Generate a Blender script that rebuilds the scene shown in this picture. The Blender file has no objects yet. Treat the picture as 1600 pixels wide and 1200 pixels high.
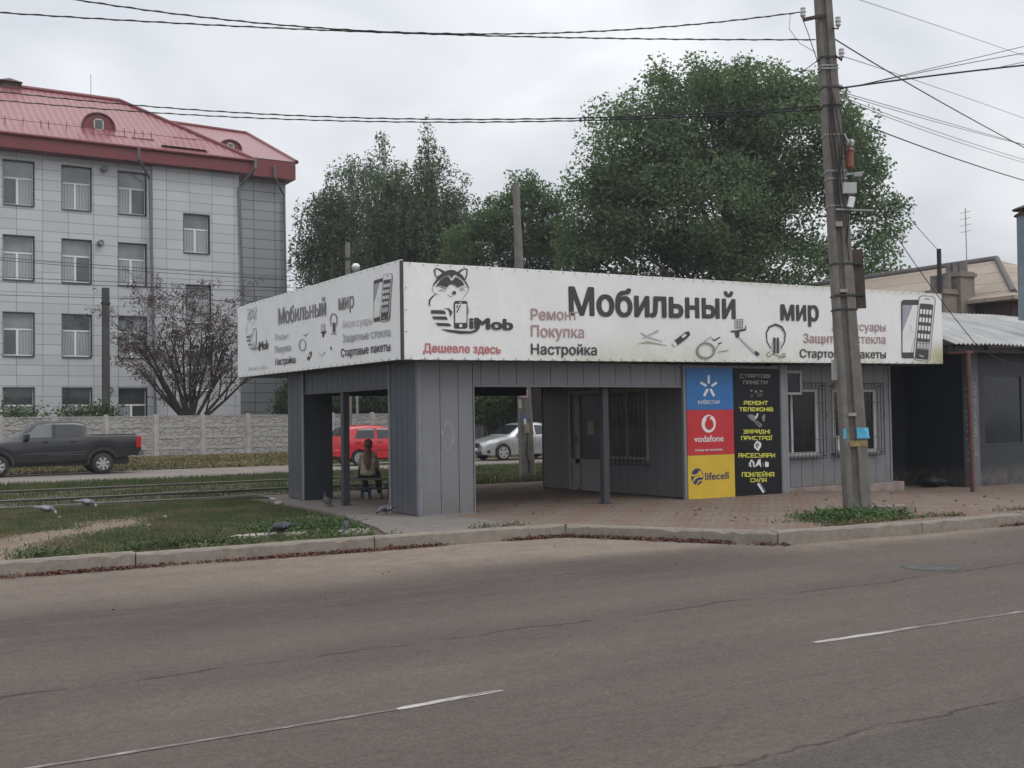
import bpy, math, random
import numpy as np
from mathutils import Vector, Matrix
random.seed(7); RNG = np.random.default_rng(7)
S = bpy.context.scene
COL = S.collection
PI = math.pi
# ------------------------------------------------------------------ camera
F, CX, CY, EYE = 1750.0, 800.0, 600.0, 1.55
vx = np.array([3605-CX, 615-CY, F]); vx /= np.linalg.norm(vx)
vy = np.array([-307-CX, 674-CY, F]); vy -= vx*np.dot(vx, vy); vy /= np.linalg.norm(vy)
vz = np.cross(vx, vy)
if vz[1] > 0: vz = -vz
RM = np.array([vx, vy, vz])
CP = np.array([0, 0, EYE])
cam = bpy.data.cameras.new('camera'); camo = bpy.data.objects.new('camera', cam); COL.objects.link(camo)
cam.sensor_width = 36; cam.lens = F/1600*36; cam.clip_end = 2000; cam.clip_start = .05
M4 = Matrix.Identity(4)
for i in range(3):
    M4[i][0] = RM[i, 0]; M4[i][1] = -RM[i, 1]; M4[i][2] = -RM[i, 2]; M4[i][3] = CP[i]
camo.matrix_world = M4
S.camera = camo
def ray(u, v): return RM @ np.array([u-CX, v-CY, F])
def at(u, v, d): return CP + ray(u, v)*d/F
def gnd(u, v, z=0.): r = ray(u, v); return CP + r*(z-EYE)/r[2]
def onx(u, v, x): r = ray(u, v); return CP + r*x/r[0]
def ony(u, v, y): r = ray(u, v); return CP + r*y/r[1]
# ------------------------------------------------------------------ sky, sun, exposure
SUN_EL, SUN_AZ = math.radians(52), math.radians(155)      # azimuth clockwise from +Y
W = bpy.data.worlds.new("World"); S.world = W; W.use_nodes = True
nt = W.node_tree; N = nt.nodes; L = nt.links; N.clear()
wo = N.new('ShaderNodeOutputWorld'); bg = N.new('ShaderNodeBackground'); bg.inputs[1].default_value = .1
sky = N.new('ShaderNodeTexSky'); sky.sky_type = 'NISHITA'; sky.sun_disc = False
sky.sun_elevation = SUN_EL; sky.sun_rotation = SUN_AZ; sky.dust_density = 3
tc = N.new('ShaderNodeTexCoord'); mp = N.new('ShaderNodeMapping'); mp.inputs['Scale'].default_value = (1, 1, 2.0); mp.inputs['Location'].default_value = (3.1, 1.7, .4)
L.new(tc.outputs['Generated'], mp.inputs[0])
n1 = N.new('ShaderNodeTexNoise'); n1.inputs['Scale'].default_value = 3.4; n1.inputs['Detail'].default_value = 4; n1.inputs['Roughness'].default_value = .45; n1.inputs['Distortion'].default_value = .5
L.new(mp.outputs[0], n1.inputs[0])
cr = N.new('ShaderNodeValToRGB'); cr.color_ramp.elements[0].position = .36; cr.color_ramp.elements[0].color = (.60, .63, .675, 1)
cr.color_ramp.elements[1].position = .62; cr.color_ramp.elements[1].color = (.83, .845, .87, 1)
L.new(n1.outputs['Fac'], cr.inputs[0])
vm = N.new('ShaderNodeVectorMath'); vm.operation = 'SCALE'; vm.inputs['Scale'].default_value = 9.6
L.new(cr.outputs[0], vm.inputs[0])
sx_ = N.new('ShaderNodeSeparateXYZ'); L.new(tc.outputs['Generated'], sx_.inputs[0])
ma = N.new('ShaderNodeMapRange'); ma.inputs[1].default_value = .0; ma.inputs[2].default_value = 1.; ma.inputs[3].default_value = .88; ma.inputs[4].default_value = 1.95; L.new(sx_.outputs[2], ma.inputs[0])
m9 = N.new('ShaderNodeMath'); m9.operation = 'MULTIPLY'; m9.inputs[1].default_value = 9.4; L.new(ma.outputs[0], m9.inputs[0]); L.new(m9.outputs[0], vm.inputs['Scale'])
mx = N.new('ShaderNodeMix'); mx.data_type = 'RGBA'; mx.inputs[0].default_value = .94
L.new(sky.outputs[0], mx.inputs[6]); L.new(vm.outputs[0], mx.inputs[7]); L.new(mx.outputs[2], bg.inputs[0]); L.new(bg.outputs[0], wo.inputs[0])
sl = bpy.data.lights.new('sun', 'SUN'); sl.energy = .75; sl.angle = math.radians(25); sl.color = (1, .97, .92)
so = bpy.data.objects.new('sun', sl); COL.objects.link(so)
sd = Vector((math.sin(SUN_AZ)*math.cos(SUN_EL), math.cos(SUN_AZ)*math.cos(SUN_EL), math.sin(SUN_EL)))
so.rotation_euler = sd.to_track_quat('Z', 'Y').to_euler(); so.location = (0, -20, 40)
S.view_settings.view_transform = 'Standard'; S.view_settings.look = 'None'; S.view_settings.exposure = 0.12; S.view_settings.gamma = 1
# ------------------------------------------------------------------ materials
class NT:
    """tiny node helper around one material"""
    def __init__(s, name, rough=.6, metal=0, spec=.5):
        s.m = bpy.data.materials.new(name); s.m.use_nodes = True; s.t = s.m.node_tree
        s.b = s.t.nodes['Principled BSDF']; s.b.inputs['Roughness'].default_value = rough
        s.b.inputs['Metallic'].default_value = metal; s.b.inputs['Specular IOR Level'].default_value = spec
        s.pos = s.n('ShaderNodeNewGeometry').outputs['Position']
    def n(s, k): return s.t.nodes.new(k)
    def l(s, a, b): s.t.links.new(a, b)
    def obj(s): s.pos = s.n('ShaderNodeTexCoord').outputs['Object']; return s
    def noise(s, scale, det=4, rough=.55, sc=(1, 1, 1), dist=0):
        m = s.n('ShaderNodeMapping'); m.inputs['Scale'].default_value = sc; s.l(s.pos, m.inputs[0])
        x = s.n('ShaderNodeTexNoise'); x.inputs['Scale'].default_value = scale; x.inputs['Detail'].default_value = det
        x.inputs['Roughness'].default_value = rough; x.inputs['Distortion'].default_value = dist; s.l(m.outputs[0], x.inputs[0]); return x.outputs['Fac']
    def ramp(s, fac, p0, p1, c0=(0, 0, 0), c1=(1, 1, 1)):
        r = s.n('ShaderNodeValToRGB'); e = r.color_ramp.elements
        e[0].position = p0; e[0].color = (*c0, 1); e[1].position = p1; e[1].color = (*c1, 1); s.l(fac, r.inputs[0]); return r.outputs[0]
    def mix(s, fac, a, b, mode='MIX'):
        m = s.n('ShaderNodeMix'); m.data_type = 'RGBA'; m.blend_type = mode
        for v, i in ((fac, 0), (a, 6), (b, 7)):
            if hasattr(v, 'links'): s.l(v, m.inputs[i])
            elif i == 0: m.inputs[0].default_value = v
            else: m.inputs[i].default_value = (*v, 1)
        return m.outputs[2]
    def math(s, op, a, b=0.):
        m = s.n('ShaderNodeMath'); m.operation = op
        for v, i in ((a, 0), (b, 1)):
            if hasattr(v, 'links'): s.l(v, m.inputs[i])
            else: m.inputs[i].default_value = v
        return m.outputs[0]
    def xyz(s):
        x = s.n('ShaderNodeSeparateXYZ'); s.l(s.pos, x.inputs[0]); return x.outputs
    def mapr(s, v, a, b, c=0., d=1.):
        m = s.n('ShaderNodeMapRange'); m.interpolation_type = 'SMOOTHSTEP'
        s.l(v, m.inputs[0])
        for i, q in enumerate((a, b, c, d)): m.inputs[i+1].default_value = q
        return m.outputs[0]
    def color(s, c):
        if hasattr(c, 'links'): s.l(c, s.b.inputs['Base Color'])
        else: s.b.inputs['Base Color'].default_value = (*c, 1)
        return s
    def bump(s, h, strength=.3, dist=.02):
        b = s.n('ShaderNodeBump'); b.inputs['Strength'].default_value = strength; b.inputs['Distance'].default_value = dist
        s.l(h, b.inputs['Height']); s.l(b.outputs[0], s.b.inputs['Normal']); return s
def mul(c, k): return tuple(x*k for x in c)
MC = {}
def mat(name, col, rough=.6, var=.18, scale=3, metal=0, spec=.5, bump=0, bs=40, sc=(1, 1, 1), local=False):
    if name in MC: return MC[name]
    t = NT(name, rough, metal, spec)
    if local: t.obj()
    f = t.noise(scale, 5, .6, sc)
    t.color(t.mix(t.ramp(f, .3, .7), mul(col, 1-var), mul(col, 1+var)))
    if bump: t.bump(t.noise(bs, 3), bump)
    MC[name] = t.m; return t.m
def glass(name, col=(.02, .025, .03), rough=.06, spec=.6):
    t = NT(name, rough, 0, spec); t.color(t.mix(t.ramp(t.noise(.6, 2), .35, .65), mul(col, .7), mul(col, 1.3))); return t.m
# asphalt of the main road: dusty near the kerb, oily band, crack, darker patch
def m_road():
    t = NT('asphalt', .85, 0, .3)
    x, y, z = t.xyz()
    wob = t.noise(.35, 3); wob2 = t.noise(3.0, 4, .6)
    yy = t.math('ADD', y, t.math('MULTIPLY', t.math('SUBTRACT', wob, .5), 1.6))
    big = t.ramp(t.noise(.8, 5, .6, (.4, 1, 1)), .3, .72)
    c = t.mix(big, (0.1177, 0.0936, 0.0812), (0.1503, 0.1206, 0.1037))
    dark = t.mapr(yy, 9.0, 10.0); dark2 = t.mapr(yy, 10.6, 11.3, 1, 0)
    band = t.math('MULTIPLY', t.math('MULTIPLY', dark, dark2), t.ramp(t.noise(5, 5, .7, (.25, 1, 1)), .38, .62))
    band = t.math('MULTIPLY', band, t.mapr(x, 7.5, 10.5, 1, .12))
    c = t.mix(t.math('MULTIPLY', band, .62), c, (0.0796, 0.0652, 0.0579))
    dust = t.mapr(yy, 10.9, 12.3)
    dusr = t.math('MULTIPLY', t.mapr(yy, 9.6, 10.7), t.mapr(x, 9.5, 12))
    dust = t.math('MAXIMUM', dust, dusr)
    dust = t.math('MULTIPLY', dust, t.mapr(x, 2.0, 8.0, .5, 1))
    dust = t.math('MULTIPLY', dust, t.ramp(wob2, .2, .65, (.45,)*3, (1,)*3))
    c = t.mix(t.math('MULTIPLY', dust, .85), c, (0.3272, 0.2625, 0.2049))
    # darker newer patch bottom right
    pe = t.math('ADD', y, t.math('MULTIPLY', wob2, .12))
    patch = t.math('MULTIPLY', t.mapr(pe, 4.18, 4.24, 1, 0), .55)
    c = t.mix(patch, c, (0.0951, 0.0863, 0.0736))
    lane = t.ramp(t.noise(.55, 3, .6, (.04, 1, 1)), .36, .64, (.86,)*3, (1.13,)*3); c = t.mix(1, c, lane, 'MULTIPLY')
    # long crack lines
    for y0, w, k in ((7.86, .022, .75), (4.22, .016, .7), (5.35, .008, .3)):
        cy = t.math('ADD', y, t.math('MULTIPLY', t.math('SUBTRACT', t.noise(.9, 5, .65, (1, .02, 1)), .5), .42))
        d = t.math('ABSOLUTE', t.math('SUBTRACT', cy, y0+.0))
        k1 = t.mapr(d, w*.5, w*1.6, 1, 0)
        k1 = t.math('MULTIPLY', k1, t.ramp(t.noise(1.7, 4, .7), .36, .52))
        c = t.mix(t.math('MULTIPLY', k1, k), c, (0.0317, 0.0253, 0.0226))
    # blotches and stones
    sp = t.ramp(t.noise(6, 5, .75, (.45, 1, 1)), .62, .70); c = t.mix(t.math('MULTIPLY', sp, .6), c, (0.0633, 0.0521, 0.0451))
    g = t.noise(42, 3, .85, (.75, 1, 1)); c = t.mix(.85, c, t.ramp(g, .3, .7, (.30,)*3, (.68,)*3), 'OVERLAY'); g1 = t.noise(13, 4, .8, (.6, 1, 1)); c = t.mix(.6, c, t.ramp(g1, .3, .7, (.36,)*3, (.62,)*3), 'OVERLAY')
    g2 = t.n('ShaderNodeTexVoronoi'); g2.inputs['Scale'].default_value = 60; t.l(t.pos, g2.inputs[0])
    c = t.mix(t.math('MULTIPLY', t.ramp(g2.outputs['Distance'], .0, .26, (1,)*3, (0,)*3), .42), c, (0.2989, 0.2524, 0.2180))
    t.color(c); t.bump(t.noise(60, 3, .85), 1.0, .018); return t.m
def m_pavers():
    t = NT('pavers', .85, 0, .25)
    def brick(scale, w, h, c1, c2, mo, sq=.0, rot=0, off=.5, ms=.012):
        m = t.n('ShaderNodeMapping'); m.inputs['Rotation'].default_value = (0, 0, rot); t.l(t.pos, m.inputs[0])
        b = t.n('ShaderNodeTexBrick'); b.inputs['Scale'].default_value = scale; b.inputs['Brick Width'].default_value = w; b.inputs['Row Height'].default_value = h
        b.inputs['Color1'].default_value = (*c1, 1); b.inputs['Color2'].default_value = (*c2, 1); b.inputs['Mortar'].default_value = (*mo, 1)
        b.inputs['Mortar Size'].default_value = ms; b.offset = off; t.l(m.outputs[0], b.inputs[0]); return b
    small = brick(1, .2, .1, (0.1850, 0.1488, 0.1244), (0.2197, 0.1814, 0.1513), (0.1002, 0.0835, 0.0672))
    m = t.n('ShaderNodeMapping'); m.inputs['Rotation'].default_value = (0, 0, .0); t.l(t.pos, m.inputs[0])
    ck = t.n('ShaderNodeTexChecker'); ck.inputs['Scale'].default_value = 1.65; ck.inputs['Color1'].default_value = (1, 1, 1, 1); ck.inputs['Color2'].default_value = (0, 0, 0, 1); t.l(m.outputs[0], ck.inputs[0])
    pink = t.math('MULTIPLY', ck.outputs['Fac'], .8)
    x, y, z = t.xyz()
    pink = t.math('MULTIPLY', pink, t.mapr(x, 8.5, 11, .1, 1))
    c = t.mix(pink, small.outputs[0], (1.0, .74, .66), 'MULTIPLY')
    d = t.ramp(t.noise(.9, 5, .65), .3, .75)
    c = t.mix(t.math('MULTIPLY', d, .55), c, (0.1966, 0.1560, 0.1210))
    d2 = t.ramp(t.noise(2.2, 6, .7, (.5, 1, 1)), .62, .72); c = t.mix(t.math('MULTIPLY', d2, .55), c, (0.0848, 0.0726, 0.0572))
    t.color(c); t.bump(small.outputs['Fac'], .3, -.008); return t.m
def m_soil():
    t = NT('soil', .95, 0, .1)
    c = t.mix(t.ramp(t.noise(.7, 5, .6), .35, .65), (.10, .10, .05), (.14, .12, .07))
    x, y, z = t.xyz()
    c = t.mix(t.ramp(t.noise(2.5, 5, .65), .56, .76), c, (.17, .135, .10))
    # worn footpath crossing the lawn
    w = t.math('MULTIPLY', t.math('SUBTRACT', t.noise(.8, 4), .5), 1.5)
    ln = t.math('ADD', t.math('SUBTRACT', x, t.math('MULTIPLY', t.math('SUBTRACT', y, 15.6), .58)), w)
    p = t.mapr(t.math('ABSOLUTE', t.math('SUBTRACT', ln, 1.9)), .38, .95, 1, 0)
    p = t.math('MULTIPLY', p, t.mapr(y, 19.0, 21.0, 1, 0))
    c = t.mix(t.math('MULTIPLY', p, .9), c, t.mix(t.ramp(t.noise(5, 5, .7), .35, .65), (.17, .128, .098), (.28, .225, .178)))
    t.color(c); t.bump(t.noise(25, 4), .6, .03); return t.m
def m_concrete(name, col, streak=.35, rough=.9, sc=6):
    t = NT(name, rough, 0, .2)
    f = t.noise(sc, 6, .68); c = t.mix(t.ramp(f, .3, .7), mul(col, .78), mul(col, 1.18))
    s = t.ramp(t.noise(3, 5, .7, (1, 1, .35)), .52, .72); c = t.mix(t.math('MULTIPLY', s, streak), c, mul(col, .45))
    p = t.ramp(t.noise(38, 3, .7), .62, .7); c = t.mix(t.math('MULTIPLY', p, .5), c, mul(col, .5))
    t.color(c); t.bump(t.noise(30, 5, .7), .5, .015); return t.m
def m_leaf(name, c0, c1, trans=.38):
    t = NT(name, .6, 0, .25)
    g = t.n('ShaderNodeNewGeometry'); r = g.outputs['Random Per Island']
    base = t.mix(r, c0, c1)
    base = t.mix(t.ramp(t.noise(.45, 3), .35, .65), base, mul(c1, 1.25), 'MIX') if False else base
    big = t.ramp(t.noise(.42, 3, .55), .36, .64, (.72,)*3, (1.7,)*3)
    t.color(t.mix(1, base, big, 'MULTIPLY'))
    t.b.inputs['Transmission Weight'].default_value = 0
    tr = t.n('ShaderNodeBsdfTranslucent'); t.l(t.mix(1, base, (1.2, 1.5, .7), 'MULTIPLY'), tr.inputs[0])
    ms = t.n('ShaderNodeMixShader'); ms.inputs[0].default_value = trans
    out = t.t.nodes['Material Output']; t.l(t.b.outputs[0], ms.inputs[1]); t.l(tr.outputs[0], ms.inputs[2]); t.l(ms.outputs[0], out.inputs[0]); return t.m
def m_clad(name, col, dirty=.25):
    t = NT(name, .42, 0, .45)
    f = t.noise(.7, 4, .6); c = t.mix(t.ramp(f, .3, .7), mul(col, .9), mul(col, 1.1))
    s = t.ramp(t.noise(2.5, 5, .7, (1, 1, .18)), .55, .75); c = t.mix(t.math('MULTIPLY', s, dirty), c, mul(col, 1.35)); s2 = t.ramp(t.noise(4, 5, .75, (1, 1, .1)), .56, .72); c = t.mix(t.math('MULTIPLY', s2, .3), c, mul(col, .55)); s3 = t.ramp(t.noise(14, 4, .7), .62, .72); c = t.mix(t.math('MULTIPLY', s3, .25), c, mul(col, 1.6))
    x, y, z = t.xyz()
    g = t.math('MULTIPLY', t.mapr(z, .0, .45, 1, 0), t.ramp(t.noise(6, 5, .7), .32, .62)); c = t.mix(t.math('MULTIPLY', g, .75), c, (.15, .13, .11))
    t.color(c); t.bump(t.noise(2.6, 3), .3, .03); return t.m
M = dict(
 road=m_road(), pavers=m_pavers(), soil=m_soil(),
 kerb=m_concrete('kerb_concrete', (.25, .218, .185), .5), slab=m_concrete('slab_concrete', (.36, .33, .29)),
 pole=m_concrete('pole_concrete', (.188, .176, .16), .45, .9, 5), apron=m_concrete('apron_concrete', (.195, .175, .158), .45, .9, 2),
 fence=m_concrete('fence_concrete', (.40, .385, .37), .4, .9, 3),
 backroad=mat('back_road_dust', (.21, .18, .158), .9, .14, .8, bump=.2, bs=20),
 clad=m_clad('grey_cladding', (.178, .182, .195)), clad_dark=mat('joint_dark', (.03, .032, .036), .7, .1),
 clad_blue_shade=m_clad('cladding_side_shade', (.07, .08, .10), .15),  # grey cladding darkened: shade of the pavilion's left faces painted into the colour
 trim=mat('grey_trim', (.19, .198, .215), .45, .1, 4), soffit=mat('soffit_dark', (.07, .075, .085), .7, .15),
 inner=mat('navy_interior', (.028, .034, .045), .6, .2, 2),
 pvc=mat('white_pvc', (.40, .40, .395), .4, .12, 5), pvc_dim=mat('white_pvc_dimmed', (.24, .24, .235), .45, .1, 5),  # pvc_dim: white frames darkened, waiting area's shade put into the colour
 black=mat('black_iron', (.022, .022, .024), .55, .2, 9), rubber=mat('rubber', (.022, .021, .021), .8, .2, 8),
 glass=glass('dark_glass', (.010, .011, .013), .1, .3), glass_in=glass('dim_glass', (.045, .05, .05), .15, .3),
 ink=mat('print_black', (.052, .046, .05), .5, .15, 6), ink_grey=mat('print_faded_grey', (.22, .22, .225), .5, .1, 5), ink_pale=mat('print_pale_grey', (.44, .44, .445), .5, .06, 5),
 ink_pink=mat('print_faded_pink', (.42, .285, .265), .5, .14, 3), ink_red=mat('print_faded_red', (.52, .17, .17), .5, .2, 8),
 white=mat('plain_white', (.74, .74, .73), .5, .05), silver=mat('wheel_silver', (.52, .52, .53), .35, .08, 6, .6),
 rust=mat('rusty_brown', (.06, .042, .036), .8, .35, 7, bump=.3), wood=mat('bench_wood', (.095, .08, .068), .7, .3, 5, sc=(1, 8, 8)),
 cable=mat('cable_black', (.02, .02, .022), .6, .1), cable_grey=mat('cable_grey', (.22, .23, .25), .6, .1),
 steel=mat('dull_steel', (.30, .30, .30), .45, .15, 6, .5), railhead=mat('worn_rail', (.25, .235, .21), .45, .2, 2, .3), railside=mat('rail_rust', (.045, .036, .03), .8, .3, 4),
)
# ------------------------------------------------------------------ mesh helpers
class MB:
    def __init__(s): s.v = []; s.f = []; s.m = []
    def add(s, vs, fs, mi=0):
        o = len(s.v); s.v += [tuple(map(float, p)) for p in vs]; s.f += [tuple(i+o for i in f) for f in fs]; s.m += [mi]*len(fs); return s
    def box(s, x0, x1, y0, y1, z0, z1, mi=0):
        return s.add([(x0, y0, z0), (x1, y0, z0), (x1, y1, z0), (x0, y1, z0), (x0, y0, z1), (x1, y0, z1), (x1, y1, z1), (x0, y1, z1)],
                     [(0, 3, 2, 1), (4, 5, 6, 7), (0, 1, 5, 4), (1, 2, 6, 5), (2, 3, 7, 6), (3, 0, 4, 7)], mi)
    def bbox(s, x0, x1, y0, y1, z0, z1, b=.01, mi=0):
        """box with chamfered vertical and top edges"""
        p = []
        for z, k in ((z0, 0), (z1-b, 0), (z1, b)):
            for (x, y) in ((x0+b+k, y0+k), (x1-b-k, y0+k), (x1-k, y0+b+k), (x1-k, y1-b-k), (x1-b-k, y1-k), (x0+b+k, y1-k), (x0+k, y1-b-k), (x0+k, y0+b+k)): p.append((x, y, z))
        fs = [tuple(range(7, -1, -1)), tuple(range(16, 24))]
        for r in range(2):
            for i in range(8): j = (i+1) % 8; fs.append((r*8+i, r*8+j, r*8+8+j, r*8+8+i))
        return s.add(p, fs, mi)
    def obox(s, c, size, mtx, mi=0):
        c = Vector(c); hx, hy, hz = [q/2 for q in size]
        vs = [c + mtx @ Vector((x, y, z)) for z in (-hz, hz) for (x, y) in ((-hx, -hy), (hx, -hy), (hx, hy), (-hx, hy))]
        return s.add(vs, [(0, 3, 2, 1), (4, 5, 6, 7), (0, 1, 5, 4), (1, 2, 6, 5), (2, 3, 7, 6), (3, 0, 4, 7)], mi)
    def bar(s, a, b, w, h=None, mi=0):
        a, b = Vector(a), Vector(b); d = b-a; h = h or w
        q = d.to_track_quat('X', 'Z').to_matrix(); return s.obox((a+b)/2, (d.length, w, h), q, mi)
    def tube(s, pts, r, seg=8, mi=0, cap=True):
        pts = [Vector(p) for p in pts]; n = len(pts); rr = r if hasattr(r, '__len__') else [r]*n
        vs = []; up = None
        for i, p in enumerate(pts):
            d = (pts[min(i+1, n-1)]-pts[max(i-1, 0)]).normalized()
            if up is None: up = Vector((0, 0, 1)) if abs(d.z) < .9 else Vector((1, 0, 0))
            a = d.cross(up)
            if a.length < 1e-5: a = d.cross(Vector((0, 1, 0)))
            a.normalize(); b = d.cross(a).normalized(); up = -b if False else up
            for k in range(seg): t = 2*PI*k/seg; vs.append(p + a*math.cos(t)*rr[i] + b*math.sin(t)*rr[i])
        fs = [(i*seg+k, i*seg+(k+1) % seg, (i+1)*seg+(k+1) % seg, (i+1)*seg+k) for i in range(n-1) for k in range(seg)]
        if cap: fs += [tuple(range(seg-1, -1, -1)), tuple(range((n-1)*seg, n*seg))]
        return s.add(vs, fs, mi)
    def rings(s, rs, mi=0, cap=True, closed=True):
        k = len(rs[0]); vs = [p for r in rs for p in r]
        fs = [(i*k+j, i*k+(j+1) % k, (i+1)*k+(j+1) % k, (i+1)*k+j) for i in range(len(rs)-1) for j in range(k if closed else k-1)]
        if cap: fs += [tuple(range(k-1, -1, -1)), tuple(range((len(rs)-1)*k, len(rs)*k))]
        return s.add(vs, fs, mi)
    def lathe(s, prof, c, axis='Z', seg=16, mi=0):
        """prof: (radius, height along axis)"""
        rs = []
        for r, h in prof:
            ring = []
            for k in range(seg):
                a = 2*PI*k/seg; p = (r*math.cos(a), r*math.sin(a), h)
                if axis == 'Y': p = (p[0], -p[2], p[1])
                if axis == 'X': p = (p[2], p[0], p[1])
                ring.append((c[0]+p[0], c[1]+p[1], c[2]+p[2]))
            rs.append(ring)
        return s.rings(rs, mi)
    def prism(s, poly, fn, t, mi=0):
        """2-D polygon -> fn(a,b,off) -> thin solid of thickness t"""
        n = len(poly)
        vs = [fn(a, b, 0) for a, b in poly] + [fn(a, b, t) for a, b in poly]
        fs = [tuple(range(n-1, -1, -1)), tuple(range(n, 2*n))] + [(i, (i+1) % n, n+(i+1) % n, n+i) for i in range(n)]
        return s.add(vs, fs, mi)
    def flat(s, poly, fn, off, mi=0):
        return s.add([fn(a, b, off) for a, b in poly], [tuple(range(len(poly)))], mi)
    def build(s, name, mats, parent=None, smooth=False, sharp=None):
        o0 = Vector((0, 0, 0)); p = parent
        while p is not None: o0 += p.location; p = p.parent
        me = bpy.data.meshes.new(name); me.from_pydata([(x-o0.x, y-o0.y, z-o0.z) for x, y, z in s.v], [], s.f)
        mats = mats if isinstance(mats, (list, tuple)) else [mats]
        for m in mats: me.materials.append(m)
        me.polygons.foreach_set('material_index', s.m)
        if smooth:
            me.polygons.foreach_set('use_smooth', [True]*len(me.polygons))
            if sharp: me.set_sharp_from_angle(angle=math.radians(sharp))
        me.update()
        o = bpy.data.objects.new(name, me); COL.objects.link(o)
        if parent is not None: o.parent = parent
        return o
def tag(o, label=None, cat=None, group=None, kind=None):
    if label: o['label'] = label
    if cat: o['category'] = cat
    if group: o['group'] = group
    if kind: o['kind'] = kind
    return o
def thing(name, label, cat, loc=(0, 0, 0), group=None):
    o = bpy.data.objects.new(name, None); COL.objects.link(o); o.location = loc; o.empty_display_size = .2
    bpy.context.view_layer.update() if False else None
    return tag(o, label, cat, group)
def npmesh(name, verts, quads, mats, parent=None, mi=None):
    o0 = Vector((0, 0, 0)); p = parent
    while p is not None: o0 += p.location; p = p.parent
    verts = np.asarray(verts, np.float32) - np.array(o0, np.float32); quads = np.asarray(quads, np.int32); k = quads.shape[1]
    me = bpy.data.meshes.new(name); me.vertices.add(len(verts)); me.vertices.foreach_set('co', verts.ravel())
    me.loops.add(quads.size); me.loops.foreach_set('vertex_index', quads.ravel())
    me.polygons.add(len(quads)); me.polygons.foreach_set('loop_start', np.arange(0, quads.size, k, dtype=np.int32))
    mats = mats if isinstance(mats, (list, tuple)) else [mats]
    for m in mats: me.materials.append(m)
    if mi is not None: me.polygons.foreach_set('material_index', np.asarray(mi, np.int32))
    me.update(calc_edges=True); me.validate()
    o = bpy.data.objects.new(name, me); COL.objects.link(o)
    if parent is not None: o.parent = parent
    return o
def copy_tree(o, parent=None):
    c = o.copy(); COL.objects.link(c)
    if parent is not None: c.parent = parent
    for ch in list(o.children): copy_tree(ch, c)
    return c
# ------------------------------------------------------------------ lettering
_tc = {}
def fill_nonzero(loops):
    """non-zero winding fill of possibly overlapping outlines, cut into trapezoids"""
    E = [(q[i-1], q[i]) for q in loops for i in range(len(q)) if abs(q[i-1][1]-q[i][1]) > 1e-7]; ys = {round(p[1], 5) for q in loops for p in q}
    for i in range(len(E)):
        (x1, y1), (x2, y2) = E[i]
        for j in range(i):
            (x3, y3), (x4, y4) = E[j]; d = (x2-x1)*(y4-y3)-(y2-y1)*(x4-x3)
            if abs(d) < 1e-9: continue
            t_ = ((x3-x1)*(y4-y3)-(y3-y1)*(x4-x3))/d; u_ = ((x3-x1)*(y2-y1)-(y3-y1)*(x2-x1))/d
            if 0 < t_ < 1 and 0 < u_ < 1: ys.add(round(y1+t_*(y2-y1), 5))
    ys = sorted(ys); V, T = [], []
    for lo, hi in zip(ys[:-1], ys[1:]):
        if hi-lo < 2e-4: continue
        mid = (lo+hi)/2; cr_ = []
        for (x1, y1), (x2, y2) in E:
            if min(y1, y2) < mid < max(y1, y2): k = (x2-x1)/(y2-y1); cr_.append((x1+(mid-y1)*k, x1+(lo-y1)*k, x1+(hi-y1)*k, 1 if y2 > y1 else -1))
        cr_.sort(); w = 0; st = None
        for c in cr_:
            if w == 0: st = c
            w += c[3]
            if w == 0: n = len(V); V += [(st[1], lo), (c[1], lo), (c[2], hi), (st[2], hi)]; T.append((n, n+1, n+2, n+3))
    return V, T
def text2d(s):
    """outlines of a line of text filled glyph by glyph"""
    if s in _tc: return _tc[s]
    cu = bpy.data.curves.new('lettering', 'FONT'); cu.body = s; cu.size = 1; cu.resolution_u = 3; cu.dimensions = '2D'; cu.fill_mode = 'NONE'
    o = bpy.data.objects.new('lettering', cu); COL.objects.link(o)
    dg = bpy.context.evaluated_depsgraph_get(); me = bpy.data.meshes.new_from_object(o.evaluated_get(dg))
    co = [tuple(q.co[:2]) for q in me.vertices]; nx = {}
    loops = []; cur = []
    ed = [tuple(e.vertices) for e in me.edges]
    for e in me.edges: a, b = e.vertices; nx.setdefault(a, []).append(b); nx.setdefault(b, []).append(a)
    bpy.data.objects.remove(o); bpy.data.curves.remove(cu); bpy.data.meshes.remove(me)
    seen = set()
    for st in range(len(co)):
        if st in seen or st not in nx: continue
        lp = [st]; seen.add(st); c = st
        while True:
            n = [k for k in nx[c] if k not in seen]
            if not n: break
            c = min(n) if c == st else n[0]; lp.append(c); seen.add(c)
        if len(lp) > 2: loops.append([co[k] for k in lp])
    loops.sort(key=lambda q: min(p[0] for p in q)); groups = []; hi = -1e9
    for q in loops:
        x0, x1 = min(p[0] for p in q), max(p[0] for p in q)
        if x0 > hi-.002: groups.append([]); hi = -1e9
        groups[-1].append(q); hi = max(hi, x1)
    V, T = [], []
    for g in groups: v, t_ = fill_nonzero(g); n = len(V); V += v; T += [tuple(k+n for k in q) for q in t_]
    _tc[s] = (np.array(V), T); return _tc[s]
CAPH = float(np.ptp(text2d('Н')[0][:, 1]))
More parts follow.
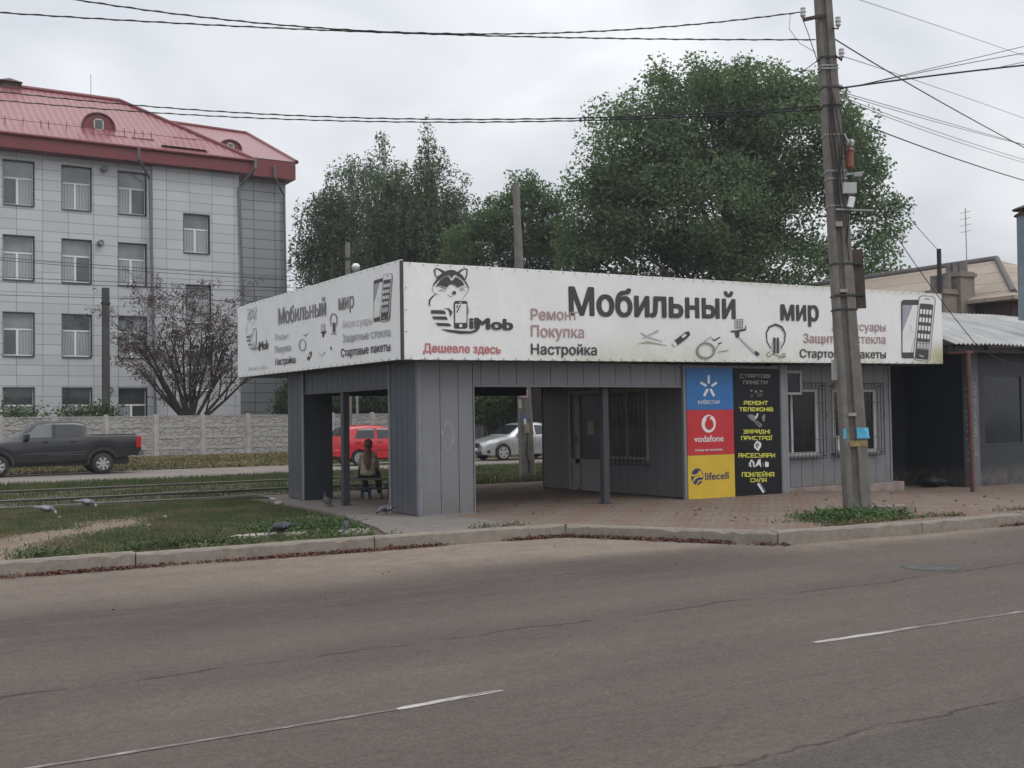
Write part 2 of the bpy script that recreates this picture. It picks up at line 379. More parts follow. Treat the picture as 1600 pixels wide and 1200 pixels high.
def letters(mb, s, fn, a0, a1, base, cap, off=.004, bold=.0, mi=0, slope=0., thick=0):
    """text in a surface frame: fn(a,b,off); a0..a1 extent, baseline and cap height. bold: the print is struck several times, each strike a hair prouder"""
    v, f = text2d(s); k = bold*.62
    lo, hi = v[:, 0].min()-k, v[:, 0].max()+k; sx = (a1-a0)/(hi-lo); sy = cap/(CAPH+k)
    st = [(0, 0)] if k == 0 else [(-k, 0), (k, 0), (0, -k*.6), (0, k*.6), (-k*.7, k*.5), (k*.7, -k*.5), (k*.7, k*.5), (-k*.7, -k*.5), (0, 0)]
    for i, (dx, dy) in enumerate(st):
        pts = [fn(a0+(x+dx-lo)*sx, base+(y+dy+k*.5)*sy+slope*(x-lo)*sx, off+i*.0005) for x, y in v]
        mb.add(pts, f, mi)
# ------------------------------------------------------------------ ground, road, kerb, pavement
def sheet(name, poly, z, m, kind='structure'):
    mb = MB(); mb.add([(x, y, z) for x, y in poly], [tuple(range(len(poly)))]); return tag(mb.build(name, m), kind=kind)
KP = [(-60, 15.9), (-20, 14.9), (1.0, 14.15), (3.34, 14.07), (6.44, 13.88), (9.44, 13.69), (10.97, 10.91), (13.59, 10.66), (15.89, 10.56), (22, 10.5), (60, 10.3)]
sheet('road', [(-400, -400), (400, -400), (400, 16.5), (-400, 16.5)], -.17, M['road'])
kb = [(x, y+.08) for x, y in KP]
sheet('ground', [(-400, 24)]+kb[:5]+[(8.3, 13.85), (8.3, 23.75), (49.5, 23.75), (49.5, 10.45), (400, 10.2), (400, 700), (-400, 700)], -.03, M['soil'])
sheet('back_road', [(-200, 33.75), (14, 33.55), (40, 33.6), (200, 33), (200, 40.6), (20, 40.5), (8, 40.9), (-200, 42)], -.018, M['backroad'])
def gridsheet(name, x0, x1, y0, y1, nx, ny, zf, m):
    xs = np.linspace(x0, x1, nx); ys = np.linspace(y0, y1, ny); X, Y = np.meshgrid(xs, ys); Z = zf(X, Y)
    q = np.array([(j*nx+i, j*nx+i+1, (j+1)*nx+i+1, (j+1)*nx+i) for j in range(ny-1) for i in range(nx-1)])
    return tag(npmesh(name, np.stack([X, Y, Z], -1).reshape(-1, 3), q, m), kind='structure')
def sst(a): a = np.clip(a, 0, 1); return a*a*(3-2*a)
gridsheet('verge', -60, 90, 41.2, 49.5, 60, 14, lambda X, Y: -.02+.24*sst((Y-41.5)/5.5)+.04*np.sin(X*1.3)*np.sin(Y*2), mat('dry_soil', (.15, .125, .075), .95, .3, 1.2, bump=.5, bs=15))
gridsheet('trackbed', -60, 13.2, 23.3, 29.9, 120, 12, lambda X, Y: -.012+.02*np.sin(X*2.1+Y)*np.sin(Y*3), mat('track_soil', (.075, .072, .045), .95, .4, 1.5, bump=.6, bs=18))
PAVE = [(8.2, 13.85), (9.55, 13.76), (11.07, 11.03), (13.6, 10.78), (15.9, 10.7), (22, 10.62), (50, 10.5)]
def pz(x, y): return -.16*float(sst((x-16.9)/4.5))*float(sst((y-11)/3.2))
def pave_front(x):
    for (a, b), (c, d) in zip(PAVE[:-1], PAVE[1:]):
        if a <= x <= c: return b+(d-b)*(x-a)/(c-a)
    return PAVE[-1][1]
mb = MB(); xs = list(np.arange(8.2, 11.2, .2))+list(np.arange(11.2, 50, .7)); rows = 22
for x in xs:
    y0 = pave_front(x)
    for j in range(rows): y = y0+(23.85-y0)*j/(rows-1); mb.v.append((x, y, pz(x, y)))
for i in range(len(xs)-1):
    for j in range(rows-1): mb.f.append((i*rows+j, (i+1)*rows+j, (i+1)*rows+j+1, i*rows+j+1)); mb.m.append(0)
tag(mb.build('pavement', M['pavers']), kind='structure')
mb = MB(); ap = [(7.95, 22.4), (7.78, 20.2), (7.62, 17.9), (7.3, 16.3), (7.06, 15.1), (6.7, 13.98), (8.75, 13.9), (8.95, 15.4), (8.8, 17.2), (8.95, 22.4)]
mb.prism(ap, lambda a, b, o: (a, b, .006-o), .12); tag(mb.build('apron', M['apron']), kind='structure')
# kerb stones laid in a line with open joints (setting)
mb = MB(); rk = random.Random(3)
def kerbpiece(a, b):
    a, b = Vector((*a, 0)), Vector((*b, 0)); d = (b-a); Lk = d.length; d.normalize(); nrm = Vector((-d.y, d.x, 0))
    a = a+d*.008; Lk -= .016; n = max(2, int(Lk/.12)); dz0, dz1 = rk.uniform(-.012, .014), rk.uniform(-.012, .014); rings = []
    for i in range(n+1):
        t = i/n; p = a+d*Lk*t; z = .008+dz0+(dz1-dz0)*t; e = [rk.uniform(-.006, .006) for _ in range(4)]; c = .022+rk.uniform(-.008, .012)+(.02 if rk.random() < .07 else 0)
        prof = [(-.015+e[2], -.25), (-.006+e[0], z-c), (c*.7, z+e[1]*.4), (.15, z+.002), (.165, z-.02), (.165, -.25)]
        rings.append([(p+nrm*o)+Vector((0, 0, h)) for o, h in prof])
    mb.rings(rings)
for a, b in zip(KP[:-1], KP[1:]):
    Lk = math.dist(a, b); n = max(1, round(Lk/3.2))
    for i in range(n): kerbpiece((a[0]+(b[0]-a[0])*i/n, a[1]+(b[1]-a[1])*i/n), (a[0]+(b[0]-a[0])*(i+1)/n, a[1]+(b[1]-a[1])*(i+1)/n))
tag(mb.build('kerb', M['kerb']), kind='structure')
# painted lane dashes (worn), as thin sheets 4 mm over the asphalt
t = NT('worn_paint', .8); f = t.noise(6, 5, .75, (.35, 1.6, 1))
t.color(t.mix(t.ramp(f, .38, .56), (.138, .116, .102), (.44, .42, .395))); MP = t.m
t = NT('very_worn_paint', .8); f = t.noise(7, 5, .75, (.35, 1.8, 1))
t.color(t.mix(t.ramp(f, .50, .64), (.138, .116, .102), (.36, .335, .31))); MP2 = t.m
for (x0, y0, x1, y1, w, m) in ((2.98, 6.125, 3.74, 6.165, .058, MP), (.2, 6.16, 2.98, 6.125, .036, MP2), (6.45, 6.06, 7.6, 6.01, .06, MP), (7.6, 6.01, 9.4, 5.92, .05, MP2), (9.4, 5.92, 10.6, 5.88, .07, MP), (14.5, 5.75, 18.5, 5.6, .09, MP)):
    mb = MB(); n = 12
    for i in range(n+1): t_ = i/n; x = x0+(x1-x0)*t_; y = y0+(y1-y0)*t_; e = .5*w*(1 if 0 < i < n else .6); mb.v += [(x, y-e-rk.uniform(0, .006), -.166), (x, y+e+rk.uniform(0, .006), -.166)]
    for i in range(n): mb.f.append((2*i, 2*i+2, 2*i+3, 2*i+1)); mb.m.append(0)
    tag(mb.build('road_marking', m), kind='structure')
mb = MB(); mb.lathe([(.33, -.168), (.33, -.165), (.30, -.1645), (.29, -.166), (.05, -.1655), (.001, -.1655)], (10.7, 8.28, 0), seg=28)
tag(mb.build('manhole_cover', mat('cast_iron', (.105, .100, .097), .95, .2, 8, spec=.1)), 'round dark iron manhole cover set in the asphalt near the right edge', 'manhole')
# tram rails
for i, (y, zt, lab) in enumerate(((29.35, .055, 'long steel tram rail farthest from the lawn, below the far grass strip'), (25.55, .05, 'middle steel tram rail of the three running past the lawn'), (23.75, .02, 'nearest steel tram rail, half sunk in the lawn grass'))):
    r = thing('tram_rail', lab, 'rail', (-20, y, 0), 'tram rails between lawn and back road')
    a = MB(); a.box(-60, 13.2, y-.03, y+.03, zt-.018, zt); a.build('rail_head', M['railhead'], r)
    a = MB(); a.box(-60, 13.2, y-.018, y+.018, -.05, zt-.018); a.box(-60, 13.2, y-.07, y+.07, -.06, -.02); a.build('rail_web', M['railside'], r)
# ------------------------------------------------------------------ shop pavilion
PV = thing('shop_pavilion', 'grey panelled pavilion with an open waiting area and barred shop windows under white banners', 'pavilion', (8.4, 16.4, 0))
def rects(a0, a1, b0, b1, holes):
    """rectangle minus holes -> list of rectangles"""
    cuts = sorted({b0, b1} | {min(max(h[2], b0), b1) for h in holes if h[0] < a1 and h[1] > a0} | {min(max(h[3], b0), b1) for h in holes if h[0] < a1 and h[1] > a0})
    out = []
    for c, d in zip(cuts[:-1], cuts[1:]):
        if d-c < 1e-4: continue
        sp = [(a0, a1)]
        for h in holes:
            if h[2] < d-1e-5 and h[3] > c+1e-5:
                ns = []
                for p, q in sp:
                    if h[0] > p: ns.append((p, min(q, h[0])))
                    if h[1] < q: ns.append((max(p, h[1]), q))
                sp = [(p, q) for p, q in ns if q-p > .004]
        for p, q in sp: out.append((p, q, c, d))
    return out
def clad(mb, ax, plane, a0, a1, z0, z1, pw, face=-1, holes=(), th=.02, back=.03, first=None, gap=.011):
    """vertical panels with open joints on a dark backing. ax 'x': wall along X at y=plane; 'y': wall along Y at x=plane"""
    def bx(p, q, c, d, t0, t1, mi):
        t0, t1 = plane+face*t0, plane+face*t1; t0, t1 = min(t0, t1), max(t0, t1)
        if ax == 'x': mb.box(p, q, t0, t1, c, d, mi)
        else: mb.box(t0, t1, p, q, c, d, mi)
    for r in rects(a0, a1, z0, z1, holes): bx(*r, -back, -.001, 1)
    a = a0
    while a < a1-1e-3:
        w = first if (first and a == a0) else pw; b = min(a+w, a1)
        e = random.uniform(-.0015, .0015)
        for r in rects(a+gap*.5, b-gap*.5, z0, z1, holes): bx(*r, 0, th+e, 0)
        a = b
CM = [M['clad'], M['clad_dark']]; CB = [M['clad_blue_shade'], M['clad_dark']]
HT = 2.57
# corner pillar
mb = MB(); clad(mb, 'x', 16.40, 8.47, 9.44, .02, HT, .345); clad(mb, 'x', 17.5, 8.45, 9.42, .02, HT, .345, face=1); clad(mb, 'y', 9.42, 16.44, 17.46, .02, HT, .345, face=1)
pil = mb.build('corner_pillar', CM, PV)
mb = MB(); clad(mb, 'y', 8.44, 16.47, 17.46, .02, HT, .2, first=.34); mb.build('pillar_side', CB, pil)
mb = MB(); mb.box(8.405, 8.465, 16.365, 16.385, .01, HT); mb.box(8.405, 8.419, 16.385, 16.46, .01, HT); mb.box(9.445, 9.465, 16.365, 16.42, .01, HT); mb.box(8.41, 8.419, 17.46, 17.52, .01, HT)
mb.box(8.40, 9.46, 16.362, 16.38, 0, .022); mb.build('corner_trim', M['trim'], pil)
# far side pillar
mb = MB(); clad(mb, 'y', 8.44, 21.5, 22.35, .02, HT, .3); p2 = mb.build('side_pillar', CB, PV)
mb = MB(); mb.box(8.41, 9.04, 21.46, 21.499, .02, HT); mb.box(9.01, 9.05, 21.5, 22.35, .02, HT); mb.box(8.45, 9.01, 22.3, 22.34, .02, HT); mb.build('pillar_lining', M['inner'], p2)
mb = MB(); mb.box(8.40, 8.419, 21.44, 21.52, .01, HT); mb.build('corner_trim', M['trim'], p2)
# lintels
mb = MB(); clad(mb, 'x', 16.43, 9.465, 14.06, 2.165, HT, .357, first=.16); mb.box(9.465, 14.06, 16.462, 16.54, 2.165, HT, 1); mb.build('lintel', CM, PV)
mb = MB(); mb.box(9.465, 14.06, 16.395, 16.55, 2.135, 2.162); mb.build('lintel_trim', M['trim'], PV)
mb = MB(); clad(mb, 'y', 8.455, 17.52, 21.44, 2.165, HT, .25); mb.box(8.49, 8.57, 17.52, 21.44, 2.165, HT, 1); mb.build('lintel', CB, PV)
mb = MB(); mb.box(8.425, 8.57, 17.52, 21.44, 2.135, 2.162); mb.build('lintel_trim', M['clad_blue_shade'], PV)
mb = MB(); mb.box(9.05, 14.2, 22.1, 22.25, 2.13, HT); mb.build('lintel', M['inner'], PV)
# posts
for (x, y, w) in ((12.36, 16.62, .13), (8.52, 19.62, .13)):
    mb = MB(); mb.bbox(x-w/2, x+w/2, y-w/2, y+w/2, .012, 2.14, .008); mb.box(x-w*.75, x+w*.75, y-w*.75, y+w*.75, 0.006, .014); mb.build('post', mat('post_in_shade', (.045, .05, .06), .45, .15, 3), PV)  # post colour darkened to carry the shade under the roof
# soffit + roof body carrying the banners
mb = MB(); mb.add([(8.0, 16.06, 2.545), (21.25, 16.06, 2.66), (21.25, 24.05, 2.66), (8.0, 24.05, 2.575)], [(0, 1, 2, 3)])
mb.add([(8.0, 16.06, 2.60), (21.25, 16.06, 2.70), (21.25, 24.05, 2.70), (8.0, 24.05, 2.61)], [(3, 2, 1, 0)]); mb.build('soffit', M['soffit'], PV)
mb = MB(); mb.add([(8.05, 16.1, 2.62), (21.2, 16.1, 2.72), (21.2, 24, 2.72), (8.05, 24, 2.63), (8.05, 16.1, 4.02), (21.2, 16.1, 4.12), (21.2, 24, 4.1), (8.05, 24, 4.0)],
  [(0, 3, 2, 1), (4, 5, 6, 7), (0, 1, 5, 4), (1, 2, 6, 5), (2, 3, 7, 6), (3, 0, 4, 7)]); mb.build('roof', M['soffit'], PV)
# shop walls
mb = MB(); clad(mb, 'x', 16.40, 14.09, 16.62, .02, HT, .36); mb.build('poster_wall', CM, PV)
mb = MB(); mb.box(16.62, 16.84, 16.37, 16.41, .0, HT+.02); mb.box(16.8, 16.84, 16.41, 16.8, .0, HT+.02); mb.box(16.64, 16.655, 16.362, 16.369, .02, HT); mb.box(14.06, 14.10, 16.36, 16.42, .0, HT); mb.build('wall_trim', M['trim'], PV)
W1, W2 = (16.95, 18.12, .73, 2.13), (18.59, 19.95, .75, 2.13)
mb = MB(); clad(mb, 'x', 16.82, 16.84, 20.45, .07, HT+.08, .33, holes=[W1, W2], first=.46); mb.build('window_wall', CM, PV)
mb = MB(); mb.box(20.42, 20.47, 16.78, 16.85, .06, HT+.08); mb.build('wall_trim', M['trim'], PV)
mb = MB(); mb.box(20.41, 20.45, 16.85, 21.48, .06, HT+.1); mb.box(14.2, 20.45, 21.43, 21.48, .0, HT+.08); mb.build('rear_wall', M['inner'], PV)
mb = MB(); mb.bbox(16.86, 20.78, 16.72, 21.3, -.22, .062, .01); mb.build('plinth', mat('plinth_concrete', (.24, .195, .175), .9, .3, 3, bump=.3), PV)
DO = (-20.36, -19.02, 0, 2.18); WS = (-18.95, -17.6, .70, 2.17)
H2 = lambda h: (-h[1], -h[0], h[2], h[3])
M['clad_shade'] = m_clad('cladding_in_shade', (.115, .118, .128), .1)  # darker copy of the wall cladding, shelter's shade painted in
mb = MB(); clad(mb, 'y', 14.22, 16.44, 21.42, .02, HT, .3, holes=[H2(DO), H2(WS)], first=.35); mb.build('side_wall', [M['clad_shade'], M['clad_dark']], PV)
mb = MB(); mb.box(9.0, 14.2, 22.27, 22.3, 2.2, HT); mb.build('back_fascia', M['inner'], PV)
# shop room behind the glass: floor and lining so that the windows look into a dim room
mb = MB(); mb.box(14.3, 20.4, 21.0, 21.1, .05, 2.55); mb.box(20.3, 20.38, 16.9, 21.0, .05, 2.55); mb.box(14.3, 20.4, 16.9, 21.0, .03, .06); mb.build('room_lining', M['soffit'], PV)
def window_x(x0, x1, z0, z1, Y, mull, pieces):
    fr = MB(); w = .065
    fr.box(x0, x0+w, Y-.025, Y+.045, z0, z1); fr.box(x1-w, x1, Y-.025, Y+.045, z0, z1); fr.box(x0+w, x1-w, Y-.025, Y+.045, z0, z0+w); fr.box(x0+w, x1-w, Y-.025, Y+.045, z1-w, z1)
    for m in mull: fr.box(m-w*.45, m+w*.45, Y-.022, Y+.042, z0+w, z1-w)
    o = fr.build('window', M['pvc'], PV)
    g = MB(); g.box(x0+w*.6, x1-w*.6, Y+.008, Y+.018, z0+w*.6, z1-w*.6); g.build('pane', M['glass'], o)
    s = MB(); s.box(x0-.03, x1+.03, Y-.09, Y-.027, z0-.035, z0-.005); s.build('sill', M['trim'], o)
    b = MB(); gx0, gx1 = x0-.06, x1+.15; gz0, gz1 = z0-.075, z1+.12; Yg = Y-.12
    for z in (gz0, gz0+.13, gz0+.4, gz1-.42, gz1-.13, gz1): b.tube([(gx0, Yg, z), (gx1, Yg, z)], .009 if z in (gz0, gz1) else .006, 6)
    for x in (gx0, gx0+.09, gx1-.09, gx1): b.tube([(x, Yg+.004, gz0), (x, Yg+.004, gz1)], .009, 6)
    for k in range(int((gx1-gx0)/.11)):
        x = gx0+.09+.11*k
        if x < gx1-.1:
            b.tube([(x, Yg-.003, gz0), (x, Yg-.003, gz0+.13)], .006, 5); b.tube([(x, Yg-.003, gz1-.13), (x, Yg-.003, gz1)], .006, 5)
    for cx_ in (gx0+.2, (gx0+gx1)/2, gx1-.2): b.tube([(cx_, Yg-.001, gz0+.13), (cx_, Yg-.001, gz1-.13)], .0065, 5)
    for cx_ in (gx0+.045, gx1-.045, gx0+.2): b.tube([(cx_+.06*math.cos(a), Yg-.004, (gz0+gz1)/2+.1+.1*math.sin(a)) for a in np.linspace(0, 2*PI, 13)], .006, 5, cap=False)
    for x in (gx0+.02, gx1-.02):
        for z in (gz0+.06, gz1-.06): b.box(x-.008, x+.008, Yg, Y-.0, z-.008, z+.008)
    b.build('grille', M['black'], o)
    return o
wA = window_x(W1[0], W1[1], W1[2], W1[3], 16.80, (17.36,), 0)
wB = window_x(W2[0], W2[1], W2[2], W2[3], 16.80, (), 0)
mb = MB(); mb.box(18.62, 18.78, 16.70, 16.74, .78, 1.12); mb.build('notice', M['white'], wB)
fr = MB(); x0, x1, z0, z1, y = 16.90, 17.52, 2.0, 2.50, 16.66
for (a, b, c, d) in ((x0, x0+.05, z0, z1), (x1-.05, x1, z0, z1), (x0+.05, x1-.05, z0, z0+.05), (x0+.05, x1-.05, z1-.05, z1)): fr.box(a, b, y-.03, y+.02, c, d)
v = fr.build('vent_window', M['pvc'], PV); g = MB(); g.box(x0+.04, x1-.04, y-.008, y+.002, z0+.04, z1-.04); g.build('pane', M['glass'], v)
# side door and side window (wall faces the waiting area)
X = 14.2
fr = MB(); y0, y1 = 19.02, 20.36; w = .075
for (a, b, c, d) in ((y0, y0+w, .02, 2.18), (y1-w, y1, .02, 2.18), (y0+w, y1-w, 2.18-w, 2.18), (y1-.42, y1-.33, .02, 2.1), (y0+w, y1-w, .02, .09), (y0+w, y1-w, .60, .70), (y0+w, y0+.15, .09, 2.1), (y1-.33, y1-.25, .09, 2.1)): fr.box(X-.04, X+.03, a, b, c, d)
fr.box(X-.012, X+.01, y0+w, y1-w, .09, .60)
dr = fr.build('door', M['pvc_dim'], PV)
g = MB(); g.box(X-.008, X, y0+.1, y1-w, .7, 2.11); g.build('pane', M['glass_in'], dr)
g = MB(); g.box(X-.05, X-.041, y1-.31, y1-.28, 1.02, 1.2); g.bar((X-.075, y1-.295, 1.14), (X-.075, y1-.41+.0, 1.14), .02, .02); g.bar((X-.045, y1-.295, 1.14), (X-.08, y1-.295, 1.14), .018); g.build('handle', M['black'], dr)
g = MB(); g.box(X-.012, X-.009, 19.45, 19.68, 1.22, 1.52); g.build('notice', mat('notice_paper', (.36, .37, .33), .7), dr)
fr = MB(); y0, y1, z0, z1 = 17.6, 18.95, .70, 2.17
for (a, b, c, d) in ((y0, y0+w, z0, z1), (y1-w, y1, z0, z1), (y0+w, y1-w, z0, z0+w), (y0+w, y1-w, z1-w, z1), (18.24, 18.32, z0+w, z1-w)): fr.box(X-.02, X+.03, a, b, c, d)
ws = fr.build('window', M['pvc_dim'], PV)
g = MB(); g.box(X, X+.008, y0+.05, y1-.05, z0+.05, z1-.05); g.build('pane', M['glass_in'], ws)
g = MB()
for k in range(14): yy = y0+.1+k*.088; g.box(X+.05, X+.056, yy, yy+.06, z0+.06, z1-.1)
g.build('blind', mat('blind_slats', (.30, .30, .28), .7), ws)
b = MB(); Xg = X-.13; ga, gb, gz0, gz1 = y0-.03, y1+.03, .62, 2.2
for z in (gz0, gz0+.1, gz0+.32, gz1): b.tube([(Xg, ga, z), (Xg, gb, z)], .009, 6)
for k in range(11): yy = ga+(gb-ga)*k/10; b.tube([(Xg+.004, yy, gz0), (Xg+.004, yy, gz1)], .007, 5)
arch = [(Xg-.006, ga+(gb-ga)*t_, 1.38+.28*math.sin(PI*t_)) for t_ in np.linspace(0, 1, 17)]; b.tube(arch, .009, 5)
for cyy in (y0+.35, (y0+y1)/2, y1-.35): b.tube([(Xg-.008, cyy+.09*math.cos(a), 1.47+.09*math.sin(a)) for a in np.linspace(0, 2*PI, 13)], .007, 5, cap=False)
for yy in (ga, gb):
    for z in (gz0, gz1): b.box(Xg, X-.0, yy-.008, yy+.008, z-.008, z+.008)
b.build('grille', M['black'], ws)
# faded sticker residue on the corner pillar
g = MB(); rr = random.Random(5)
for k in range(46):
    a = rr.uniform(0, 2*PI); r1 = rr.uniform(.75, 1.05); cx_, cz_ = 8.955+.11*r1*math.cos(a), 1.33+.24*r1*math.sin(a)-.03; e = rr.uniform(.004, .015)
    g.box(cx_-e, cx_+e, 16.3765, 16.3785-k*1e-6, cz_-e*.8, cz_+e*.8)
g.build('sticker_residue', mat('glue_residue', (.38, .39, .40), .8), pil)
# ------------------------------------------------------------------ banners
def zb(x): return 2.545+.0088*(x-7.95)
def m_banner(front):
    t = NT('banner_front' if front else 'banner_side', .5, 0, .35)
    x, y, z = t.xyz()
    base = t.mix(t.ramp(t.noise(.8, 4), .3, .7), (.77, .775, .782), (.82, .82, .82))
    if front:
        zr = t.math('SUBTRACT', z, t.math('ADD', t.math('MULTIPLY', x, .0088), 2.475))
        nz = t.noise(1.1, 5, .65)
        lo = t.math('MULTIPLY', t.mapr(zr, .0, .62, 1, 0), t.mapr(nz, .36, .62)); lo = t.math('MULTIPLY', lo, t.mapr(x, 9.5, 12.5, .15, 1))
        base = t.mix(t.math('MULTIPLY', lo, .75), base, (.60, .60, .47))
        rt = t.math('MULTIPLY', t.mapr(x, 20.3, 21.2), t.mapr(zr, .15, .6, 1, 0)); base = t.mix(t.math('MULTIPLY', rt, .85), base, (.44, .43, .24))
        sp = t.math('MULTIPLY', t.ramp(t.noise(2.2, 5, .7, (.6, 1, 1.6)), .60, .70), t.mapr(zr, .1, .55, 1, 0)); base = t.mix(t.math('MULTIPLY', sp, .4), base, (.47, .47, .31))
        tp = t.math('MULTIPLY', t.mapr(zr, 1.42, 1.6), t.mapr(x, 12, 16)); base = t.mix(t.math('MULTIPLY', tp, .5), base, (.5, .5, .36))
    st = t.ramp(t.noise(5, 5, .7, (1, 1, .12)), .58, .75); base = t.mix(t.math('MULTIPLY', st, .07), base, (.42, .41, .37))
    t.color(base); t.bump(t.math('ADD', t.noise(1.4, 3), t.noise(3.5, 3, .5, (1, 1, .25), 1.5)), .3, .06); return t.m
def sheetbanner(name, P, nu, nv, m, label, wr, tri):
    mb = MB(); rr = random.Random(2); grid = []
    for j in range(nv+1):
        for i in range(nu+1):
            a, b = i/nu, j/nv; o = .004*math.sin(a*23+b*4)+.003*math.sin(a*61+1.3+b*7)
            sc = (-.008 if j in (0, nv) else 0)*abs(math.sin(a*PI*tri))
            for (ca, cb) in wr:
                du, dv = (a-ca)*tri*.33, (b-cb)*1.57; r = math.hypot(du, dv); th = math.atan2(dv, du); o += .016*math.sin(th*17)*math.exp(-r/.28)*min(1, r/.1)
            mb.v.append(P(a, b+(.007*abs(math.sin(a*PI*tri*1.32)) if j == 0 else -.005*abs(math.sin(a*PI*tri*1.32)) if j == nv else 0), .006+o))
    for j in range(nv):
        for i in range(nu): mb.f.append((j*(nu+1)+i, j*(nu+1)+i+1, (j+1)*(nu+1)+i+1, (j+1)*(nu+1)+i)); mb.m.append(0)
    n0 = len(mb.v)
    for (a, b) in ((0, 0), (1, 0), (1, 1), (0, 1)): mb.v.append(P(a, b, -.03))
    mb.f.append((n0+3, n0+2, n0+1, n0)); mb.m.append(0)
    loops = [[i for i in range(nu+1)], [j*(nu+1)+nu for j in range(nv+1)], [nv*(nu+1)+nu-i for i in range(nu+1)], [(nv-j)*(nu+1) for j in range(nv+1)]]
    for k, lp in enumerate(loops): mb.f.append(tuple(lp[::-1]+[n0+k, n0+(k+1) % 4])); mb.m.append(0)
    o = mb.build(name, m, None, True, 40); return tag(o, label, 'banner', 'shop banners')
FYB, FXB = 16.02, 7.95
BF = sheetbanner('shop_banner', lambda a, b, o: (7.95+13.35*a, FYB-o, zb(7.95+13.35*a)+1.57*b), 220, 26, m_banner(True), 'long white front banner of the pavilion with large dark lettering and yellowed lower edge', ((0, 0), (0, 1)), 40)
BS = sheetbanner('shop_banner', lambda a, b, o: (FXB-o, 24.12-8.09*a, 2.585-.035*a+1.565*b+.04*a*b), 120, 22, m_banner(False), 'shorter white shop banner on the left side of the pavilion with faded grey lettering', ((1, 0), (1, 1)), 26)
fr = MB()
for i in range(54):
    x = 8.1+i*(13.15/53)
    for z in (zb(x)+.03, zb(x)+1.54): fr.lathe([(.010, 0), (.010, .005), (.004, .006)], (x, FYB-.018, z), 'Y', 8)
for z in (.45, .8, 1.15): fr.lathe([(.010, 0), (.010, .005)], (8.02, FYB-.02, zb(8)+z), 'Y', 8)
fr.build('eyelets', M['ink'], BF)
fr = MB()
for i in range(30):
    y = 16.2+i*(7.8/29); a = (24.12-y)/8.09
    for z in (2.615-.035*a, 4.12+.005*a): fr.lathe([(.010, 0), (.010, .005)], (FXB-.02, y, z), 'X', 8)
fr.build('eyelets', M['ink'], BS)
fr = MB(); fr.box(7.925, 7.97, 15.985, 16.03, 2.54, 4.13); fr.build('corner_batten', M['ink'], BF)
FX = lambda Y: (lambda a, b, o: (a, Y-o, b))
FL = lambda X: (lambda a, b, o: (X-o, -a, b))
def pF(u, v): p = ony(u, v, FYB); return p[0], p[2]
def pL(u, v): p = onx(u, v, FXB); return -p[1], p[2]
fF, fL = FX(FYB), FL(FXB)
OFF = .016
def sign_text(par, pf, fn, s, L0, R0, captop, bold, mi, xh=False, off=OFF):
    mb = MB()
    a0, b0 = pf(*L0); a1, b1 = pf(*R0); bt = pf(L0[0], captop)[1]; cap = (bt-b0)/(.755 if xh else 1)
    letters(mb, s, fn, a0, a1, b0, cap, off, bold, 0, (b1-b0)/(a1-a0)); mb.build('lettering', INK[mi], par)
INK = [M['ink'], M['ink_grey'], M['ink_pale'], M['ink_pink'], M['ink_red'], M['white']]
sign_text(BF, pF, fF, 'Мобильный', (888, 493), (1149, 498.5), 447.5, .055, 0)
sign_text(BF, pF, fF, 'мир', (1219, 500.6), (1279, 502), 475.5, .055, 0, True)
sign_text(BF, pF, fF, 'Ремонт', (829, 499.6), (902, 500), 482, .03, 3, off=OFF+.001)
sign_text(BF, pF, fF, 'Покупка', (829, 526), (912, 528), 507.6, .03, 3)
sign_text(BF, pF, fF, 'Настройка', (829, 553.6), (932, 555), 536.7, .035, 0)
sign_text(BF, pF, fF, 'Аксессуары', (1299, 516.5), (1383, 517.5), 503, .025, 3)
sign_text(BF, pF, fF, 'Защитные стекла', (1254.5, 535.5), (1383, 537), 521, .025, 3)
sign_text(BF, pF, fF, 'Стартовые пакеты', (1249, 558.6), (1383.5, 560), 545.2, .03, 0)
sign_text(BF, pF, fF, 'Дешевле здесь', (660.5, 550.3), (782, 552.5), 536.2, .05, 4)
sign_text(BF, pF, fF, 'Дешевле здесь', (660.8, 549.9), (781.7, 552.1), 536.6, .0, 3, off=OFF+.002)
sign_text(BF, pF, fF, 'iMob', (732.5, 513.6), (801.5, 516), 495, .075, 0)
sign_text(BS, pL, fL, 'Мобильный', (436, 507.5), (510, 492.5), 482, .032, 1)
sign_text(BS, pL, fL, 'мир', (530, 485), (554.5, 480.5), 466.5, .032, 1, True)
sign_text(BS, pL, fL, 'Настройка', (431.5, 571), (462.5, 567), 560, .015, 0)
sign_text(BS, pL, fL, 'Покупка', (431, 552), (455.5, 548), 541, .006, 2)
sign_text(BS, pL, fL, 'Ремонт', (431, 532.5), (452, 529.5), 522, .0, 2)
sign_text(BS, pL, fL, 'Стартовые пакеты', (534, 558), (611, 548), 545, .015, 0)
sign_text(BS, pL, fL, 'Защитные стекла', (536, 535), (610.5, 525), 522.5, .008, 2)
sign_text(BS, pL, fL, 'Аксессуары', (536, 513), (583, 506.5), 501, .0, 2)
sign_text(BS, pL, fL, 'iMob', (405, 548.5), (420.5, 544.5), 534, .035, 0)
sign_text(BS, pL, fL, 'Дешевле здесь', (389, 579), (419, 576), 573, .0, 2)
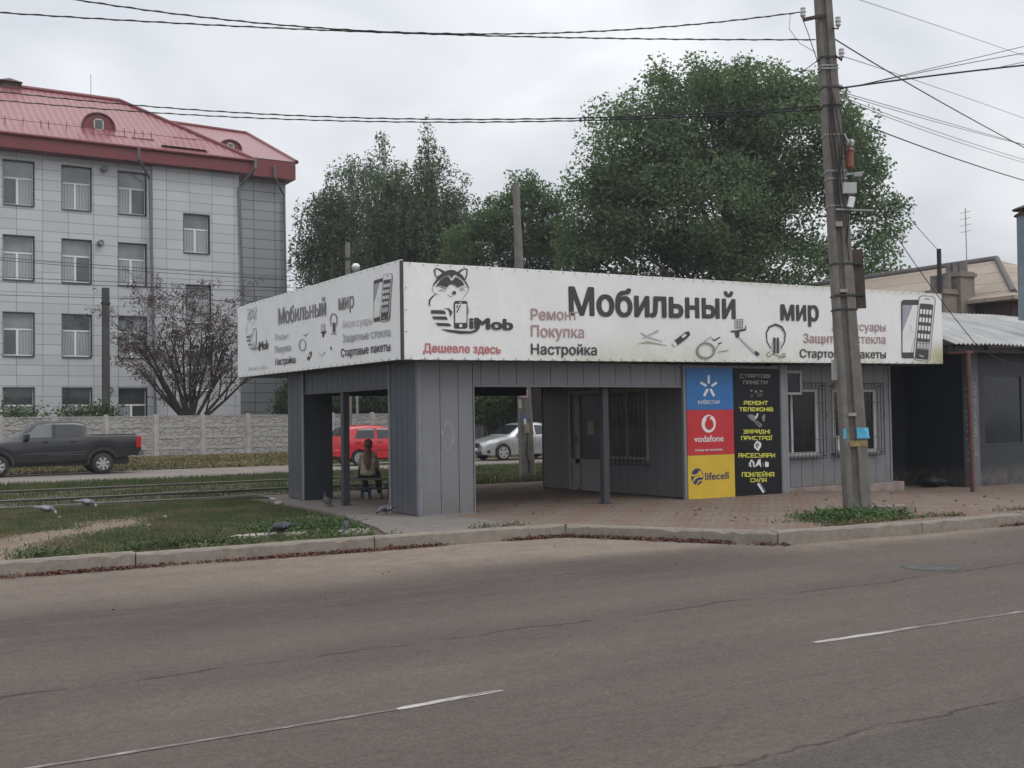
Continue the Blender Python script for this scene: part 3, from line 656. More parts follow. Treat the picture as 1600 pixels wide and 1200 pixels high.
# raccoon emblem and printed pictures. drawn in the coordinates of an enlarged crop, mapped to the cloth
_k = [0]
def art(mb, polys, mp, fn, off=OFF):
    for i, (mi, poly) in enumerate(polys): _k[0] += 1; mb.flat([mp(*p) for p in poly], fn, off+.00022*i+.00003*(_k[0] % 7), mi)
def rr_(x0, y0, x1, y1, r, n=4, ang=0, c=None):
    out = []
    for (cx_, cy_, a0) in ((x0+r, y0+r, PI), (x1-r, y0+r, 1.5*PI), (x1-r, y1-r, 0), (x0+r, y1-r, .5*PI)):
        for i in range(n+1): a = a0+.5*PI*i/n; out.append((cx_+r*math.cos(a), cy_+r*math.sin(a)))
    if ang:
        c = c or ((x0+x1)/2, (y0+y1)/2); ca, sa = math.cos(ang), math.sin(ang)
        out = [(c[0]+(x-c[0])*ca-(y-c[1])*sa, c[1]+(x-c[0])*sa+(y-c[1])*ca) for x, y in out]
    return out
def stroke(pts, w):
    """polyline with varying width -> polygon"""
    n = len(pts); ws = w if hasattr(w, '__len__') else [w]*n; l, r = [], []
    for i, (x, y) in enumerate(pts):
        a, b = pts[max(i-1, 0)], pts[min(i+1, n-1)]; dx, dy = b[0]-a[0], b[1]-a[1]; q = math.hypot(dx, dy) or 1
        l.append((x-dy/q*ws[i]/2, y+dx/q*ws[i]/2)); r.append((x+dy/q*ws[i]/2, y-dx/q*ws[i]/2))
    return l+r[::-1]
def ell(cx_, cy_, rx, ry, n=20): return [(cx_+rx*math.cos(2*PI*i/n), cy_+ry*math.sin(2*PI*i/n)) for i in range(n)]
K, WH = 0, 5
RAC = [
 (K, [(300, 246), (272, 200), (264, 150), (285, 133), (330, 142), (388, 172), (345, 205)]), (WH, [(296, 232), (282, 195), (281, 160), (292, 148), (318, 162), (352, 190), (330, 208)]),
 (K, [(612, 264), (632, 215), (636, 150), (612, 135), (560, 150), (515, 182), (560, 210)]), (WH, [(600, 250), (618, 205), (620, 158), (602, 150), (572, 168), (548, 190), (580, 215)]),
 (K, [(298, 250), (340, 205), (388, 170), (440, 153), (490, 158), (540, 190), (580, 232), (618, 282), (655, 355), (640, 350), (600, 280), (550, 232), (492, 200), (462, 245), (434, 208), (370, 228), (310, 275), (262, 330), (244, 352), (262, 300)]),
 (K, [(283, 345), (310, 300), (350, 252), (392, 230), (424, 226), (444, 262), (460, 275), (480, 258), (500, 233), (530, 245), (575, 280), (600, 322), (560, 328), (530, 350), (500, 322), (470, 310), (435, 312), (405, 350), (380, 334), (325, 325)]),
 (K, stroke([(244, 352), (250, 385), (275, 412), (330, 435)], [6, 5, 4, 2])), (K, stroke([(655, 355), (630, 405), (605, 440), (580, 475)], [5, 5, 5, 3])),
 (K, stroke([(320, 342), (365, 352), (404, 376)], [3, 10, 6])), (K, stroke([(300, 385), (345, 378), (395, 396)], [2, 7, 3])), (K, stroke([(545, 376), (575, 355), (612, 348)], [6, 10, 3])), (K, stroke([(550, 385), (585, 376), (615, 388)], [3, 6, 2])),
 (K, ell(487, 406, 22, 19)), (K, stroke([(410, 425), (440, 446), (472, 452)], [4, 7, 3])),
 (K, stroke([(296, 415), (250, 445), (215, 490), (212, 530), (224, 560)], [6, 14, 20, 16, 3])),
 (K, rr_(484, 496, 633, 800, 22)), (WH, rr_(497, 530, 621, 738, 3, 1)), (WH, ell(557, 514, 9, 8)), (WH, rr_(542, 752, 574, 786, 7)),
 (K, stroke([(510, 575), (526, 540)], 14)), (K, stroke([(512, 625), (556, 540)], 14)),
 (K, stroke([(372, 584), (420, 580), (452, 620), (444, 672)], [4, 14, 34, 4])),
 (K, [(228, 598), (350, 598), (384, 610), (398, 640), (300, 636), (234, 636)]), (K, [(244, 666), (400, 668), (416, 704), (258, 698)]), (K, [(280, 738), (430, 742), (458, 774), (310, 770)]),
 (K, stroke([(342, 808), (430, 826), (560, 842), (670, 842), (730, 822), (756, 790), (760, 740)], [3, 26, 34, 24, 24, 26, 20])),
 (K, stroke([(636, 560), (642, 600), (636, 650)], [4, 8, 4])),
]
mpF = lambda x, y: pF(640+x*.14164, 400+y*.14164)
mb = MB(); art(mb, RAC, mpF, fF); mb.build('emblem', INK, BF)
mpL = lambda x, y: pL(385+(x-205)*.0385, 482+(y-133)*.0925-(x-205)*.008)
mb = MB(); art(mb, [((1 if y0[0][1] > 560 else 2) if k == K else 5, y0) for k, y0 in RAC], mpL, fL); mb.build('emblem', INK, BS)
PH = [M['ink'], M['ink_grey'], M['ink_pale'], mat('print_silver', (.5, .5, .52), .4, .1, 9), mat('print_blue_grey', (.30, .31, .37), .5, .25, 3), M['white'], mat('print_khaki', (.38, .38, .30), .5, .2, 5)]
def phones(mb, mp, fn):
    # coordinates of the 300x140 crop enlarged to 1600x747
    P = [(0, rr_(1108, 152, 1268, 640, 22)), (5, rr_(1116, 196, 1262, 590, 3, 1)), (4, [(1116, 196), (1200, 196), (1180, 250), (1116, 420)]), (3, [(1200, 590), (1262, 430), (1262, 590)]),
         (2, stroke([(1190, 590), (1205, 500), (1250, 400)], [10, 5, 3])), (1, stroke([(1170, 360), (1190, 385), (1180, 400), (1205, 420)], 4))]
    A = math.radians(5.4); c = (1296, 390)
    R = lambda x0, y0, x1, y1, r: rr_(x0, y0, x1, y1, r, 4, A, c)
    P += [(0, R(1226, 118, 1370, 662, 34)), (3, R(1231, 122, 1366, 658, 32)), (5, R(1234, 126, 1355, 655, 28)), (0, R(1240, 185, 1353, 650, 14)), (1, R(1275, 140, 1320, 150, 4))]
    for r in range(5):
        for k in range(4):
            x = 1248+k*26; y = 232+r*68
            P.append((5, R(x, y, x+18, y+40, 4))); P.append((1, R(x+2, y+46, x+15, y+50, 1)))
    P += [(1, R(1244, 510, 1350, 568, 4)), (2, R(1285, 618, 1312, 630, 5))]
    for k in range(4): P.append((3, R(1250+k*26, 520, 1268+k*26, 556, 4)))
    P += [(6, ell(1258, 615, 7, 9, 8)), (6, ell(1336, 615, 7, 9, 8))]
    art(mb, P, mp, fn)
mb = MB(); phones(mb, lambda x, y: pF(1200+x/5.333, 440+y/5.333), fF); mb.build('phone_picture', PH, BF)
mb = MB(); phones(mb, lambda x, y: pL(585+(x-1108)*.1035, 434+(y-118)*.134-(x-1108)*.030), fL); mb.build('phone_picture', PH, BS)
def gadgets(mb, mp, fn):
    # coordinates of the 260x90 crop enlarged to 1600x554
    P = [(2, stroke([(125, 245), (200, 290), (330, 330)], [10, 16, 8])), (2, stroke([(145, 300), (200, 270), (295, 225)], [12, 14, 20])), (6, stroke([(100, 352), (190, 335), (380, 368)], [4, 22, 4])),
         (0, [(448, 322), (560, 235), (590, 232), (602, 265), (575, 295), (480, 368)]), (5, [(515, 280), (550, 256), (568, 270), (530, 300)]), (5, [(425, 345), (455, 330), (476, 362), (446, 384)]), (1, stroke([(428, 356), (446, 380)], 4)),
         (1, stroke([(985*.0+730, 335), (800, 285), (815, 310)], 7)), (0, stroke([(815, 312), (835, 318), (885, 288)], [8, 14, 12])), (1, stroke([(830, 425), (870, 370), (900, 335)], [8, 6, 4])), (0, stroke([(870, 352), (905, 340)], 10)), (6, stroke([(870, 430), (965, 416)], [6, 16])),
         (0, [(990, 225), (1050, 222), (1130, 205), (1128, 180), (1138, 178), (1138, 222), (1075, 238), (1070, 292), (1040, 294), (1028, 240), (992, 240)]), (3, [(1048, 118), (1110, 110), (1104, 205), (1048, 212)]),
         (3, stroke([(1072, 292), (1225, 440)], [14, 26])), (0, stroke([(1222, 428), (1258, 462)], [26, 36]))]
    for k in range(4): P.append((0, stroke([(1030+k*24, 118), (1030+k*24, 208)], 4))); P.append((0, stroke([(1030, 122+k*26), (1106, 116+k*26)], 4)))
    a = np.linspace(0, 2*PI, 29)
    for rx, ry, w, c in ((84, 74, 14, 1), (72, 62, 6, 6)): P.append((c, stroke([(750+rx*math.cos(t_), 418+ry*math.sin(t_)) for t_ in a], w)))
    P += [(0, stroke([(1375, 400), (1338, 330), (1330, 250), (1360, 190), (1420, 165), (1480, 190), (1514, 250), (1508, 330), (1470, 400)], [8, 10, 12, 18, 20, 18, 12, 10, 8])),
          (0, rr_(1396, 292, 1420, 446, 9)), (0, rr_(1430, 292, 1452, 446, 9)), (3, rr_(1384, 330, 1396, 420, 4)), (3, rr_(1452, 330, 1470, 420, 4)),
          (0, stroke([(1370, 425), (1340, 445), (1335, 470), (1370, 475), (1380, 450), (1450, 470), (1510, 470), (1512, 445), (1480, 450)], 6)), (0, stroke([(1440, 490), (1490, 485), (1515, 470)], 5))]
    art(mb, P, mp, fn)
mb = MB(); gadgets(mb, lambda x, y: pF(980+x*.1625, 480+y*.1625), fF); mb.build('accessory_picture', PH, BF)
mb = MB()
q = lambda x, y: pL(370+x*.16875, 440+y*.16875)
P = [(1, stroke([(615+30*math.cos(t_), 588+52*math.sin(t_)) for t_ in np.linspace(0, 2*PI, 21)], 8)), (0, stroke([(625, 490), (645, 505), (660, 480)], 7)), (0, [(655, 715), (685, 645), (700, 650), (698, 680), (672, 735)]), (5, [(672, 690), (685, 665), (690, 680), (680, 700)]),
     (0, [(780, 470), (835, 455), (832, 470), (815, 485), (812, 515), (800, 515), (798, 485)]), (3, [(785, 395), (820, 385), (822, 455), (785, 465)]), (0, [(870, 600), (882, 605), (886, 635), (875, 628)]),
     (0, stroke([(880, 420), (872, 350), (885, 305), (903, 297), (925, 310), (935, 350), (928, 415)], [4, 6, 8, 10, 8, 6, 4])), (0, rr_(895, 378, 905, 470, 4)), (0, rr_(910, 378, 918, 470, 4)), (0, stroke([(875, 490), (905, 475), (935, 492), (905, 485)], 5)), (2, stroke([(770, 665), (795, 690), (825, 650)], 8))]
art(mb, P, q, fL); mb.build('accessory_picture', PH, BS)
# ------------------------------------------------------------------ posters on the shop wall
YP = 16.372; fP = FX(YP)
def pP(u, v): p = ony(u, v, YP); return p[0], p[2]
def poster(name, x0, x1, z0, z1, m, label, group='advertising panels on the shop wall'):
    mb = MB(); mb.box(x0, x1, YP-.006, YP+.006, z0, z1); return tag(mb.build(name, m), label, 'poster', group)
mpP = lambda x, y: pP(1050+x*.19175, 560+y*.19167)
pmat = [M['white'], mat('poster_yellow_print', (.62, .62, .08), .5, .15, 9), mat('poster_navy', (.022, .032, .12), .4, .1), mat('poster_gold', (.62, .42, .035), .4, .08, 3), M['ink_grey'], mat('print_violet', (.16, .13, .26), .4, .3, 9), M['ink']]
pb = poster('advert_panel', 14.14, 15.335, 1.705, 2.515, mat('poster_blue', (.022, .15, .40), .4, .08, 3), 'blue phone operator panel with white five ray star, topmost of the three coloured panels')
pr = poster('advert_panel', 14.14, 15.335, .835, 1.700, mat('poster_red', (.50, .022, .03), .4, .08, 3), 'red phone operator panel with white ring emblem, between the blue and yellow panels')
py = poster('advert_panel', 14.14, 15.335, -.015, .830, pmat[3], 'yellow phone operator panel with dark blue round emblem, lowest of the three coloured panels')
pk = poster('advert_panel', 15.345, 16.60, -.03, 2.515, mat('poster_black', (.008, .008, .011), .5, .15, 3, spec=.25), 'tall black panel with yellow angular lettering about phone repair and accessories')
O2 = .008
mb = MB()
star = []
for (x0, y0, x1, y1) in ((297, 145, 297, 198), (236, 200, 272, 221), (357, 200, 326, 221), (284, 256, 262, 300), (314, 256, 336, 300)): star.append((0, stroke([(x0, y0), (x1, y1)], 20))); star.append((0, ell(x0, y0, 10, 10, 12))); star.append((0, ell(x1, y1, 10, 10, 12)))
art(mb, star, mpP, fP, O2); mb.build('emblem', pmat, pb)
mb = MB(); a0, b0 = mpP(210, 372); a1, b1 = mpP(388, 370); letters(mb, 'КИЇВСТАР', fP, a0, a1, b0, mpP(210, 343)[1]-b0, O2, .016); mb.build('lettering', M['white'], pb)
mb = MB(); art(mb, [(0, ell(297, 532, 58, 73, 28)), (7, ell(301, 538, 36, 46, 24)), (7, stroke([(282, 500), (300, 478), (318, 468)], [26, 20, 3]))], mpP, fP, O2); mb.build('emblem', pmat+[MC['poster_red']], pr)
mb = MB(); a0, b0 = mpP(178, 683); a1, b1 = mpP(418, 676); letters(mb, 'vodafone', fP, a0, a1, b0, mpP(178, 628)[1]-b0, O2, .022)
a0, b0 = mpP(188, 758); a1, b1 = mpP(410, 752); letters(mb, 'Разом ми зможемо', fP, a0, a1, b0, mpP(188, 738)[1]-b0, O2, .01); mb.build('lettering', M['white'], pr)
mb = MB(); art(mb, [(2, ell(204, 964, 50, 68, 28)), (3, stroke([(150, 950), (175, 955), (200, 950), (222, 935)], [16, 14, 13, 20])), (3, ell(226, 932, 15, 17, 14)), (3, stroke([(165, 1010), (185, 975), (215, 962), (236, 958)], [6, 18, 15, 18])), (3, ell(238, 957, 13, 15, 14)), (3, stroke([(195, 1030), (215, 1000), (250, 990)], [5, 12, 8]))], mpP, fP, O2); mb.build('emblem', pmat, py)
mb = MB(); a0, b0 = mpP(268, 992); a1, b1 = mpP(460, 984); letters(mb, 'lifecell', fP, a0, a1, b0, mpP(268, 928)[1]-b0, O2, .03); mb.build('lettering', pmat[2], py)
G = {'С': [[(3, 4), (0, 4), (0, 0), (3, 0)]], 'Т': [[(0, 4), (3, 4)], [(1.5, 4), (1.5, 0)]], 'А': [[(0, 0), (0, 4), (3, 4), (3, 0)], [(0, 1.6), (3, 1.6)]], 'Р': [[(0, 0), (0, 4), (3, 4), (3, 1.7), (0, 1.7)]],
 'О': [[(0, 0), (0, 4), (3, 4), (3, 0), (0, 0)]], 'В': [[(0, 0), (0, 4), (2.6, 4), (2.6, 2.1)], [(0, 2.1), (3, 2.1), (3, 0), (0, 0)]], 'І': [[(0, 0), (0, 4)]], 'П': [[(0, 0), (0, 4), (3, 4), (3, 0)]],
 'К': [[(0, 0), (0, 4)], [(3, 4), (2.6, 2.6), (0, 2)], [(.8, 2.1), (2.6, 1.6), (3, 0)]], 'Е': [[(3, 4), (0, 4), (0, 0), (3, 0)], [(0, 2), (2.5, 2)]], 'И': [[(0, 4), (0, 0), (3, 4), (3, 0)]], 'М': [[(0, 0), (0, 4), (1.5, 2), (3, 4), (3, 0)]],
 'Н': [[(0, 0), (0, 4)], [(3, 0), (3, 4)], [(0, 2), (3, 2)]], 'Л': [[(0, 0), (.8, 4), (3, 4), (3, 0)]], 'Ф': [[(0, 3.2), (3, 3.2), (3, .9), (0, .9), (0, 3.2)], [(1.5, 0), (1.5, 4)]], 'З': [[(0, 4), (3, 4), (3, 0), (0, 0)], [(.8, 2), (3, 2)]],
 'Я': [[(3, 0), (3, 4), (0, 4), (0, 1.8), (3, 1.8)], [(1.4, 1.8), (0, 0)]], 'Д': [[(-.2, -.8), (-.2, 0), (3.2, 0), (3.2, -.8)], [(.5, 0), (.8, 4), (2.6, 4), (2.6, 0)]], 'Й': [[(0, 4), (0, 0), (3, 4), (3, 0)], [(1, 5), (2, 5)]],
 'Ї': [[(.5, 0), (.5, 4)], [(0, 5), (.3, 5)], [(.8, 5), (1.1, 5)]], 'У': [[(0, 4), (0, 2), (3, 2)], [(3, 4), (3, 0), (0, 0)]]}
GW = {'І': .2, 'Ї': 1.1}
def angular(mb, s, x0, x1, y0, y1, mi):
    """x0..x1, baseline y0, cap line y1 in poster crop pixels"""
    tot = sum(GW.get(c, 3)+1.3 for c in s)-1.3; sx = (x1-x0)/tot; sy = (y1-y0)/4; x = 0
    for c in s:
        for pl in G[c]:
            pts = [(x0+(x+a)*sx, y0+b*sy-.02*(x+a)*sx*0) for a, b in pl]
            for p, q_ in zip(pts[:-1], pts[1:]):
                d = math.hypot(q_[0]-p[0], q_[1]-p[1]) or 1; ex, ey = (q_[0]-p[0])/d*3.2, (q_[1]-p[1])/d*3.2
                art(mb, [(mi, stroke([(p[0]-ex, p[1]-ey), (q_[0]+ex, q_[1]+ey)], 6.6))], mpP, fP, O2)
        x += GW.get(c, 3)+1.3
for s, x0, x1, y0, y1, mi in (('СТАРТОВІ', 556, 796, 156, 132, 4), ('ПАКЕТИ', 580, 772, 208, 184, 4), ('РЕМОНТ', 586, 776, 376, 350, 1), ('ТЕЛЕФОНІВ', 548, 818, 428, 402, 1), ('ЗАРЯДНІ', 582, 794, 610, 584, 1), ('ПРИСТРОЇ', 564, 812, 662, 636, 1), ('АКСЕСУАРИ', 542, 834, 805, 776, 1), ('ПОКЛЕЙКА', 570, 828, 962, 930, 1), ('СКЛА', 640, 766, 1006, 980, 1)):
    mb = MB(); angular(mb, s, x0, x1, y0, y1, 0); mb.build('lettering', pmat[mi], pk)
mb = MB(); art(mb, [(4, ell(645, 262, 9, 9, 10)), (6, rr_(636, 290, 660, 318, 3)), (6, rr_(690, 280, 735, 315, 3)), (4, rr_(672, 262, 690, 280, 2)), (4, rr_(712, 262, 736, 272, 2)),
  (4, [(612, 462), (650, 456), (690, 480), (672, 520), (640, 500), (620, 480)]), (0, [(672, 490), (690, 450), (702, 448), (690, 486)]), (4, [(730, 480), (745, 456), (758, 460), (750, 520), (738, 510)]), (4, [(672, 525), (690, 508), (735, 540), (712, 565)]), (6, [(682, 526), (692, 518), (722, 542), (712, 552)]),
  (0, [(664, 705), (690, 668), (724, 690), (724, 715), (700, 756), (668, 730)]), (4, [(672, 708), (694, 684), (710, 700), (690, 738)]),
  (0, stroke([(640, 885), (632, 855), (645, 828), (662, 850), (664, 885)], [10, 14, 16, 14, 10])), (0, [(670, 890), (700, 825), (718, 822), (724, 890), (705, 865)]), (0, rr_(755, 845, 785, 885, 8)), (0, stroke([(762, 838), (770, 860)], 8)), (4, rr_(618, 850, 628, 885, 3)), (4, rr_(735, 850, 745, 880, 3)),
  (0, [(688, 1022), (716, 1018), (762, 1082), (738, 1098)]), (5, [(708, 1024), (716, 1020), (762, 1082), (750, 1090)])], mpP, fP, O2); mb.build('picture', pmat, pk)
# ------------------------------------------------------------------ neighbouring kiosk on the right
M['navy'] = m_clad('navy_paint', (.017, .022, .032), .1); M['navy2'] = m_clad('slate_paint', (.026, .032, .042), .15)
NB = thing('neighbour_kiosk', 'dark navy roadside kiosk with corrugated grey roof and red porch post, right of the banners', 'kiosk', (22.9, 16.6, -.16))
mb = MB(); mb.box(20.5, 22.9, 18.3, 18.4, -.2, 3.2); mb.box(22.88, 22.95, 16.66, 18.3, -.2, 3.2); mb.box(22.95, 34, 20.5, 20.6, -.2, 3.2); mb.box(33.9, 34, 16.6, 20.5, -.2, 3.2)
for r in rects(23.2, 34, -.2, 3.1, [(23.5, 26.6, .78, 2.5), (27.2, 30, .78, 2.5)]): mb.box(r[0], r[1], 16.6, 16.68, r[2], r[3])
mb.build('wall', M['navy'], NB)
mb = MB(); mb.box(23.22, 34, 16.575, 16.598, -.2, .74); mb.build('lower_wall', M['navy2'], NB)
mb = MB(); mb.box(22.86, 23.2, 16.5, 16.68, -.2, 3.0); cp = mb.build('corner_pillar', mat('pillar_slate', (.12, .125, .135), .6, .2, 3), NB)
for (x0, x1) in ((23.5, 26.6), (27.2, 30)):
    fr = MB()
    for (a, b, c, d) in ((x0, x0+.06, .78, 2.5), (x1-.06, x1, .78, 2.5), (x0+.06, x1-.06, .78, .84), (x0+.06, x1-.06, 2.44, 2.5), ((x0+x1)/2-.03, (x0+x1)/2+.03, .84, 2.44)): fr.box(a, b, 16.61, 16.66, c, d)
    o = fr.build('window', M['navy2'], NB); g = MB(); g.box(x0+.03, x1-.03, 16.64, 16.648, .8, 2.48); g.build('pane', glass('shop_glass', (.022, .026, .03), .1, .35), o)
    g = MB(); rr = random.Random(4)
    for k in range(7): x = x0+.2+k*(x1-x0-.5)/7; g.box(x, x+rr.uniform(.1, .3), 16.80, 16.9, .8, .8+rr.uniform(.3, 1.0))
    for z in (1.15, 1.55): g.box(x0+.1, x1-.1, 16.92, 17.1, z, z+.03)
    g.build('shelf_display', mat('goods_grey', (.07, .075, .08), .7, .4, 2), o)
    g = MB()
    for k in range(9): x = x0+.12+k*.085; g.box(x, x+.05, 16.634, 16.638, 2.0+.02*(k % 3), 2.12-.015*(k % 2))
    g.build('window_sticker', mat('sticker_faint', (.10, .105, .11), .7, .3, 9), o)
mb = MB()
def fV(a, b, o): return (23.035-b, 16.5-o, a)
letters(mb, 'ДОСТАВКА 097 198-36-37', lambda a, b, o: (23.11-b, 16.5-o, a), .55, 2.3, .0, .11, .004, .02); mb.build('lettering', mat('sign_white', (.30, .30, .30), .6, .1), cp)
mb = MB(); rr = random.Random(9)
for k in range(11):
    z = .45+k*.165; mb.box(22.853, 22.859, 16.53, 16.53+rr.uniform(.05, .1), z, z+rr.uniform(.02, .07))
mb.build('faded_lettering', MC['sign_white'], cp)
mb = MB(); mb.box(20.9, 22.0, 18.25, 18.3, -.15, 2.3); dd = mb.build('door', M['inner'], NB); mb = MB(); mb.bar((21.1, 18.2, .9), (21.1, 18.2, 1.15), .025); mb.build('handle', M['steel'], dd)
# corrugated roof
mb = MB(); XR = np.arange(21.42, 34.5, .035); rows = []
for (y, z) in ((15.72, 3.12), (16.6, 3.48), (18.55, 4.18)): rows.append([(x, y+.012*math.sin(x*3), z+.022*math.sin(x*2*PI/.15)+.012*math.sin(x*1.7)-.002*(x-21.4)) for x in XR])
n = len(XR); mb.v = [p for r in rows for p in r]+[(p[0], p[1], p[2]-.012) for r in rows for p in r]
for j in range(2):
    for i in range(n-1):
        a = j*n+i; mb.f.append((a, a+1, a+n+1, a+n)); mb.m.append(0); a += 3*n; mb.f.append((a+n, a+n+1, a+1, a)); mb.m.append(0)
for i in range(n-1): mb.f.append((i, 3*n+i, 3*n+i+1, i+1)); mb.m.append(0)
for j in range(2): a = j*n; mb.f.append((a, a+n, a+4*n, a+3*n)); mb.m.append(0)
rf = mb.build('roof', mat('slate_sheet', (.36, .36, .355), .8, .22, 1.3, bump=.2, bs=12), NB, True, 50)
mb = MB(); mb.box(21.45, 34.3, 15.9, 15.98, 2.94, 3.06); mb.box(21.5, 21.56, 15.9, 18.4, 2.93, 3.05)
for k in range(9): mb.box(22.6+k*1.4, 22.66+k*1.4, 15.8, 18.4, 2.99, 3.09)
mb.build('roof_beam', mat('dark_timber', (.05, .045, .042), .8, .3, 4), NB)
mb = MB(); mb.tube([(21.53, 15.52, -.17), (21.53, 15.55, 2.94)], .048, 12); mb.box(21.4, 21.66, 15.5, 15.95, 2.88, 2.93); mb.build('porch_post', mat('oxide_red', (.115, .038, .036), .6, .3, 4), NB)
mb = MB(); mb.box(28, 28.01, 16, 16.01, 0, .01) if False else None
fl = thing('flue_pipe', 'blue grey metal flue pipe with a dark rain cap at the right edge', 'flue', tuple(at(1606, 470, 27.2)))
p0 = Vector(at(1607, 500, 27.2)); p1 = Vector(at(1604, 336, 27.2)); mb = MB(); mb.tube([p0, p1], .225, 18); mb.build('pipe', mat('flue_blue', (.16, .20, .235), .5, .15, 2), fl)
mb = MB(); mb.lathe([(.29, p1.z-.02), (.29, p1.z), (.2, p1.z+.06)], (p1.x, p1.y, 0), seg=16); mb.lathe([(.33, p1.z+.13), (.3, p1.z+.16), (.02, p1.z+.26)], (p1.x, p1.y, 0), seg=16)
for k in range(4): a = k*PI/2; mb.tube([(p1.x+.2*math.cos(a), p1.y+.2*math.sin(a), p1.z), (p1.x+.2*math.cos(a), p1.y+.2*math.sin(a), p1.z+.15)], .012, 5)
mb.build('rain_cap', M['rust'], fl)
mb = MB(); rr = random.Random(12)
bag = [[] for _ in range(7)]
for i in range(7):
    r = [.02, .2, .27, .28, .22, .1, .05][i]
    for k in range(12): a = k*PI/6; q = r*(1+.4*rr.uniform(-1, 1)); bag[i].append((22.35+q*math.cos(a)*1.25, 17.2+q*math.sin(a), -.155+.045*i+rr.uniform(-.03, .03)))
mb.rings(bag); tag(mb.build('rubbish_bag', mat('bag_plastic', (.012, .014, .018), .6, .3, 9), None, True), 'black rubbish bag slumped in the dark recess of the navy kiosk', 'bag')
# ------------------------------------------------------------------ brick house behind the kiosk
t = NT('slate_roof_tan', .9); x, y, z = t.xyz()
cv = t.n('ShaderNodeCombineXYZ'); t.l(y, cv.inputs[0]); t.l(z, cv.inputs[1])
b = t.n('ShaderNodeTexBrick'); b.offset = 0; b.inputs['Scale'].default_value = 1; b.inputs['Brick Width'].default_value = 1.0; b.inputs['Row Height'].default_value = .55; b.inputs['Mortar Size'].default_value = .02
b.inputs['Color1'].default_value = (.33, .27, .215, 1); b.inputs['Color2'].default_value = (.385, .32, .26, 1); b.inputs['Mortar'].default_value = (.21, .17, .14, 1); t.l(cv.outputs[0], b.inputs[0])
t.color(t.mix(t.math('MULTIPLY', t.ramp(t.noise(.6, 5), .4, .7), .4), b.outputs[0], (.27, .23, .19)))
wv = t.n('ShaderNodeTexWave'); wv.bands_direction = 'Y'; wv.inputs['Scale'].default_value = 2.2; t.l(t.pos, wv.inputs[0]); t.bump(wv.outputs['Fac'], .5, .03); M['tanroof'] = t.m
def m_brick(name, c1, c2, mo, ax='y'):
    t = NT(name, .9); x, y, z = t.xyz(); cv = t.n('ShaderNodeCombineXYZ'); t.l(t.math('ADD', x, y), cv.inputs[0]); t.l(z, cv.inputs[1])
    b = t.n('ShaderNodeTexBrick'); b.inputs['Scale'].default_value = 1; b.inputs['Brick Width'].default_value = .26; b.inputs['Row Height'].default_value = .085; b.inputs['Mortar Size'].default_value = .01
    b.inputs['Color1'].default_value = (*c1, 1); b.inputs['Color2'].default_value = (*c2, 1); b.inputs['Mortar'].default_value = (*mo, 1); t.l(cv.outputs[0], b.inputs[0])
    t.color(t.mix(t.math('MULTIPLY', t.ramp(t.noise(1.2, 5), .45, .7), .4), b.outputs[0], mul(c1, .5))); return t.m
M['brickdark'] = m_brick('brick_dark', (.10, .062, .05), (.075, .05, .043), (.09, .08, .07)); M['brickpale'] = m_brick('brick_pale', (.21, .17, .14), (.26, .21, .175), (.2, .18, .16))
HS = thing('brick_house', 'dark brick house with tan slate roof and clustered chimneys, behind the navy kiosk', 'house', (33.5, 30, 0))
EX, EZ, RX, RZ = 32.8, 5.35, 37.9, 7.35
mb = MB(); mb.box(33.4, 43, 22.4, 62, 0, 5.6); mb.build('wall', M['brickdark'], HS)
mb = MB(); mb.add([(EX, 21.9, EZ), (EX, 63, EZ), (RX, 63, RZ), (RX, 26, RZ), (43.4, 21.9, EZ), (43.4, 63, EZ)], [(0, 3, 2, 1), (0, 4, 3), (4, 5, 2, 3)])
mb.add([(EX, 21.9, EZ-.12), (EX, 63, EZ-.12), (43.4, 63, EZ-.12), (43.4, 21.9, EZ-.12), (EX, 21.9, EZ-.002), (EX, 63, EZ-.002), (43.4, 63, EZ-.002), (43.4, 21.9, EZ-.002)], [(0, 1, 2, 3), (0, 4, 5, 1), (0, 3, 7, 4)]); rf = mb.build('roof', M['tanroof'], HS)
mb = MB(); mb.tube([(RX, 26, RZ+.03), (RX, 63, RZ+.03)], .13, 8); mb.tube([(RX, 26, RZ+.03), (EX+.4, 22.2, EZ+.15)], .11, 8); mb.build('ridge_cap', mat('ridge_grey', (.12, .11, .11), .8), rf)
def onroof(u, v):   # ray meets the roof slope
    n = np.array([-(RZ-EZ), 0, RX-EX]); p0 = np.array([EX, 0, EZ]); r = ray(u, v); return CP + r*np.dot(p0-CP, n)/np.dot(r, n)
for (u, v, w, h, hp) in ((1496, 470, .75, .95, .36), (1471, 482, .7, .62, .5)):
    p = onroof(u, v); mb = MB(); mb.box(p[0]-w/2, p[0]+w/2, p[1]-w*.55, p[1]+w*.55, p[2]-.9, p[2]+h); mb.box(p[0]-w/2-.06, p[0]+w/2+.06, p[1]-w*.55-.06, p[1]+w*.55+.06, p[2]+h-.18, p[2]+h-.05)
    ch = mb.build('chimney', M['brickpale'], rf)
    mb = MB()
    for k in range(3): yy = p[1]-w*.36+k*w*.36; mb.tube([(p[0], yy, p[2]+h), (p[0], yy, p[2]+h+hp)], .13, 10)
    mb.build('chimney_pot', mat('pot_grey', (.17, .16, .15), .8, .3, 3), ch)
p = onroof(1512, 462); mb = MB(); mb.tube([(p[0], p[1], p[2]), (p[0], p[1], p[2]+3.0)], .018, 5)
for k in range(4): mb.tube([(p[0]-.05, p[1]-.25, p[2]+2.2+k*.22), (p[0]+.05, p[1]+.25, p[2]+2.2+k*.22)], .009, 4)
mb.build('aerial', M['steel'], rf)
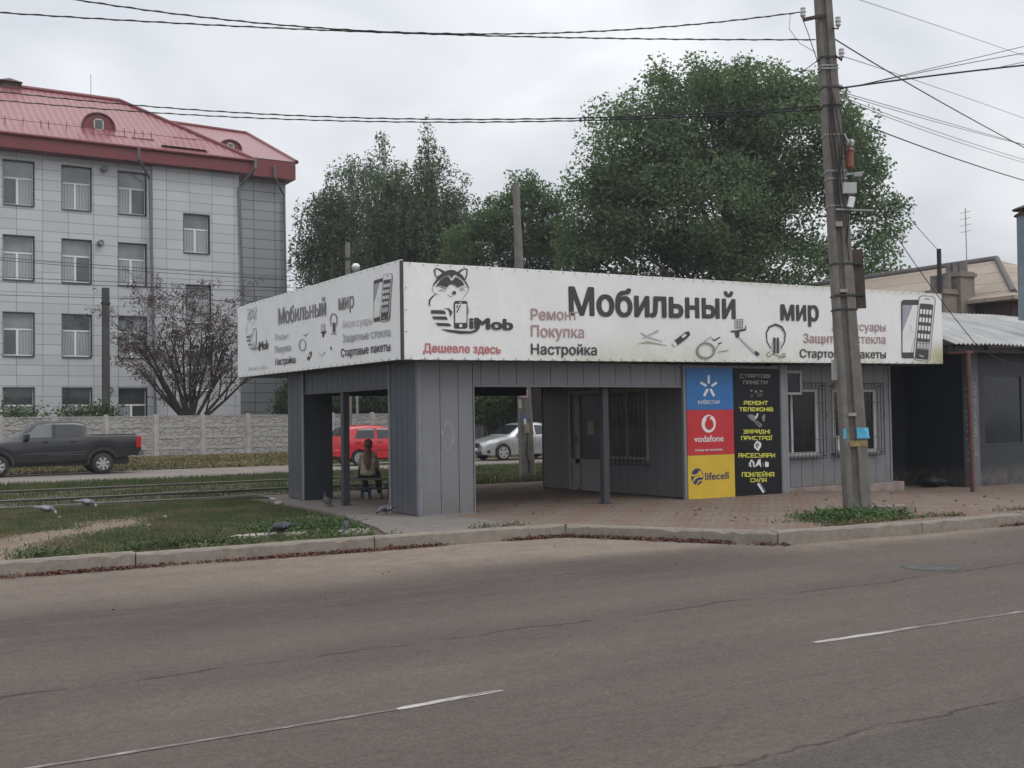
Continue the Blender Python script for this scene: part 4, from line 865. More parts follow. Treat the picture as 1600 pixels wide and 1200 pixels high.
b0 = at(1468, 520, 31); b1 = at(1467, 389, 31); mb = MB(); mb.tube([(b0[0], b0[1], 0), b1], [.075, .06], 8); tp = tag(mb.build('service_pole', mat('tarred_wood', (.03, .028, .027), .8)), 'thin black pole standing in front of the tan roofed house', 'pole')
# ------------------------------------------------------------------ office building on the left
def m_tiles():
    t = NT('facade_tiles', .38, .1, .5); x, y, z = t.xyz(); cv = t.n('ShaderNodeCombineXYZ'); t.l(x, cv.inputs[0]); t.l(z, cv.inputs[1])
    b = t.n('ShaderNodeTexBrick'); b.offset = 0; b.inputs['Scale'].default_value = 1; b.inputs['Brick Width'].default_value = 1.22; b.inputs['Row Height'].default_value = .52; b.inputs['Mortar Size'].default_value = .016; b.inputs['Bias'].default_value = 0
    b.inputs['Color1'].default_value = (.455, .468, .492, 1); b.inputs['Color2'].default_value = (.53, .54, .565, 1); b.inputs['Mortar'].default_value = (.22, .23, .24, 1); t.l(cv.outputs[0], b.inputs[0])
    c = t.mix(t.math('MULTIPLY', t.ramp(t.noise(1.5, 4, .6, (1, 1, .3)), .45, .75), .25), b.outputs[0], (.40, .415, .445)); t.color(c); t.bump(t.noise(.9, 2), .12, .05); return t.m
M['tiles'] = m_tiles()
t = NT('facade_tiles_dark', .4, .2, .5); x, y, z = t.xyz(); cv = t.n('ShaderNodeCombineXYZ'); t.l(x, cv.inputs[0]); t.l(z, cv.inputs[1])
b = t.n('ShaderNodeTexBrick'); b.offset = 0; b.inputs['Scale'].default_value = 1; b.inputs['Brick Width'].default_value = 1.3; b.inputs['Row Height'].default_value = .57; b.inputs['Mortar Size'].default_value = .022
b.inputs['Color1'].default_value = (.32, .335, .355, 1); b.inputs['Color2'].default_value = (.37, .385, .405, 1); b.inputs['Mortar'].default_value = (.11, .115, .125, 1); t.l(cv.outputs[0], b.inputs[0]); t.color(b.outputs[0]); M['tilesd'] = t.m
t = NT('red_metal_roof', .38, .15, .5); x, y, z = t.xyz()
wv = t.n('ShaderNodeTexWave'); wv.bands_direction = 'X'; wv.inputs['Scale'].default_value = .9; t.l(t.pos, wv.inputs[0])
c = t.mix(t.ramp(wv.outputs['Fac'], .55, .8), (.27, .098, .104), (.335, .148, .152)); wz = t.n('ShaderNodeTexWave'); wz.bands_direction = 'Z'; wz.inputs['Scale'].default_value = .8; t.l(t.pos, wz.inputs[0])
c = t.mix(t.math('MULTIPLY', t.ramp(wz.outputs['Fac'], .8, .95), .25), c, (.22, .06, .065)); t.color(c); t.bump(wv.outputs['Fac'], .6, .06); M['redroof'] = t.m
M['redfascia'] = mat('red_fascia', (.165, .024, .03), .45, .08, 1)
BY = 60.0
OB = thing('office_building', 'grey tiled four storey office building with red metal hipped roof and dormers', 'building', (12, 60, 0))
def pB(u, v, y=BY): p = ony(u, v, y); return p[0], p[2]
xs_ = [pB(5, 400)[0], pB(97, 400)[0], pB(185, 400)[0]]; ww = pB(53, 400)[0]-xs_[0]; stp = xs_[1]-xs_[0]
cols = [xs_[0]-2*stp, xs_[0]-stp]+xs_
zr = [(pB(30, 320.5)[1], pB(30, 251.5)[1]), (pB(30, 437)[1], pB(30, 368.5)[1]), (pB(30, 556)[1], pB(30, 488.4)[1]), (pB(30, 606)[1]-2.3, pB(30, 606)[1])]
XM, XM2 = pB(237, 400)[0], pB(372, 400)[0]
ZT = pB(100, 237)[1]
holes = [(x, x+ww, a, b) for x in cols for a, b in zr]
mb = MB()
for r in rects(-30, XM, 0, ZT, holes): mb.box(r[0], r[1], BY, BY+.35, r[2], r[3])
mb.build('wall', M['tiles'], OB)
YM = BY-.25
mwin = [(pB(287, 360, YM)[0], pB(327, 360, YM)[0], pB(305, 395, YM)[1], pB(305, 335, YM)[1]), (pB(291, 460, YM)[0], pB(329, 460, YM)[0], pB(305, 505, YM)[1], pB(305, 446, YM)[1]), (pB(293, 580, YM)[0], pB(331, 580, YM)[0], pB(305, 611, YM)[1], pB(305, 550, YM)[1])]
mb = MB()
for r in rects(XM, XM2, 0, ZT, mwin): mb.box(r[0], r[1], YM, YM+.35, r[2], r[3])
mb.box(XM, XM+.35, YM+.35, BY+.3, 0, ZT); mb.box(XM2-.3, XM2, YM+.35, 64, 0, ZT); mb.build('stair_wall', M['tiles'], OB)
X3 = pB(447, 400, 64)[0]; zg0_ = pB(462, 281, 63.0)[1]
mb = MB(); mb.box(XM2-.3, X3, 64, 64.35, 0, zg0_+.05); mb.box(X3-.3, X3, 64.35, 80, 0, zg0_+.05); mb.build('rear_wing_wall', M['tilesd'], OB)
rr = random.Random(8)
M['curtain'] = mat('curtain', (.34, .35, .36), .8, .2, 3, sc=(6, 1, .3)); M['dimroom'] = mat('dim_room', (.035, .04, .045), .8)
M['offglass'] = glass('office_glass', (.06, .066, .07), .05, .9); M['skyglass'] = glass('office_glass_sky_tint', (.20, .215, .235), .06, .9)  # skyglass: sky reflection painted as a pale base colour
t = NT('curtained_glass', .08, 0, .7); x, y, z = t.xyz(); wv = t.n('ShaderNodeTexWave'); wv.bands_direction = 'X'; wv.inputs['Scale'].default_value = 2.2; wv.inputs['Distortion'].default_value = 3; t.l(t.pos, wv.inputs[0])
t.color(t.mix(wv.outputs['Fac'], (.24, .255, .27), (.36, .375, .39))); M['curtglass'] = t.m
def office_window(x0, x1, z0, z1, Y, tr=.62):
    fr = MB(); w = .075; Yf = Y+.22; zt = z0+(z1-z0)*tr; xm = x0+(x1-x0)*.47
    fr.box(x0, x0+w*.6, Yf, Yf+.06, z0, z1); fr.box(x1-w*.6, x1, Yf, Yf+.06, z0, z1); fr.box(x0, x1, Yf, Yf+.06, z0, z0+w); fr.box(x0, x1, Yf, Yf+.06, z1-w*.5, z1); fr.box(x0, x1, Yf-.01, Yf+.06, zt-w*.5, zt+w*.5); fr.box(xm-w*.7, xm+w*.7, Yf-.012, Yf+.06, z0, zt)
    o = fr.build('window', M['white'], OB)
    for (a, b, c, d) in ((x0+.04, xm, z0+.05, zt), (xm, x1-.04, z0+.05, zt), (x0+.04, x1-.04, zt, z1-.03)):
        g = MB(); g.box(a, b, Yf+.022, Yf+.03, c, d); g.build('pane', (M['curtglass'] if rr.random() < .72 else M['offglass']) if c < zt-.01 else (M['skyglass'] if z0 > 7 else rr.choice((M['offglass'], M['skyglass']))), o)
    rv = MB(); rv.box(x0-.03, x0, Y-.012, Y+.3, z0-.05, z1+.04); rv.box(x1, x1+.04, Y-.012, Y+.3, z0-.05, z1+.04); rv.box(x0, x1, Y-.012, Y+.3, z1, z1+.04); rv.box(x0, x1, Y-.08, Y+.3, z0-.05, z0); rv.build('reveal', M['clad_blue_shade'], o)
for x in cols:
    for a, b in zr: office_window(x, x+ww, a, b, BY)
for q in mwin: office_window(*q, YM)
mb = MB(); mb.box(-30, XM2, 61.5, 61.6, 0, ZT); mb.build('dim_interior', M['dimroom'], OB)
# eaves, fascia and roofs
YE = 59.1; zf0, zf1 = pB(100, 239.5, YE)[1], pB(100, 218, YE)[1]; XE = pB(398, 260, YE)[0]
mb = MB(); mb.box(-31, XE, YE, YE+.12, zf0, zf1); mb.box(XE-.12, XE, YE+.12, 64, zf0, zf1); mb.box(-31, XE-.12, YE+.12, BY+.4, zf0, zf0+.08); mb.box(XM2, XE-.12, BY+.4, 63.2, zf0, zf0+.08); fa = mb.build('fascia', M['redfascia'], OB)
mb = MB(); mb.tube([(-31, YE-.08, zf1), (XE+.05, YE-.08, zf1)], .09, 8); mb.build('gutter', M['redfascia'], fa)
YR = 66.0; rx1, rzz = pB(186, 158, YR)
mb = MB(); c1 = (XE+.05, YE-.05, zf1+.02)
mb.add([(-31, YE-.05, zf1+.02), c1, (rx1, YR, rzz), (-31, YR, rzz), (XE+.05, 74, zf1), (-31, 74, zf1)], [(0, 1, 2, 3), (1, 4, 2), (3, 2, 4, 5)]); rf = mb.build('roof', M['redroof'], OB)
mb = MB(); mb.tube([(-31, YR, rzz+.03), (rx1, YR, rzz+.03), c1], .14, 8); mb.build('ridge_cap', MC['red_fascia'], rf)
YE2 = 63.0; X4, zg0 = pB(462, 281, YE2); zg1 = pB(462, 254, YE2)[1]
mb = MB(); mb.box(XM2+.1, X4, YE2, YE2+.12, zg0, zg1); mb.box(X4-.12, X4, YE2+.12, 80, zg0, zg1); mb.box(XM2+.1, X4-.12, YE2+.12, 64.4, zg0, zg0+.08); mb.build('fascia', M['redfascia'], OB)
r2 = pB(258, 196, 72); r3 = pB(385, 209, 72)
mb = MB(); c2 = (X4+.05, YE2-.05, zg1+.02); mb.add([(XM2-6, YE2-.05, zg1+.02), c2, (r3[0], 72, r3[1]), (r2[0]-3, 72, r3[1]+.15), (X4+.05, 82, zg1)], [(0, 1, 2, 3), (1, 4, 2)]); rf2 = mb.build('roof', M['redroof'], OB)
mb = MB(); mb.tube([(r2[0]-3, 72, r3[1]+.18), (r3[0], 72, r3[1]+.03), c2], .13, 8); mb.build('ridge_cap', MC['red_fascia'], rf2)
# small valley gable
g0 = pB(285, 205, 61.3); ga = pB(252, 226, 59.4); gb = pB(328, 235, 59.4)
mb = MB(); mb.add([(ga[0], 59.4, ga[1]), (gb[0], 59.4, gb[1]), (g0[0], 61.0, g0[1]), (g0[0], 64.5, g0[1]+.2)], [(0, 2, 3), (2, 1, 3), (0, 1, 2)]); mb.build('gable', M['redroof'], rf)
def dormer(u, v0, v1, w, Y, par):
    x, zt = pB(u, v0, Y); _, z0 = pB(u, v1, Y); mb = MB(); h = zt-z0; arc = [(x-w/2, z0)]+[(x+w/2*math.cos(a), z0+h*.35+h*.65*math.sin(a)) for a in np.linspace(PI, 0, 13)]+[(x+w/2, z0)]
    mb.prism(arc, lambda a, b, o: (a, Y+o, b), 3.2); d = mb.build('dormer', M['redfascia'], par)
    mb = MB(); mb.tube([(a, Y-.04, b) for a, b in arc], .06, 6); mb.build('dormer_trim', mat('maroon', (.10, .022, .026), .5), d)
    fr = MB(); q = w*.16; zc = z0+h*.42
    for (a, b, c, e) in ((x-q, x-q+.07, zc-q*1.2, zc+q*1.2), (x+q-.07, x+q, zc-q*1.2, zc+q*1.2), (x-q, x+q, zc-q*1.2, zc-q*1.2+.07), (x-q, x+q, zc+q*1.2-.07, zc+q*1.2)): fr.box(a, b, Y-.05, Y, c, e)
    o = fr.build('dormer_window', M['pvc'], d); g = MB(); g.box(x-q+.05, x+q-.05, Y-.03, Y-.02, zc-q*1.15, zc+q*1.15); g.build('pane', M['offglass'], o)
dormer(154, 177, 208, 1.6, 61.0, rf); dormer(360, 219, 238, 1.3, 65.0, rf2)
x, z = pB(15, 150, YR); mb = MB(); mb.box(x-.48, x+.48, YR-.4, YR+.5, z-1, z+.45); ch = mb.build('chimney', MC['maroon'], OB)
mb = MB(); mb.add([(x-.6, YR-.55, z+.7), (x+.6, YR-.55, z+.7), (x+.6, YR+.65, z+.7), (x-.6, YR+.65, z+.7), (x, YR, z+1.0)], [(0, 1, 4), (1, 2, 4), (2, 3, 4), (3, 0, 4), (3, 2, 1, 0)]); mb.box(x-.42, x+.42, YR-.35, YR+.45, z+.45, z+.7); mb.build('chimney_cap', mat('brown_cap', (.075, .05, .045), .7), ch)
x, z = pB(142, 157, YR); mb = MB(); mb.tube([(x, YR, z), (x, YR, z+1.5)], .02, 5); mb.build('aerial', M['steel'], rf)
mb = MB()
for (u0, u1) in ((2, 68), (70, 135), (140, 198), (204, 240)):
    a, b = pB(u0, 198+u0*.1, 60.4), pB(u1, 198+u1*.1, 60.4); mb.bar((a[0], 60.3, a[1]), (b[0], 60.3, b[1]), .05, .22)
    for u in np.linspace(u0+5, u1-5, 3): c = pB(u, 196+u*.1, 60.4); mb.tube([(c[0], 60.25, c[1]-.3), (c[0], 60.2, c[1]+.45)], .02, 4)
a, b = pB(0, 186, 60.4), pB(330, 222, 60.4); mb.tube([(a[0], 60.2, a[1]), (b[0], 60.2, b[1])], .015, 4); mb.build('snow_guard', M['redfascia'], rf)
def downpipe(us, Y, m='steelpipe'):
    pts = [pB(u, v, Y+o) for u, v, o in us]; mb = MB(); mb.tube([(p[0], Y+u[2], p[1]) for p, u in zip(pts, us)], .075, 8); mb.build('downpipe', mat('pipe_grey', (.16, .165, .175), .45, .1, 2, .3), OB)
downpipe([(217, 230, -1.1), (217, 247, -1.0), (234, 280, -.1), (243, 648, -.1)], BY-.3)
downpipe([(400, 246, -1.0), (399, 262, -1.0), (374, 293, -.1), (380, 500, -.1)], BY-.3)
downpipe([(428, 258, -1.1), (429, 276, -1.0), (444, 306, -.1), (450, 640, -.1)], 63.9)
for (u, v) in ((162, 265), (156, 380), (171, 609)): a = pB(u, v); mb = MB(); mb.lathe([(.02, .0), (.16, .02), (.16, .3), (.11, .34), (.001, .3)], (a[0], BY-.02, a[1]), 'Y', 12); mb.build('vent_hood', mat('vent_steel', (.2, .2, .2), .5), OB)
# ------------------------------------------------------------------ concrete panel fence
t = NT('fence_stone', .9, 0, .2); x, y, z = t.xyz(); cv = t.n('ShaderNodeCombineXYZ'); t.l(x, cv.inputs[0]); t.l(t.math('MULTIPLY', z, 1.9), cv.inputs[1])
nn = t.n('ShaderNodeTexNoise'); nn.inputs['Scale'].default_value = 2.5; t.l(cv.outputs[0], nn.inputs[0]); ad = t.n('ShaderNodeVectorMath'); ad.operation = 'MULTIPLY_ADD'; t.l(nn.outputs['Color'], ad.inputs[0]); ad.inputs[1].default_value = (.35, .35, 0); t.l(cv.outputs[0], ad.inputs[2])
vo = t.n('ShaderNodeTexVoronoi'); vo.feature = 'DISTANCE_TO_EDGE'; vo.inputs['Scale'].default_value = 3.1; t.l(ad.outputs[0], vo.inputs[0])
ed = t.ramp(vo.outputs['Distance'], .0, .075); st = t.ramp(t.noise(1.4, 5, .65), .3, .72)
c = t.mix(st, (.325, .31, .297), (.395, .38, .366)); c = t.mix(t.math('MULTIPLY', t.math('SUBTRACT', 1., ed), .3), c, (.19, .18, .17)); t.color(c); t.bump(ed, .9, .04); M['fstone'] = t.m
FN = thing('concrete_fence', 'long grey concrete panel fence with crazy paving relief behind the parked cars', 'fence', (10, 48.8, .3))
FY_ = 48.8; xa = ony(85, 680, FY_)[0]; sp = (ony(387, 680, FY_)[0]-xa)/4; fx = [xa+sp*k for k in range(-9, 11)]; fx = [x for x in fx if x < 31]
for i, x in enumerate(fx):
    mb = MB(); mb.bbox(x-.085, x+.085, FY_-.09, FY_+.09, .0, 2.05, .015); mb.build('fence_post', M['fence'], FN)
    if i < len(fx)-1:
        mb = MB(); a, b = x+.09, fx[i+1]-.09
        for k in range(4):
            z0 = .12+k*.47; mb.box(a, b, FY_-.03, FY_+.03, z0, z0+.455, 0)
            for (p, q, r_, s_) in ((a, b, z0, z0+.04), (a, b, z0+.415, z0+.455), (a, a+.05, z0+.04, z0+.415), (b-.05, b, z0+.04, z0+.415)): mb.box(p, q, FY_-.048, FY_-.031, r_, s_, 1)
        mb.build('fence_panel', [M['fstone'], M['fence']], FN)
xg = fx[-1]; g = thing('metal_gate', 'dark sheet metal gate beside the fence end, behind the silver car', 'gate', (xg+.8, FY_, .2)); mb = MB(); mb.box(xg+.1, xg+2.3, FY_, FY_+.05, .15, 1.85); mb.build('gate_leaf', mat('gate_dark', (.05, .055, .062), .6), g); mb = MB(); mb.box(xg+.1, xg+.2, FY_-.04, FY_-.001, .1, 1.95); mb.build('gate_frame', M['rust'], g); mb = MB(); mb.box(xg+1.2, xg+1.28, FY_-.03, FY_-.001, .15, 1.85); mb.build('gate_frame', M['rust'], g)
wx = ony(833, 640, 52)[0]; wb = thing('plain_outbuilding', 'plain pale rendered outbuilding seen through the waiting area beside the leaning pole', 'building', (wx, 52, 0)); mb = MB(); mb.box(wx, wx+9, 52, 58, 0, 4.3); mb.build('wall', mat('pale_render', (.32, .305, .285), .9, .1, .8), wb); mb = MB(); mb.box(wx-.3, wx+9.3, 51.6, 58.4, 4.3, 4.5); mb.build('roof', M['soffit'], wb)
# ------------------------------------------------------------------ poles
def recess_pole(base, top, w0, w1, name, label, parent_group=None, d=.8):
    """tapered concrete pole of H-like section with a stepped recess on one face"""
    p = thing(name, label, 'utility pole', tuple(base), parent_group); mb = MB(); a, b = Vector(base), Vector(top); rings = []; n = 26; rr = random.Random(int(w0*1000))
    ex = Vector((.848, -.529, 0)); ey = Vector((.529, .848, 0))
    for i in range(n+1):
        t_ = i/n; c = a.lerp(b, t_); w = w0+(w1-w0)*t_; dd = w*d; k = w/2; h = dd/2; r = w*.17 if .03 < t_ < .97 else w*.02
        prof = [(-k, -h), (-k*.82, -h*1.06), (-k*.55, -h*1.06), (-k*.46, -h*1.06+r), (k*.0, -h*1.06+r), (k*.1, -h*1.06), (k*.85, -h*1.06), (k, -h*.9), (k, h), (-k, h)]
        rings.append([c+ex*(x+rr.uniform(-.004, .004))+ey*y for x, y in prof])
    mb.rings(rings); mb.build('shaft', M['pole'], p); return p, a, b
PA = Vector(gnd(1341, 801)); PTm = Vector(at(1284, -30, 18.0))
PO, pa, pb_ = recess_pole((PA.x, PA.y, -.1), PTm, .385, .235, 'utility_pole', 'leaning grey concrete pole at the kerb before the banner, carrying boxes and cables')
ER, EF = Vector((.848, -.529, 0)), Vector((.529, .848, 0))
def onpole(v):   # point on the pole axis at picture height v
    best = min((abs((lambda c: CY+F*c[1]/c[2])(RM.T @ (np.array(pa.lerp(pb_, t_))-CP))-v), t_) for t_ in np.linspace(0, 1, 700)); t_ = best[1]; return pa.lerp(pb_, t_), .385+(.235-.385)*t_
PXM = lambda px: px*18/F     # picture px to metres at the pole
def band(mb, v, r=.006, h=.022):
    c, w = onpole(v); k, q = w/2+.006, w*.42+.006
    for s in (-1, 1): mb.bar(c-ER*k+EF*q*s, c+ER*k+EF*q*s, .01, h); mb.bar(c+ER*k*s-EF*q, c+ER*k*s+EF*q, .01, h)
for v in (105, 110, 213, 269, 281, 323): mb = MB(); band(mb, v); mb.build('steel_band', M['steel'], PO)
for v in (139, 167, 92, 485, 413, 463): mb = MB(); band(mb, v, h=.03); mb.build('clamp', M['black'], PO)
for v, e in ((456, .05), (648, .05), (352, .08)): mb = MB(); c, w = onpole(v); mb.bar(c-ER*w*.28-EF*w*.42, c+ER*w*.08-EF*w*.42, .05, e); mb.build('step_block', M['slab'], PO)
def offp(v, dx, df=-.2): c, w = onpole(v); return c+ER*PXM(dx)+EF*df
mb = MB(); c = onpole(28)[0]; mb.bar(c-ER*.02-EF*.14, offp(34, -36, -.12)+Vector((0, 0, 0)), .05, .05); cr_ = mb.build('cross_arm', M['rust'], PO)
def insul(p): m = MB(); m.lathe([(.02, -.09), (.045, -.06), (.035, -.03), (.05, .0), (.038, .03), (.045, .06), (.015, .085)], p, seg=10); m.build('insulator', mat('porcelain', (.5, .5, .48), .3, .1), PO)
q1 = offp(22, -36, -.12); insul(q1); q2 = offp(40, 15); q3 = offp(89, 17); insul(q2); insul(q3)
mb = MB()
for q_, v in ((q2, 48), (q3, 90)): c, w = onpole(v); mb.tube([c+ER*w*.4-EF*.1, q_-Vector((0, 0, .12)), q_-Vector((0, 0, .05))], .014, 6)
mb.build('bracket', M['rust'], PO)
mb = MB(); c = offp(298, 15, -.17); mb.obox(c, (.21, .13, .17), Matrix.Rotation(-.55, 3, 'Z')); jb = mb.build('junction_box', mat('box_cream', (.42, .42, .41), .5, .1), PO)
mb = MB(); mb.obox(offp(320, 16, -.2), (.09, .07, .17), Matrix.Rotation(-.55, 3, 'Z') @ Matrix.Rotation(.22, 3, 'Y')); mb.build('sensor_box', M['white'], PO)
mb = MB(); c = offp(248, 22, -.1); mb.rings([[c+ER*r*math.cos(a)+EF*r*math.sin(a)+Vector((0, 0, z)) for a in np.linspace(0, 2*PI, 11)[:-1]] for r, z in ((.03, -.2), (.062, -.16), (.062, .06), (.075, .1), (.02, .19))]); mb.build('orange_casing', mat('orange_plastic', (.235, .075, .045), .5, .4, 12), PO)
mb = MB(); c = offp(226, 24, -.1); mb.rings([[c+ER*r*math.cos(a)+EF*r*math.sin(a)+Vector((0, 0, z)) for a in np.linspace(0, 2*PI, 11)[:-1]] for r, z in ((.02, -.06), (.05, -.05), (.07, .0), (.06, .05), (.02, .06))]); mb.build('lamp_cap', mat('lamp_white', (.45, .45, .44), .4), PO)
mb = MB(); c = offp(277, 31, -.12); mb.obox(c, (.13, .1, .05), Matrix.Rotation(-.55, 3, 'Z')); mb.bar(offp(275, 12, -.1), offp(272, 42, -.1), .03, .03); mb.bar(offp(330, -8, -.2), offp(331, 55, -.05), .025, .025); mb.bar(offp(213, 14, -.15), offp(226, 20, -.12), .03, .03); mb.build('bracket', M['steel'], PO)
mb = MB(); c = offp(577, -20, .05); mb.obox(c, (.07, .1, .33), Matrix.Rotation(-.55, 3, 'Z')); mb.build('meter_box', mat('box_pale', (.40, .40, .40), .5), PO)
mb = MB(); rr = random.Random(6)
for k in range(5):
    v0 = 140+k*6; pts = [offp(v, -6+k*4+3*math.sin(v*.05+k), -.155) for v in np.linspace(v0, 310+k*25, 9)]; mb.tube(pts, .008, 5)
mb.tube([offp(v, dx, -.18) for v, dx in ((235, 5), (245, 4), (252, 9), (250, 16), (236, 19), (222, 22))], .009, 5)
mb.build('wiring', M['cable'], PO)
t = NT('cyan_leaflet', .6); t.color(t.mix(t.ramp(t.noise(9, 4), .4, .65), (.05, .36, .56), (.11, .46, .64))); M['cyan'] = t.m
mb = MB()
c, w = onpole(676); x0, x1 = c+ER*w*.03-EF*w*.44, c+ER*w*.52-EF*w*.435; n = Vector((0, 0, 1))
def leaflet(mb, c, w, s0, s1, z0, z1, curl=.0):
    vs = []
    for j in range(4):
        for i in range(5):
            s = s0+(s1-s0)*i/4; z = z0+(z1-z0)*j/3; vs.append(c+ER*w*s-EF*(w*.44+.004+curl*(i/4)**2*(1-j/3)+.003*math.sin(i*2+j))+Vector((0, 0, z)))
    o = len(mb.v); mb.v += [tuple(v) for v in vs]+[tuple(v+EF*.002) for v in vs]
    for j in range(3):
        for i in range(4): a = o+j*5+i; mb.f.append((a, a+1, a+6, a+5)); mb.m.append(0); a += 20; mb.f.append((a+5, a+6, a+1, a)); mb.m.append(0)
leaflet(mb, c, w, .05, .56, -.085, .085, .05); tag(mb.build('leaflet', M['cyan']), 'bright blue paper leaflet taped to the right face of the leaning kerb pole', 'leaflet')
mb = MB(); leaflet(mb, c, w, -.54, -.40, -.09, .075); tag(mb.build('leaflet', M['cyan']), 'narrow torn blue leaflet strip on the left edge of the leaning kerb pole', 'leaflet')
mb = MB(); c, w = onpole(692); leaflet(mb, c, w, -.3, .5, -.05, .04); mb.build('glue_stain', mat('yellow_stain', (.26, .21, .09), .8, .4, 14), PO)
mb = MB(); c, w = onpole(790); mb.tube([c+ER*(w*.5+.02+.03*math.cos(a))-EF*.12+Vector((0, 0, .04*math.sin(a))) for a in np.linspace(0, 2*PI, 11)], .009, 5); mb.build('rusty_hoop', M['rust'], PO)
# brown sign seen from behind, strapped to the pole
c, w = onpole(437); rs = thing('road_sign', 'brown rusty road sign plate seen edge on, strapped to the leaning kerb pole', 'sign', tuple(c+ER*.3))
mb = MB(); a = Matrix.Rotation(-.55, 3, 'Z'); cc = c+ER*(w/2+.09)-EF*.02+Vector((0, 0, 0)); mb.obox(cc, (.20, .03, .95), a @ Matrix.Rotation(-.035, 3, 'Y')); mb.build('plate', M['rust'], rs)
for dz in (.25, -.25): mb = MB(); mb.bar(c+ER*(w/2-.02)-EF*.06+Vector((0, 0, dz)), cc+ER*.08-EF*.03+Vector((0, 0, dz)), .03, .05); mb.build('rail', M['black'], rs)
# old pole seen through the waiting area, with posters
b0 = gnd(824, 742); dpt = float((RM.T @ (b0-CP))[2]); t0 = Vector(at(806, 288, dpt))
OP = thing('old_pole', 'cracked concrete pole with torn notices, seen through the waiting area and above the banner', 'utility pole', tuple(b0))
mb = MB(); rings = []; rr = random.Random(3)
for i in range(15):
    t_ = i/14; c = Vector(b0).lerp(t0, t_); k = .245+(.105-.245)*min(1, t_*1.1); rings.append([c+Vector((math.cos(a)*k*(1+rr.uniform(-.04, .04)), math.sin(a)*k*.9, -.05 if i == 0 else 0)) for a in np.linspace(PI/8, 2*PI+PI/8, 9)[:-1]])
mb.rings(rings); mb.build('shaft', M['pole'], OP)
mb = MB(); c = Vector(b0); mb.tube([c+ER*(.0+dx)-EF*(.245-z*.018)+Vector((0, 0, z)) for dx, z in ((.03, .05), (.05, .35), (-.02, .6), (.0, .95), (.03, 1.25))], [.02, .03, .022, .026, .006], 5); mb.build('crack', M['black'], OP)
def wrapnote(nm, z0, z1, a0, a1, m):
    mb = MB(); c = Vector(b0); vs = []
    for j in range(2):
        z = (z0, z1)[j]; cz = c.lerp(t0, z/t0.z); k = .245+(.105-.245)*z/t0.z*1.1+.006
        for i in range(7): a = a0+(a1-a0)*i/6; vs.append(cz+ER*k*math.sin(a)-EF*k*math.cos(a))
    mb.add(vs, [(i, i+1, i+8, i+7) for i in range(6)]); mb.build(nm, m, OP)
wrapnote('torn_notice', 1.52, 1.72, -.9, .9, mat('notice_blue', (.12, .15, .21), .8, .4, 8)); wrapnote('torn_notice', 1.20, 1.50, -.1, .5, mat('notice_pink', (.36, .30, .26), .8, .2, 8)); wrapnote('torn_notice', 1.44, 1.6, -.2, .12, M['white']); wrapnote('round_sticker', 2.2, 2.42, -.6, .5, mat('sticker_pink', (.5, .36, .34), .7, .3, 16)); wrapnote('torn_notice', 1.9, 2.15, -.9, -.4, mat('paste_white', (.38, .37, .35), .8, .3, 12))
for (u, v0, v1, d, r, lab, m) in ((543, 379, 690, 47.5, .115, 'slim grey concrete post rising behind the side banner', 'pole'), (165, 450, 700, 50.6, .17, 'dark square concrete post standing behind the fence near the pickup', 'darkpole')):
    tp = at(u, v0, d); p = thing('concrete_post', lab, 'post', (tp[0], tp[1], 0)); mb = MB(); mm = M['pole'] if m == 'pole' else mat('dark_concrete', (.06, .06, .058), .9, .3, 2)
    mb.tube([(tp[0], tp[1], 0), (tp[0], tp[1], tp[2])], [r*1.1, r], 8); mb.build('shaft', mm, p)
    mb = MB(); mb.lathe([(r*1.25, tp[2]-.75), (r*1.25, tp[2]-.65)], (tp[0], tp[1], 0), seg=8); mb.build('clamp', M['black'], p)
tp = at(556, 421, 46.5); p = thing('garden_lamp', 'white dome topped street lamp peeping over the side banner', 'lamp', (tp[0], tp[1], 0))
mb = MB(); mb.tube([(tp[0], tp[1], 0), (tp[0], tp[1], tp[2]-.1)], .05, 8); mb.build('lamp_post', M['steel'], p)
mb = MB(); mb.lathe([(.1, tp[2]-.12), (.17, tp[2]), (.16, tp[2]+.1)], (tp[0], tp[1], 0), seg=14); mb.build('globe', mat('milky_globe', (.3, .3, .3), .3), p)
mb = MB(); mb.lathe([(.175, tp[2]+.1), (.16, tp[2]+.17), (.1, tp[2]+.24), (.02, tp[2]+.26)], (tp[0], tp[1], 0), seg=14); mb.build('lamp_shade', M['white'], p)
# ------------------------------------------------------------------ overhead cables: each spans between supports in space
def cable(pts, r, label, m='cable', group='overhead cables', knots=False):
    r = r*(.72 if knots else .55 if m == 'cable_grey' else .7); P = [Vector(at(*p)) for p in pts]; out = []; off = lambda p: p[0] < 0 or p[0] > 1600 or p[1] < 0 or p[2] == 38
    if len(P) == 2: out = [P[0].lerp(P[1], t_) for t_ in np.linspace(0, 1, 10)]
    else:       # parabola-like through three points
        a, b, c = P; s = (b-a).length/((b-a).length+(c-b).length)
        for t_ in np.linspace(0, 1, 40):
            l0 = (t_-s)*(t_-1)/(s*1.); l1 = t_*(t_-1)/(s*(s-1)); l2 = t_*(t_-s)/(1-s); out.append(a*l0+b*l1+c*l2)
    if off(pts[0]): out.insert(0, out[0]+(out[0]-out[1]).normalized()*16)      # runs on to supports out of sight
    if off(pts[-1]): out.append(out[-1]+(out[-1]-out[-2]).normalized()*16)
    mb = MB(); mb.tube(out, r, 6)
    if knots:   # twisted pair: a second strand wound round the first
        n = len(out); fine = [out[int(i)]*(1-(i-int(i)))+out[min(int(i)+1, n-1)]*(i-int(i)) for i in np.linspace(0, n-1, n*7)]
        mb.tube([p+Vector((0, math.cos(i*.75), math.sin(i*.75)))*r*1.1 for i, p in enumerate(fine)], r*.75, 5)
    return tag(mb.build('overhead_cable', M[m], None, True), label, 'cable', group)
